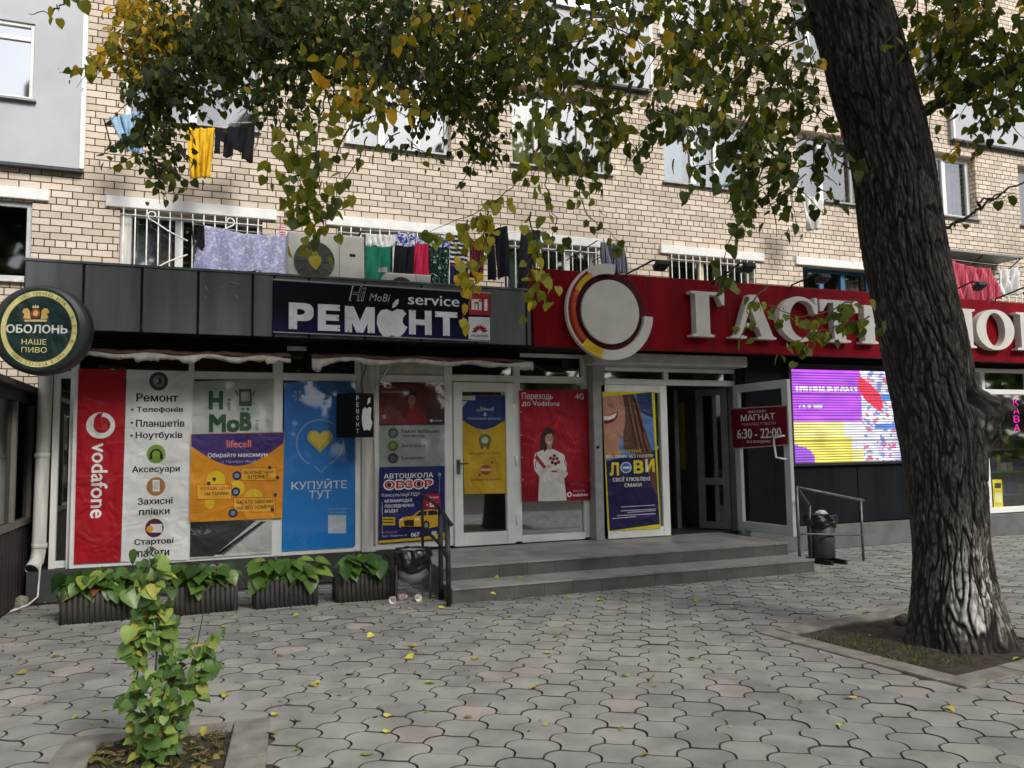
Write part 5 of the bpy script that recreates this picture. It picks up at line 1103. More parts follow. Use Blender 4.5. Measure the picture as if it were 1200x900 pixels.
aircon(a.x, b.x, a.z-0.3, at(478, 320.5, Y=10.0).z, 10.0, 'low white air conditioner unit half hidden behind the navy sign, below the laundry', 3.302)

# ------------------------------------------------------------------ laundry
def pattern(name, kind, c0, c1, c2, scale):
    m, t, b = new_mat(name); N = t.nodes.new; K = t.links.new; tc = N('ShaderNodeTexCoord'); b.inputs['Roughness'].default_value = 0.95; b.inputs['Specular IOR Level'].default_value = 0.15
    if kind == 'stripe':
        x = N('ShaderNodeTexWave'); x.bands_direction = 'Z'; x.inputs['Scale'].default_value = scale; x.inputs['Distortion'].default_value = 0.6; out = x.outputs['Fac']
    elif kind == 'vstripe':
        x = N('ShaderNodeTexWave'); x.bands_direction = 'X'; x.inputs['Scale'].default_value = scale; x.inputs['Distortion'].default_value = 0.4; out = x.outputs['Fac']
    else:
        x = N('ShaderNodeTexNoise'); x.inputs['Scale'].default_value = scale; x.inputs['Detail'].default_value = 4; x.inputs['Distortion'].default_value = 1.2; out = x.outputs[0]
    K(tc.outputs['Object'], x.inputs['Vector']); cr = N('ShaderNodeValToRGB'); e = cr.color_ramp.elements; e.new(0.5)
    pos = (0.35, 0.5, 0.62) if kind == 'blot' else (0.2, 0.5, 0.8)
    for i, c in enumerate((c0, c1, c2)): e[i].position = pos[i]; e[i].color = (*lin(c), 1)
    if kind == 'blot': cr.color_ramp.interpolation = 'CONSTANT'
    K(out, cr.inputs[0]); K(cr.outputs[0], b.inputs['Base Color']); return m
def fab(name, c): return paint('fabric_'+name, c, 0.95, 0.1, 14, spec=0.15)
LAU = 'washing hung out of the apartment windows'
def garment(name, label, tl, tr, br, bl, Y, mat, folds=3, amp=0.03, mask=None, ragged=0.03, mats=None, n=36, m_=30, cat='laundry'):
    A, B, C_, D_ = (at(*q, Y=Y) for q in (tl, tr, br, bl)); ph = random.uniform(0, 6); mb = MB(); vs = []; sag = (B-A).length*0.04
    for j in range(m_+1):
        v = j/m_
        for i in range(n+1):
            u = i/n; p_ = A.lerp(B, u).lerp(D_.lerp(C_, u), v); p_ = p_.copy()
            p_.z -= sag*math.sin(math.pi*u)*(1-v)
            p_.y += amp*(0.4+0.6*v)*math.sin(u*folds*6.283+ph+1.2*math.sin(v*3+u*4))+0.4*amp*math.sin(u*folds*13+v*5+ph)
            p_.x += 0.25*amp*math.cos(u*folds*6.283+ph+v)
            if j == m_ : p_.z += ragged*math.sin(u*9+ph)*0.6
            vs.append(p_)
    fa, fb = [], []
    for j in range(m_):
        for i in range(n):
            u, v = (i+0.5)/n, (j+0.5)/m_
            if mask and not mask(u, v): continue
            q = (j*(n+1)+i, j*(n+1)+i+1, (j+1)*(n+1)+i+1, (j+1)*(n+1)+i)
            (fb if mats and mats[1](u, v) else fa).append(q)
    mb.add(vs, fa, mat, smooth=True)
    if fb: b0 = len(mb.v)-len(vs); k_ = mb.m(mats[0]); [(mb.smooth.add(len(mb.f)), mb.f.append([b0+x for x in q]), mb.mi.append(k_), mb.tone.append(0)) for q in fb]
    o = mb.build(name, recalc=False); s_ = o.modifiers.new('solid', 'SOLIDIFY'); s_.thickness = 0.006
    return tag(o, label, cat, LAU)
legs = lambda u, v: not (v > 0.28 and abs(u-0.5) < 0.02+0.07*(v-0.28))
tee = lambda u, v: not (v > 0.4 and (u < 0.14 or u > 0.86)) and not (v < 0.06 and abs(u-0.5) < 0.16)
YL1 = 11.55
garment('towel', 'yellow cloth hanging below the upper left window', (219, 149), (253, 150), (247, 208), (224, 210), YL1, fab('yellow', (222, 178, 42)), 4, 0.05)
garment('shorts', 'black shorts hanging beside the yellow cloth', (253, 151), (300, 142), (297, 190), (252, 180), YL1, fab('black', (30, 30, 34)), 3, 0.04, mask=lambda u, v: not (v > 0.5 and 0.1 < u < 0.2) and not (v > 0.75 and u < 0.7 and u > 0.45))
garment('cloth', 'pale blue cloth behind the leaves at the upper left', (128, 138), (170, 128), (168, 182), (150, 178), YL1, fab('blue', (150, 178, 204)), 3, 0.05)
garment('sheet', 'pale grey patterned sheet beside the large air conditioner', (238, 264), (335, 276), (335, 321), (226, 316), 11.35, pattern('sheet_print', 'noise', (218, 218, 224), (132, 136, 172), (222, 222, 228), 11), 4, 0.04)
garment('bag', 'small black cloth hanging at the left end of the patterned sheet', (232, 263), (239, 264), (240, 291), (229, 289), 11.3, fab('black', (30, 30, 34)), 1, 0.02)
garment('towel', 'small red and white towel above the large air conditioner', (328, 263), (335, 264), (334, 280), (328, 279), 11.4, pattern('red_check', 'stripe', (190, 60, 66), (220, 200, 200), (214, 210, 208), 9), 1, 0.02)
YL2 = 11.1
garment('curtain_strip', 'white netting hung above the green shirt', (428, 273), (463, 275), (463, 290), (428, 288), YL2+0.1, fab('white', (222, 222, 218)), 6, 0.03)
garment('t_shirt', 'green T-shirt with a pale print hanging on the line', (428, 288), (458, 289), (457, 330), (429, 328), YL2, fab('green', (32, 112, 90)), 2, 0.03, mats=(fab('print', (170, 150, 156)), lambda u, v: 0.5 < u < 0.85 and 0.6 < v < 0.74 and math.sin(u*60)*math.sin(v*70) > -0.3))
FLO = pattern('blue_floral', 'blot', (44, 62, 140), (214, 214, 224), (52, 70, 150), 16)
garment('shirt', 'black shirt with a blue floral top between the green and pink shirts', (464, 272), (486, 274), (483, 325), (460, 322), YL2-0.05, fab('black', (30, 30, 34)), 2, 0.035, mats=(FLO, lambda u, v: v < 0.3))
garment('shirt', 'pink red shirt with a blue floral top on the line', (486, 277), (502, 278), (503, 327), (482, 324), YL2, fab('pink', (196, 44, 78)), 2, 0.03, mats=(FLO, lambda u, v: v < 0.18))
garment('shirt', 'dark green speckled shirt with a blue floral top on the line', (503, 274), (527, 276), (526, 336), (504, 333), YL2-0.04, pattern('green_speckle', 'blot', (26, 40, 34), (30, 66, 52), (190, 206, 196), 22), 2, 0.03, mats=(FLO, lambda u, v: v < 0.22))
garment('shirt', 'black and white striped shirt left of the black trousers', (527, 273), (549, 275), (548, 338), (527, 336), YL2, pattern('bw_stripe', 'stripe', (34, 34, 42), (90, 90, 104), (206, 206, 214), 4.5), 2, 0.03, mats=(fab('ink', (34, 36, 66)), lambda u, v: v > 0.6))
garment('shirt', 'dark red checked shirt behind the leaves beside the black trousers', (551, 281), (567, 282), (567, 328), (551, 326), YL2+0.05, pattern('red_plaid', 'vstripe', (96, 34, 44), (136, 52, 62), (60, 26, 36), 7), 2, 0.03)
garment('trousers', 'black trousers hanging in front of the bricks', (569, 269), (595, 264), (599, 324), (573, 329), YL2, fab('black', (30, 30, 34)), 2, 0.035, mask=lambda u, v: not (v > 0.3 and abs(u-0.33) < 0.02+0.02*v))
garment('trousers', 'dark grey trousers behind the leaves near the red fascia', (611, 267), (633, 270), (630, 342), (607, 341), YL2, fab('charcoal', (44, 44, 50)), 2, 0.04, mask=lambda u, v: not (v > 0.45 and u > 0.75))
garment('cloth', 'red cloth low behind the leaves at the start of the red fascia', (621, 318), (640, 320), (640, 345), (622, 345), YL2+0.1, fab('red', (150, 30, 40)), 2, 0.02)
garment('jacket', 'shiny silver grey cloth above the round emblem', (703, 283), (730, 286), (735, 322), (705, 316), YL2, pattern('silver', 'vstripe', (120, 122, 134), (196, 198, 208), (74, 76, 92), 6), 3, 0.05)
garment('cloth', 'thin white cloth hanging by the trunk from the upper window', (937, 226), (966, 234), (959, 268), (947, 270), YL1, fab('white', (222, 222, 218)), 4, 0.06, mask=lambda u, v: not (v > 0.5 and abs(u-0.55) < 0.1))
garment('blanket', 'striped pink blanket right of the tree trunk', (1108, 303), (1160, 315), (1171, 352), (1112, 352), 11.2, pattern('pink_stripe', 'vstripe', (196, 84, 100), (206, 120, 130), (168, 60, 78), 4), 5, 0.07)
garment('cloth', 'white shirt hung at the far right beside the pink blanket', (1168, 316), (1196, 312), (1196, 345), (1172, 347), 11.3, fab('white', (222, 222, 218)), 3, 0.06, mask=lambda u, v: abs(u-0.5) > 0.09 or v < 0.35)
def line(a, b, Y, label):
    p0, p1 = at(*a, Y=Y), at(*b, Y=Y); mb = MB(); mb.tube([p0.lerp(p1, i/12)-Vector((0, 0, 0.03*math.sin(math.pi*i/12))) for i in range(13)], 0.004, OLDWHITE, 5)
    for p_ in (p0, p1): mb.tube([p_, Vector((p_.x, YB-0.002, p_.z-0.05))], 0.01, IRON, 6)
    tag(mb.build('clothes_line'), label, 'clothes line', 'clothes lines with brackets')
line((122, 140), (305, 143), YL1, 'clothes line below the upper left window'); line((424, 270), (640, 271), YL2, 'long clothes line across the lower middle windows'); line((225, 262), (338, 274), 11.35, 'clothes line carrying the grey patterned sheet'); line((700, 282), (733, 284), YL2, 'short clothes line above the round emblem'); line((1104, 302), (1200, 312), 11.2, 'clothes line carrying the pink blanket'); line((932, 224), (970, 233), YL1, 'short clothes line by the upper part of the trunk')

# ------------------------------------------------------------------ steps
ST = thing('entrance_steps', (4.5, 8.6, 0), 'two low dark tiled steps in front of both shop doors', 'steps')
sx0, sx1 = 2.29, 6.78
NOS = paint('step_nosing', (150, 148, 144), 0.5, 0.15, 6)
def tiled_step(x0, x1, y0, y1, z0, z1, name):
    mb = MB(); x = x0; i = 0
    while x < x1-0.01:
        xe = min(x+0.33, x1); mb.box(x+0.0015, xe-0.0015, y0+random.uniform(0, 0.002), y0+0.02, z0+0.001, z1-0.019, SHADED_RISER); x = xe
    mb.box(x0+0.002, x1-0.002, y0+0.021, y1, z0+0.002, z1-0.02, CONC)
    y = y0-0.012
    while y < y1-0.01:
        ye = min(y+0.33, y1); x = x0
        while x < x1-0.01:
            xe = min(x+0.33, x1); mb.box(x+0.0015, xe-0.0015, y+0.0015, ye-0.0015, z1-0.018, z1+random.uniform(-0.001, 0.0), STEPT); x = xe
        y = ye
    return mb.build(name, ST)
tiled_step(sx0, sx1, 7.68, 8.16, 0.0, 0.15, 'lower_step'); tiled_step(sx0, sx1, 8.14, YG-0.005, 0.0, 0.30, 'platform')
mb = MB(); mb.box(4.0, sx1-0.004, 7.664, 7.70, 0.151, 0.156, NOS); mb.box(4.0, sx1-0.004, 8.124, 8.16, 0.301, 0.306, NOS); mb.build('nosing', ST)

# ------------------------------------------------------------------ railings
WORN = attr_free = paint('worn_black_paint', (44, 43, 42), 0.6, 0.9, 9, metal=0.2, bump=0.4)
RL = thing('railing', (2.2, 7.85, 0), 'worn black iron handrail with thick posts left of the steps', 'railing')
def rp(px, py, Y): return at(px, py, Y=Y)
mb = MB(); t0 = at(524, 608, Y=7.62); b0_ = at(526, 711, Z=0); mb.tube([b0_, t0], 0.026, WORN, 10); mb.build('post', RL)
mb = MB(); t1 = at(516, 596, Y=7.95); b1_ = Vector((t1.x, 7.95, 0)); mb.tube([b1_, t1], 0.026, WORN, 10); mb.build('post', RL)
mb = MB(); t2 = at(495, 580, Y=9.2); mb.tube([Vector((t2.x, 9.2, 0)), t2], 0.017, IRON, 10); mb.build('post', RL)
mb = MB(); mb.tube([t2, t1+Vector((0, 0, 0.01)), t0, t0+Vector((0.03, -0.06, -0.06))], 0.019, WORN, 10); mb.tube([Vector((t2.x, 9.2, 0.62)), Vector((t1.x, 7.95, 0.55)), Vector((t0.x, 7.62, 0.45))], 0.016, IRON, 8); mb.build('rail', RL)
RR = thing('railing', (7.2, 8.3, 0), 'slim grey metal railing around the bin right of the steps', 'railing')
pA = at(937, 650, Z=0.16); tA = Vector((pA.x, pA.y, at(931, 571, Y=pA.y).z))
pB = at(951.5, 656, Z=0.0); tB = Vector((pB.x, pB.y, at(950, 592, Y=pB.y).z)); pC = at(1012, 657, Z=0.0); tC = Vector((pC.x, pC.y, at(1009, 586, Y=pC.y).z))
pA.z = 0
for a, b in ((pA, tA), (pB, tB), (pC, tC)): mb = MB(); mb.tube([a, b], 0.018, STEEL, 10); mb.build('post', RR)
mb = MB(); mb.tube([tA, tC+(tC-tA)*0.05], 0.018, STEEL, 10); mb.tube([tA, tB+(tB-tA)*0.04], 0.018, STEEL, 10); mb.tube([pA.lerp(tA, 0.42), pC.lerp(tC, 0.42)], 0.012, STEEL, 8); mb.tube([pA.lerp(tA, 0.4), pB.lerp(tB, 0.5)], 0.010, STEEL, 8); mb.build('rail', RR)

# ------------------------------------------------------------------ bins
def bag(mb, c, r, h, mat, folds, seed, over=0.08, top=True):
    n, m_ = 48, 14; vs, fs = [], []
    for j in range(m_+1):
        v = j/m_
        for i in range(n):
            a_ = 2*math.pi*i/n; rr = r*(1.0+0.10*math.sin(v*3.1))+0.016*math.sin(a_*folds+seed+v*4)*(0.4+v)+0.02*noise.noise((math.cos(a_)*3, math.sin(a_)*3, v*5+seed))
            z = c.z+h*(v-1)*(1+0.10*math.sin(a_*3+seed)) if v < 1 else c.z+0.004
            vs.append((c.x+rr*math.cos(a_), c.y+rr*math.sin(a_), z))
    for j in range(m_):
        for i in range(n): fs.append((j*n+i, j*n+(i+1) % n, (j+1)*n+(i+1) % n, (j+1)*n+i))
    b = len(vs); 
    for i in range(n): a_ = 2*math.pi*i/n; vs.append((c.x+r*0.86*math.cos(a_), c.y+r*0.86*math.sin(a_), c.z-0.1))
    for i in range(n): fs.append((m_*n+i, m_*n+(i+1) % n, b+(i+1) % n, b+i))
    fs.append(tuple(b+i for i in range(n)))
    mb.add(vs, fs, mat, smooth=True)
BAG = paint('black_bin_bag', (22, 22, 24), 0.32, 0.2, 8, bump=0.5)
bp = at(489, 706, Z=0); 
BL_ = thing('litter_bin', (bp.x, bp.y+0.15, 0), 'low zinc litter bin with a black bag left of the steps', 'bin')
c = Vector((bp.x, bp.y+0.17, 0)); rt = 0.155
mb = MB(); mb.lathe(c, [(0, 0.2), (0.06, 0.17), (0.12, 0.2), (rt, 0.26), (rt+0.005, 0.5), (rt-0.01, 0.5), (rt-0.015, 0.26), (0, 0.22)], ZINC, 28); mb.build('bucket', BL_)
mb = MB(); bag(mb, c+Vector((0, 0, 0.515)), rt+0.012, 0.215, BAG, 9, 1.0); mb.build('bag', BL_)
for sx in (-1, 1): mb = MB(); mb.tube([(c.x+sx*(rt+0.02), c.y-0.02, 0), (c.x+sx*(rt+0.02), c.y-0.02, 0.5)], 0.011, STEEL, 8); mb.build('leg', BL_)
PAP = paint('waste_paper', (220, 216, 208), 0.9, 0.1)
def crumple(name, c, r, seed, mat, label, cat='litter', flat=0.7):
    bm = bmesh.new(); bmesh.ops.create_icosphere(bm, subdivisions=3, radius=r)
    for v in bm.verts: k_ = 1+0.35*noise.noise(v.co*(2.2/r)*0.5+Vector((seed, 0, 0)))+0.15*noise.noise(v.co*(6/r)*0.5); v.co *= k_; v.co.z *= flat; v.co += c
    me = bpy.data.meshes.new(name); bm.to_mesh(me); bm.free(); me.materials.append(mat); o = bpy.data.objects.new(name, me); COL.objects.link(o); return tag(o, label, cat)
crumple('crumpled_paper', c+Vector((0.0, -0.02, 0.45)), 0.05, 3, PAP, 'white crumpled paper on top of the left litter bin')
def cup(name, px, py, ang, label, r=0.034, L=0.08):
    g_ = at(px, py, Z=0.035); ax_ = Vector((math.cos(ang), math.sin(ang), 0.05)); mb = MB(); mb.lathe(g_, [(0, 0), (r*0.75, 0), (r, L), (r+0.003, L), (r+0.003, L-0.006), (r*0.72, 0.003), (0, 0.004)], PAP, 20, axis=ax_); tag(mb.build(name), label, 'litter')
cup('paper_cup', 461, 702, -1.9, 'white paper cup lying open end forward left of the litter bin'); cup('paper_cup', 486, 700, -1.3, 'white paper cup lying under the zinc litter bin')
WRAP = pattern('wrapper', 'blot', (190, 180, 176), (120, 60, 56), (206, 200, 190), 40)
crumple('wrapper', at(470, 699, Z=0.03), 0.06, 8, WRAP, 'crumpled brown and white wrapper between two paper cups', flat=0.5)
bp = at(977, 661, Z=0); c = Vector((bp.x, bp.y+0.2, 0)); RB = thing('litter_bin', c, 'tall dark metal litter bin with a bag beside the grey railing', 'bin')
mb = MB(); BM = paint('bin_metal', (44, 44, 46), 0.5, 0.4, 7, bump=0.3); rt = 0.165
mb.lathe(c, [(0, 0.06), (rt-0.01, 0.06), (rt, 0.08), (rt+0.006, 0.60), (rt-0.006, 0.60), (rt-0.02, 0.1), (0, 0.09)], BM, 30); mb.build('bucket', RB)
mb = MB(); bag(mb, c+Vector((0, 0, 0.61)), rt+0.014, 0.16, BAG, 7, 3.0); mb.build('bag', RB)
for sx in (-1, 1): mb = MB(); mb.box(c.x+sx*0.11-0.02, c.x+sx*0.11+0.02, c.y-0.3, c.y+0.16, 0.0, 0.055, IRON); mb.build('foot', RB)
mb = MB(); mb.tube([(c.x-rt-0.02, c.y-0.02, 0.055), (c.x-rt-0.02, c.y-0.02, 0.66)], 0.012, STEEL); mb.tube([(c.x+rt+0.02, c.y-0.02, 0.055), (c.x+rt+0.02, c.y-0.02, 0.6)], 0.012, STEEL); mb.build('side_rod', RB)
crumple('crumpled_paper', c+Vector((0.02, 0, 0.625)), 0.07, 12, PAP, 'white crumpled paper on top of the right litter bin', flat=0.55)

# ------------------------------------------------------------------ leaf helper
LEAF_T = np.array([(0, 0.03, 0), (-0.27, -0.03, 0.05), (-0.47, 0.18, 0.1), (-0.47, 0.46, 0.09), (-0.29, 0.74, 0.05), (0, 1.02, -0.02), (0.29, 0.74, 0.05), (0.47, 0.46, 0.09), (0.47, 0.18, 0.1), (0.27, -0.03, 0.05), (0, 0.45, 0)])
LEAF_F = [(0, 1, 2, 3, 10), (10, 3, 4, 5), (0, 10, 7, 8, 9), (10, 5, 6, 7)]
def add_leaf(mb, pos, tip, up, size, mat, tone, curl=1.0, wide=1.0):
    tip = tip.normalized(); sd = tip.cross(up); sd = sd.normalized() if sd.length > 1e-4 else tip.orthogonal().normalized(); nr = sd.cross(tip)
    vs = [pos+size*(sd*(x*wide)+tip*(y-curl*0.0)+nr*(z*curl-0.18*curl*y*y)) for x, y, z in LEAF_T]
    mb.add(vs, LEAF_F, mat, smooth=True, tone=tone)
def rv(s=1.0): return Vector(rng.normal(0, s, 3))

# ------------------------------------------------------------------ tree
TY = 4.55
TREE = thing('linden_tree', at(1125, 755, Y=TY) * Vector((1, 1, 0)) if False else Vector((5.6, TY, 0)), 'big old tree with a dark leaning trunk and yellowing leaves', 'tree')
Lp = [(1056, 772), (1062, 740), (1067, 690), (1068, 640), (1062, 565), (1052, 505), (1045, 470), (1031, 400), (1020, 340), (1010, 295), (1004, 240), (999, 200), (986, 150), (972, 105), (958, 50), (945, 0), (930, -60), (912, -130)]
Rp = [(1196, 772), (1188, 745), (1172, 690), (1163, 640), (1160, 575), (1156, 520), (1148, 470), (1136, 410), (1122, 350), (1112, 290), (1104, 240), (1097, 200), (1086, 150), (1074, 105), (1060, 50), (1043, 0), (1030, -60), (1020, -130)]
prof = []
for (lx, ly), (rx_, ry_) in zip(Lp, Rp):
    a, b = ray(lx, ly), ray(rx_, ry_); ha = Vector((a.x, a.y)).normalized(); hb = Vector((b.x, b.y)).normalized()
    bis = (ha+hb).normalized(); dist = TY/bis.y; half = math.acos(max(-1, min(1, ha.dot(hb))))/2
    c_ = at((lx+rx_)/2, (ly+ry_)/2, Y=TY); prof.append((bis.x*dist, dist*math.sin(half), c_.z))
prof[0] = (prof[0][0], prof[0][1], -0.05)
pz = np.array([q[2] for q in prof]); pxs = np.array([q[0] for q in prof]); prs = np.array([q[1] for q in prof])
def trunk():
    n, m_ = 340, 560; zs = np.linspace(-0.05, prof[-1][2], m_); V = []; T = []
    cx = np.interp(zs, pz, pxs); rr = np.interp(zs, pz, prs)
    ker = np.ones(17)/17; cx = np.convolve(np.pad(cx, 8, 'edge'), ker, 'valid'); rr = np.convolve(np.pad(rr, 8, 'edge'), ker, 'valid')
    bdir = math.radians(-52); N_ = noise.noise
    for j in range(m_):
        z = zs[j]
        for i in range(n):
            a_ = 2*math.pi*i/n; ca, sa = math.cos(a_), math.sin(a_); R0 = 0.36
            X, Y = R0*ca, R0*sa
            wx = 0.05*N_((X*3, Y*3, z*2.0)); wy = 0.05*N_((X*3+9, Y*3, z*2.0))
            q1 = abs(N_(((X+wx)*18, (Y+wy)*18, z*3.4))); q2 = abs(N_(((X+wx)*36+5, (Y+wy)*36, z*8+3))); q3 = N_((X*55, Y*55, z*26))
            h1 = min(1, q1/0.20); h2 = min(1, q2/0.22); h1 = h1*h1*(3-2*h1); h2 = h2*h2*(3-2*h2)
            ridge = 0.68*h1+0.32*h2
            low = N_((ca*1.1, sa*1.1, z*0.8+3))
            d = 0.028*(ridge-0.9)+0.005*q3+0.018*low
            ft = max(0, 1-z/0.7); d += ft*ft*0.028*math.sin(a_*5+0.6)
            da = (a_-bdir+math.pi) % (2*math.pi)-math.pi; dz = z-1.80
            g_ = math.exp(-(da/0.44)**2)*math.exp(-(dz/(0.085 if dz > 0 else 0.30))**2); d += 0.165*g_*(1+0.5*N_((X*11, Y*11, z*9))+0.3*N_((X*30, Y*30, z*22)))
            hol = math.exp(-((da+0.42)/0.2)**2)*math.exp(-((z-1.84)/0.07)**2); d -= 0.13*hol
            dw = (a_-math.radians(-66)-0.22*(z-1.2)+math.pi) % (2*math.pi)-math.pi
            wood = 0.62 < z < 1.66 and abs(dw) < 0.085*math.sin(math.pi*(z-0.62)/1.04)**0.6+0.02*N_((z*9, 0, 0))
            grv = math.exp(-((dw-0.2)/0.09)**2)*(1/(1+math.exp((z-1.35)*9)))*(1/(1+math.exp((0.25-z)*9))); d -= 0.08*grv
            if wood: d = d*0.3-0.02
            r_ = rr[j]+d
            V.append((cx[j]+r_*ca, TY+r_*sa, z))
            t = 0.06+0.62*ridge**1.4*(0.85+0.3*q3)
            ww = math.exp(-((a_-math.radians(252)+math.pi) % (2*math.pi)-math.pi)**2/0.9)*max(0, min(1, (1.1-z)/0.6))*max(0, min(1, (z-0.03)/0.15))
            pn = N_((X*9, Y*9, z*4+20))+0.6*N_((X*30, Y*30, z*12))
            t += 0.48*ww*ridge; k_ = ww*0.72+0.62*pn-0.9*(1-ridge)
            if k_ > 0.42 and ridge > 0.45: t = 0.78+min(0.2, 0.4*(k_-0.42))+0.04*q3
            if wood: t = 0.90+0.07*q3
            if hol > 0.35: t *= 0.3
            T.append(min(1, max(0, t)))
    F = [(j*n+i, j*n+(i+1) % n, (j+1)*n+(i+1) % n, (j+1)*n+i) for j in range(m_-1) for i in range(n)]
    mb = MB(); mb.m(BARK); mb.v = V; mb.f = F; mb.mi = [0]*len(F); mb.tone = [0]*len(F)
    o = mb.build('trunk', TREE, smooth_all=True, recalc=False)
    a = o.data.attributes.new('tone', 'FLOAT', 'POINT'); a.data.foreach_set('value', np.array(T, dtype=np.float32))
trunk()
TOP = Vector((prof[-1][0], TY, prof[-1][2]))
def limb(pts, r0, r1, name='limb', wob=0.06, sub=6):
    P_ = [Vector(q) for q in pts]; out = []
    for i in range(len(P_)-1):
        for k_ in range(sub):
            t = k_/sub; a = P_[max(i-1, 0)]; b = P_[i]; c = P_[i+1]; d = P_[min(i+2, len(P_)-1)]
            q = 0.5*((2*b)+(-a+c)*t+(2*a-5*b+4*c-d)*t*t+(-a+3*b-3*c+d)*t*t*t); out.append(q+rv(wob*0.15))
    out.append(P_[-1]); n = len(out); mb = MB(); mb.tube(out, [r0+(r1-r0)*(i/(n-1))**0.8 for i in range(n)], DARKBARK, 10); mb.build(name, TREE); return out
mid = TOP-Vector((0, 0, 0.25))
limb([mid, TOP+Vector((-0.5, 0.6, 0.6)), (2.8, 6.3, 6.3), (1.4, 7.2, 6.35), (0.2, 7.6, 6.0), (-0.9, 7.6, 5.7)], 0.24, 0.03)
limb([mid, TOP+Vector((0.35, -0.1, 0.8)), (4.6, 4.2, 7.4), (4.9, 3.6, 9.0)], 0.26, 0.05)
limb([mid, TOP+Vector((0.5, 0.2, 0.7)), (5.6, 5.4, 6.6), (7.2, 6.0, 7.6), (8.4, 6.6, 8.4)], 0.2, 0.04)
limb([mid, TOP+Vector((-0.5, -0.6, 0.7)), (2.8, 3.0, 6.3), (1.2, 2.0, 7.0), (-0.5, 1.4, 7.3)], 0.2, 0.04)
limb([at(1080, 132, Y=4.75), at(1110, 116, Y=4.5), at(1150, 96, Y=4.2), at(1205, 70, Y=3.9), at(1280, 30, Y=3.5)], 0.05, 0.02)
limb([at(953, 12, Y=4.7), at(932, 28, Y=4.6), at(912, 42, Y=4.5), at(885, 66, Y=4.35), at(858, 98, Y=4.3)], 0.022, 0.006)
limb([at(700, -20, Y=5.9), at(692, 25, Y=5.9), at(668, 70, Y=5.8), at(660, 112, Y=5.8)], 0.02, 0.006)
limb([at(640, -30, Y=6.8), at(600, 60, Y=7), at(578, 120, Y=7), at(562, 165, Y=7.0)], 0.03, 0.006)
limb([at(480, -20, Y=7.3), at(440, 40, Y=7.3), at(380, 60, Y=7.2), at(300, 95, Y=7.2), at(262, 112, Y=7.2)], 0.03, 0.008)
limb([at(560, -20, Y=7.0), at(470, 60, Y=7.0), at(430, 110, Y=6.9), at(395, 180, Y=6.0)], 0.025, 0.006)
limb([at(290, -10, Y=7.5), at(240, 40, Y=7.5), at(190, 55, Y=7.5), at(140, 62, Y=7.5)], 0.02, 0.006)
limb([at(1106, 269, Y=4.45), at(1128, 257, Y=4.35), at(1150, 243, Y=4.3), at(1178, 224, Y=4.2), at(1215, 205, Y=4.1)], 0.014, 0.006)
limb([at(1150, 243, Y=4.3), at(1148, 236, Y=4.28), at(1178, 226, Y=4.22)], 0.012, 0.005)
limb([at(1090, -30, Y=4.6), at(1120, 30, Y=4.4), at(1165, 60, Y=4.2)], 0.03, 0.01)

CR = MB(); TW = MB()
def sprig(p0, dirv, L, n, size, tone, sp=0.12, droop=0.5):
    """a twig with leaves hanging along it"""
    d = dirv.normalized(); p = Vector(p0); pts = [p.copy()]; k_ = 6
    for i in range(k_):
        d = (d+Vector((0, 0, -droop*0.18))+rv(0.10)).normalized(); p = p+d*(L/k_); pts.append(p.copy())
    TW.tube(pts, [0.0058*(1-0.6*i/k_) for i in range(k_+1)], DARKBARK, 4, cap=False)
    for i in range(n):
        t = (i+rng.random())/n*k_; a = int(min(k_-1, t)); q = pts[a].lerp(pts[a+1], t-a)
        sd = d.cross(Vector((0, 0, 1))); sd = sd if sd.length > 0.01 else Vector((1, 0, 0)); sd = sd.normalized()*(1 if i % 2 else -1)
        off = sd*rng.uniform(0.01, sp)*0.6+rv(sp*0.22); s_ = size*rng.uniform(0.45, 1.28)
        tip = Vector((0, 0, -1))*rng.uniform(0.5, 1.3)+sd*rng.uniform(0, 0.7)+d*0.3+rv(0.3)
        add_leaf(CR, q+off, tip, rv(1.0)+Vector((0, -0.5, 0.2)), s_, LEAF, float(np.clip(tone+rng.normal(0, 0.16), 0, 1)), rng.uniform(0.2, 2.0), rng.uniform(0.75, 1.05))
def blob(cx, cy, rx, ry, Y0, Y1, n, size, tone, per=9, L=0.35):
    if Y1 > 6.5: tone += 0.10; size *= 1.1
    for _ in range(int(n*(1.02 if Y1 > 6.5 else 0.9))):
        a_ = rng.uniform(0, 2*math.pi); r_ = math.sqrt(rng.random()); px, py = cx+rx*r_*math.cos(a_), cy+ry*r_*math.sin(a_)
        p = at(px, py, Y=rng.uniform(Y0, Y1)); sprig(p+Vector((0, 0, L*0.3)), Vector((rng.normal(0, 1), rng.normal(0, 0.6), -0.4)), L*rng.uniform(0.6, 1.2), per, size, float(np.clip(tone+rng.normal(0, 0.07), 0, 1)))
def strand(pts, Y, n, size, tone, sp=0.14, wd=0.006):
    """a hanging twig through photo points at one distance"""
    q = [at(x, y, Y=Y) for x, y in pts]; P_ = []
    for i in range(len(q)-1):
        for k_ in range(5): P_.append(q[i].lerp(q[i+1], k_/5)+rv(0.008))
    P_.append(q[-1]); m_ = len(P_); TW.tube(P_, [wd*(1-0.7*i/m_) for i in range(m_)], DARKBARK, 5, cap=False)
    for i in range(n):
        t = rng.random()*(m_-1); a = int(min(m_-2, t)); c_ = P_[a].lerp(P_[a+1], t-a); s_ = size*rng.uniform(0.65, 1.15)
        off = rv(sp*0.5); off.z = abs(off.z)*-0.6
        add_leaf(CR, c_+off, Vector((0, 0, -1))+rv(0.38), rv(0.7)+Vector((0, -0.8, 0.1)), s_, LEAF, float(np.clip(tone+rng.normal(0, 0.1), 0, 1)), rng.uniform(0.3, 1.2))
FD = 1.0
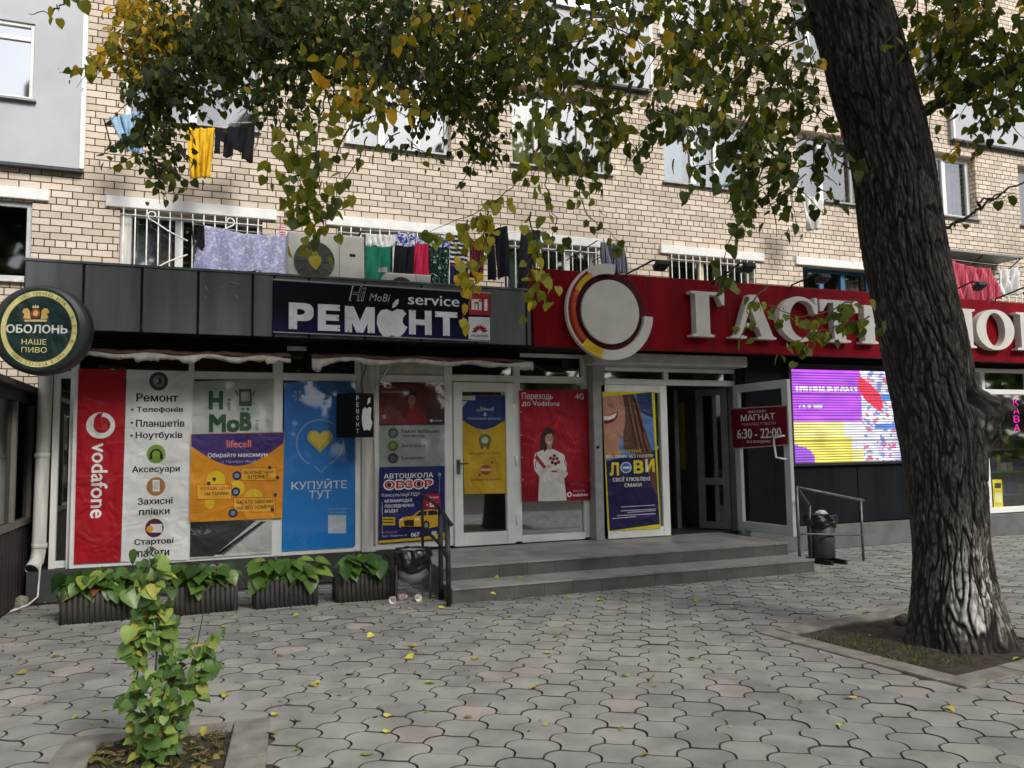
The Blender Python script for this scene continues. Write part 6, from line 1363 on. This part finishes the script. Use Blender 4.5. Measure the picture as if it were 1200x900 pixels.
# dense dark mass, upper left and middle (7-8 m away)
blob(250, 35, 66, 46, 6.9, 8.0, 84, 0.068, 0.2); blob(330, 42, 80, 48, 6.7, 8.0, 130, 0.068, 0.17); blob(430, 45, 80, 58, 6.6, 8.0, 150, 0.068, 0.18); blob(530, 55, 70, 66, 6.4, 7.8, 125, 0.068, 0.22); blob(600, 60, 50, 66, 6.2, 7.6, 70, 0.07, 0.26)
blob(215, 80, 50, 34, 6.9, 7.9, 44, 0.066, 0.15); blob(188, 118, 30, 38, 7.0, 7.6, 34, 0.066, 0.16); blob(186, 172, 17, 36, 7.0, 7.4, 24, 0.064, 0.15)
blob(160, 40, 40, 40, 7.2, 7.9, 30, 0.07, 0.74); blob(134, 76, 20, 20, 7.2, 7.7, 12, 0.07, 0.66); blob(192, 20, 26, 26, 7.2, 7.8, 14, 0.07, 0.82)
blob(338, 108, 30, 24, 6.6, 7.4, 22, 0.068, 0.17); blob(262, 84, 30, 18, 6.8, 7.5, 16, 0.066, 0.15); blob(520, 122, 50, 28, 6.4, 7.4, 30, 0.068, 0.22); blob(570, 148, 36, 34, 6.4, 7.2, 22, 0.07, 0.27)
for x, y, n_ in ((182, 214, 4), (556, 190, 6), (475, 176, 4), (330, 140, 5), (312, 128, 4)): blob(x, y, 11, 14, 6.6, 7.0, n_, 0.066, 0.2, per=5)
# nearer, yellower leaves over the middle
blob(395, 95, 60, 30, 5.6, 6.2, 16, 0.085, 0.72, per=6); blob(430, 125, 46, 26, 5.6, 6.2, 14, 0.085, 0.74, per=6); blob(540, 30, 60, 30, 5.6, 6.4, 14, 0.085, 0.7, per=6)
strand([(380, 110), (372, 160), (368, 210), (368, 250), (372, 296)], 5.6, 74, 0.092, 0.60, 0.24); strand([(352, 150), (346, 190), (352, 220), (350, 250)], 5.6, 52, 0.09, 0.58, 0.2); strand([(430, 160), (420, 190), (390, 225), (378, 240)], 5.5, 14, 0.085, 0.5, 0.16)
strand([(640, 110), (632, 170), (600, 220), (560, 250), (498, 275)], 4.9, 38, 0.082, 0.62, 0.12); strand([(572, 248), (566, 290), (556, 330), (538, 385)], 4.7, 28, 0.078, 0.76, 0.06); strand([(548, 258), (552, 300), (545, 330)], 4.8, 26, 0.08, 0.7, 0.1)
strand([(620, 250), (630, 290), (630, 330), (627, 355)], 4.8, 34, 0.08, 0.62, 0.12)
strand([(690, 160), (676, 215), (690, 255), (728, 285)], 4.9, 22, 0.082, 0.5, 0.12); strand([(640, 180), (640, 215), (650, 255), (648, 290)], 5.0, 16, 0.08, 0.5, 0.12)
# right of the middle: olive, large leaves
blob(660, 40, 60, 60, 5.0, 6.4, 38, 0.085, 0.42, per=8); blob(705, 120, 40, 60, 5.2, 6.2, 26, 0.085, 0.5, per=7); blob(680, 175, 46, 36, 5.2, 6.2, 18, 0.085, 0.35, per=7); blob(770, 30, 70, 45, 4.4, 5.6, 40, 0.085, 0.52, per=7); blob(840, 60, 70, 60, 4.2, 5.4, 52, 0.085, 0.5, per=7); blob(900, 60, 60, 60, 4.2, 5.2, 34, 0.085, 0.42, per=7)
blob(810, 130, 46, 40, 4.2, 5.0, 26, 0.085, 0.5, per=6); blob(860, 170, 40, 40, 4.2, 5.0, 20, 0.085, 0.38, per=6); blob(920, 150, 50, 50, 4.2, 5.0, 30, 0.085, 0.36, per=6); blob(960, 205, 30, 34, 4.3, 4.7, 12, 0.08, 0.3, per=6); blob(905, 220, 36, 34, 4.3, 4.9, 14, 0.08, 0.34, per=6)
strand([(760, 130), (765, 165), (760, 190), (748, 196)], 4.4, 8, 0.085, 0.35, 0.1); strand([(820, 150), (812, 190), (818, 215)], 4.4, 14, 0.085, 0.28, 0.16)
strand([(884, 170), (876, 215), (868, 255), (850, 295), (842, 340)], 4.4, 50, 0.08, 0.38, 0.1); strand([(930, 200), (928, 235), (936, 268)], 4.4, 14, 0.078, 0.3, 0.12)
strand([(1020, 372), (985, 382), (950, 392), (918, 408)], 4.15, 44, 0.074, 0.5, 0.12); strand([(1005, 350), (968, 366), (935, 372), (885, 352)], 4.15, 40, 0.07, 0.5, 0.12); strand([(900, 335), (880, 355), (872, 385), (868, 398)], 4.2, 12, 0.06, 0.5, 0.1)
# right of the trunk
blob(1110, 20, 50, 40, 3.9, 4.8, 34, 0.085, 0.55, per=7); blob(1170, 30, 60, 45, 3.8, 4.8, 44, 0.085, 0.56, per=7); blob(1120, 80, 36, 30, 4.0, 4.8, 20, 0.085, 0.5, per=6); blob(1180, 90, 40, 34, 3.8, 4.7, 24, 0.085, 0.5, per=6); blob(1100, 130, 22, 30, 4.1, 4.6, 8, 0.08, 0.45, per=6); blob(1165, 140, 40, 26, 3.9, 4.6, 13, 0.08, 0.36, per=5)
strand([(1130, 165), (1120, 172), (1108, 180)], 4.2, 7, 0.06, 0.85, 0.08); strand([(1145, 176), (1140, 184), (1138, 188)], 4.2, 4, 0.06, 0.8, 0.05)
strand([(1160, 236), (1172, 232), (1190, 226)], 4.2, 4, 0.07, 0.45, 0.08); strand([(1122, 258), (1130, 262)], 4.3, 3, 0.07, 0.5, 0.05)
strand([(1050, 40), (1036, 48), (1030, 55)], 4.0, 3, 0.08, 0.55, 0.06)
strand([(76, -10), (74, 4), (62, 14), (34, 16)], 4.6, 7, 0.055, 0.72, 0.05); strand([(90, -14), (88, 0)], 4.5, 2, 0.065, 0.65, 0.03)
# the crown above the picture, kept over the pavement
def cloud(c, r, n, size, tone):
    for _ in range(n):
        d = rv(1); d.normalize(); p = Vector(c)+Vector((d.x*r[0], d.y*r[1], d.z*r[2]))*rng.random()**0.4
        add_leaf(CR, p, Vector((0, 0, -1))+rv(0.6), rv(1), size*rng.uniform(0.7, 1.2), LEAF, float(np.clip(tone+rng.normal(0, 0.15), 0, 1)))
for c_, r_, n_ in (((5.2, 3.8, 8.4), (2.0, 2.0, 1.4), 900), ((7.6, 5.6, 8.8), (2.4, 2.2, 1.4), 900), ((6.6, 1.2, 8.6), (2.2, 2.0, 1.5), 1300), ((9.6, 2.4, 8.8), (2.2, 2.4, 1.4), 1300), ((8.6, -1.0, 8.0), (2.4, 1.6, 1.2), 900)):
    cloud(c_, r_, n_, 0.2, 0.4)
cloud((2.6, 1.4, 8.2), (2.0, 1.6, 1.2), 420, 0.18, 0.4)
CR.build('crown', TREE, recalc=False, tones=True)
TW.build('twig', TREE, recalc=False)

# ------------------------------------------------------------------ planters with broad-leaved plants
PLM = paint('planter_plastic', (62, 59, 56), 0.75, 0.2, 6, bump=0.3)
where = ['leftmost dark ribbed planter near the drainpipe', 'dark ribbed planter right behind the green climbing sapling', 'dark ribbed planter below the blue heart poster', 'dark ribbed planter beside the low zinc bin']
spots = [(-1.22, -0.62), (-0.32, 0.30), (0.45, 1.06), (1.24, 1.84)]
LEAFB = [(0, 0, 0), (-0.22, 0.12, 0.06), (-0.40, 0.38, 0.1), (-0.36, 0.68, 0.08), (-0.16, 0.93, 0.03), (0, 1.02, -0.03), (0.16, 0.93, 0.03), (0.36, 0.68, 0.08), (0.40, 0.38, 0.1), (0.22, 0.12, 0.06), (0, 0.5, 0)]
for i, (a, b) in enumerate(spots):
    y0 = 8.28-0.02*i; t = thing('planter', ((a+b)/2, y0, 0), where[i], 'planter', 'ribbed planters below the shop windows'); mb = MB(); h_ = 0.27
    mb.box(a+0.015, b-0.015, y0+0.015, y0+0.29, 0.0, h_-0.03, PLM)
    for k_ in range(int((b-a)/0.045)):
        x = a+0.02+k_*0.045; mb.tube([(x+0.012, y0+0.012, 0.0), (x+0.012, y0+0.008, h_+random.uniform(-0.006, 0.006))], 0.019, PLM, 7, smooth=True)
    for k_ in range(6):
        for xx in (a+0.012, b-0.012): mb.tube([(xx, y0+0.04+k_*0.045, 0.0), (xx, y0+0.04+k_*0.045, h_)], 0.019, PLM, 7, smooth=True)
    mb.build('trough', t); s_ = MB(); s_.box(a+0.03, b-0.03, y0+0.03, y0+0.27, h_-0.028, h_-0.015, soilm); s_.build('soil', t)
    lab = ['broad leaved green plant spilling out of the leftmost planter', 'broad leaved plant in the planter behind the green sapling', 'broad leaved plant below the blue heart poster', 'darker leaved plant in the planter beside the zinc bin'][i]
    pl = thing('plant', ((a+b)/2, y0+0.15, h_-0.02), lab, 'plant', 'broad leaved plants in the planters'); mb = MB(); sm_ = MB()
    for k_ in range(64 if i < 3 else 44):
        base = Vector((rng.uniform(a+0.08, b-0.08), y0+0.15+rng.normal(0, 0.05), h_-0.02)); an = rng.uniform(0, 2*math.pi); out = Vector((math.cos(an)*1.15, math.sin(an)-0.65, 0)); hh = rng.uniform(0.03, 0.2); rr_ = rng.uniform(0.05, 0.30)
        p1 = base+out.normalized()*rr_*0.5+Vector((0, 0, hh)); sm_.tube([base, base.lerp(p1, 0.5)+Vector((0, 0, 0.03)), p1], 0.005, VINE, 5, cap=False)
        tip = out.normalized()*1.0+Vector((0, 0, rng.uniform(-1.5, 0.1))); s2 = rng.uniform(0.12, 0.2)
        tn = float(np.clip(rng.normal(0.5 if i < 3 else 0.3, 0.18), 0, 0.88)); tn = 1.0 if (rng.random() < 0.035 and i == 0) else tn
        add_leaf(mb, p1, tip, Vector((0, -0.3, 1))+rv(0.15), s2, HOSTA, tn, 1.3, 0.95)
    mb.build('foliage', pl, recalc=False, tones=True); sm_.build('stem', pl, recalc=False)

# ------------------------------------------------------------------ climbing sapling in the left bed
vb = at(188, 893, Z=0.0); VS = thing('sapling', (vb.x, vb.y, 0), 'tall green leafy sapling growing from the left soil bed', 'sapling')
mb = MB(); vm = MB()
def vpt(px, py, dy=0.0): return at(px, py, Y=vb.y+dy)
stems = [([(186, 893), (182, 820), (184, 750), (178, 690), (176, 655)], 0.0, 62), ([(188, 893), (200, 840), (205, 780), (192, 730), (186, 700)], 0.05, 54), ([(190, 893), (215, 830), (235, 790), (245, 770), (240, 750)], -0.05, 36), ([(184, 893), (166, 840), (160, 790), (162, 740), (168, 705)], 0.04, 54), ([(186, 893), (192, 860), (188, 830), (196, 800)], -0.08, 26)]
for pts, dy, n_ in stems:
    q = [vpt(x, y, dy) for x, y in pts]; q[0].z = -0.01; P_ = []
    for i in range(len(q)-1):
        for k_ in range(5): P_.append(q[i].lerp(q[i+1], k_/5)+rv(0.006))
    P_.append(q[-1]); vm.tube(P_, [0.006*(1-0.6*i/len(P_)) for i in range(len(P_))], DARKBARK, 6)
    for k_ in range(int(n_*1.6)):
        t = (0.06+0.94*rng.random())*(len(P_)-1); a = int(min(len(P_)-2, t)); c_ = P_[a].lerp(P_[a+1], t-a)
        add_leaf(mb, c_+rv(0.036), Vector((rng.normal(0, 0.8), rng.normal(-0.5, 0.4), rng.uniform(-0.9, 0.1))), Vector((0, -0.7, 0.9))+rv(0.3), rng.uniform(0.035, 0.085), VINE, float(np.clip(rng.normal(0.58, 0.26), 0, 1)), rng.uniform(0.5, 1.8), rng.uniform(0.75, 1.05))
sx_ = vpt(222, 800, 0.0); vm.tube([Vector((vb.x+0.02, vb.y, -0.01)), vpt(174, 640, 0.0)], 0.004, ZINC, 6); vm.tube([sx_, vpt(238, 720)], 0.003, DARKBARK, 5)
mb.build('foliage', VS, recalc=False, tones=True); vm.build('stem', VS, recalc=False)

# ------------------------------------------------------------------ fallen leaves, weeds, crumbs
mb = MB()
def on_step(p): return sx0 < p.x < sx1 and p.y > 7.67
pts = [(430, 745), (413, 790), (375, 800), (360, 704), (350, 720), (325, 720), (300, 745), (330, 768), (320, 838), (322, 860), (362, 802), (452, 840), (450, 858), (430, 885), (545, 840), (560, 770), (484, 770), (487, 757), (520, 708), (514, 712), (478, 713), (700, 703), (815, 772), (736, 792), (764, 795), (760, 884), (857, 712), (812, 704), (630, 805), (665, 700), (600, 722), (560, 722), (118, 750), (100, 752), (30, 788), (148, 865), (123, 832), (92, 838), (60, 770), (40, 742), (270, 720), (262, 735), (212, 770), (265, 812), (210, 832), (1110, 828), (1000, 818), (1154, 800), (1196, 771), (1074, 775), (700, 740), (640, 765), (655, 745), (500, 800), (300, 890), (345, 880), (200, 840), (242, 760), (470, 735), (445, 728), (575, 640+55), (395, 735), (880, 690), (990, 720), (350, 845), (12, 800)]
for x, y in pts:
    g_ = at(x, y, Z=0.012)
    if on_step(g_): g_ = at(x, y, Z=0.162)
    an = rng.uniform(0, 6.28); add_leaf(mb, g_, Vector((math.cos(an), math.sin(an), rng.uniform(0, 0.2))), Vector((0, 0, 1))+rv(0.25), rng.uniform(0.035, 0.068), FALLEN, float(rng.uniform(0.3, 1)), 1.4)
for _ in range(150):
    g_ = Vector((rng.uniform(-2.2, 8.5), rng.uniform(2.5, 8.2), 0.01))
    if g_.x > 2.2 and g_.y > 7.6: continue
    an = rng.uniform(0, 6.28); add_leaf(mb, g_, Vector((math.cos(an), math.sin(an), 0.1)), Vector((0, 0, 1))+rv(0.3), rng.uniform(0.015, 0.035), FALLEN, float(rng.uniform(0, 0.8)), 1.2)
for x, y, z in ((560, 650, 0.31), (580, 676, 0.162), (612, 676, 0.162), (640, 645, 0.31)):
    g_ = at(x, y, Z=z); an = rng.uniform(0, 6.28); add_leaf(mb, g_, Vector((math.cos(an), math.sin(an), 0.1)), Vector((0, 0, 1))+rv(0.2), 0.06, FALLEN, 0.7, 1.2)
for _ in range(320):
    q = LO+LU*rng.uniform(-LW+0.2, -0.22)+LV*rng.uniform(-1.2, -0.16); an = rng.uniform(0, 6.28)
    add_leaf(mb, Vector((q.x, q.y, rng.uniform(0.01, 0.03))), Vector((math.cos(an), math.sin(an), 0.1)), Vector((0, 0, 1))+rv(0.3), rng.uniform(0.02, 0.05), FALLEN, float(rng.uniform(0, 0.4)), 1.0)
struct(mb.build('fallen_leaves', recalc=False, tones=True), 'stuff')
GRASS = attr_material('weed_blade', [(0, (50, 66, 30)), (1, (112, 124, 52))], rough=0.7, transl=0.2)
mb = MB()
def tuft(p, n, h):
    for _ in range(n):
        b = p+Vector((rng.normal(0, 0.03), rng.normal(0, 0.03), 0)); d = Vector((rng.normal(0, 0.5), rng.normal(0, 0.5), 1)).normalized(); s_ = d.cross(rv(1)).normalized()*0.003; hh = h*rng.uniform(0.5, 1.2)
        mb.add([b-s_, b+s_, b+d*hh*0.6+s_*0.7, b+d*hh+Vector((d.x, d.y, -0.1))*hh*0.4, b+d*hh*0.6-s_*0.7], [(0, 1, 2, 3, 4)], GRASS, tone=float(rng.random()))
for _ in range(90):
    q = PO+PU*rng.uniform(0.2, 0.62)+PV*rng.uniform(0.3, 1.35); tuft(Vector((q.x, q.y, 0.002)), 5, 0.045)
for _ in range(70):
    q = LO+LU*rng.uniform(-LW+0.22, -0.22)+LV*rng.uniform(-1.1, -0.17); tuft(Vector((q.x, q.y, 0.002)), 5, 0.05)
for _ in range(26): tuft(Vector((rng.uniform(2.3, 3.6), 7.66, 0.0)), 4, 0.03)
for _ in range(120):
    q = Vector((rng.uniform(-1.8, 2.3), rng.uniform(5.0, 8.2), -0.004)); tuft(q, 3, 0.02)
struct(mb.build('weeds', recalc=False, tones=True), 'stuff')
mb = MB(); stone = paint('rubble', (140, 134, 124), 0.9, 0.2, 12)
for _ in range(90):
    g_ = at(rng.uniform(15, 75), rng.uniform(690, 735), Z=0.012) if rng.random() < 0.3 else Vector((rng.uniform(-1.7, 3.0), rng.uniform(4.5, 8.2), 0.006)); r_ = rng.uniform(0.004, 0.016)
    bm = [g_+r_*Vector(v) for v in ((1, 0, 0), (-0.8, 0.3, 0), (0.1, 1, 0.1), (0, -0.9, 0), (0.1, 0, 0.8))]; mb.add(bm, [(0, 2, 4), (2, 1, 4), (1, 3, 4), (3, 0, 4)], stone)
struct(mb.build('gravel', recalc=False), 'stuff')
mb = MB()
for _ in range(11000):
    x = rng.uniform(-45, 115); hgt = 21+5.0*noise.noise((x*0.15, 0, 0)); p = Vector((x, rng.uniform(-31, -25), hgt*rng.random()**0.75))
    add_leaf(mb, p, rv(1)+Vector((0, 0, -0.6)), rv(1), rng.uniform(1.0, 2.0), LEAF, float(np.clip(rng.normal(0.35, 0.15), 0, 1)))
struct(mb.build('treeline', recalc=False, tones=True), 'stuff')
for x, y, r_, lab in ((22, 706, 0.09, 'rough grey stone nearest the kiosk corner'), (36, 700, 0.06, 'smaller rough stone right of another by the kiosk corner'), (1061, 728, 0.075, 'round dark stone at the left foot of the tree')):
    crumple('stone', at(x, y, Z=r_*0.4), r_, x, CONC if x < 100 else paint('dark_stone', (76, 70, 64), 0.9, 0.2, 9, bump=0.5), lab, 'stone', 0.7)
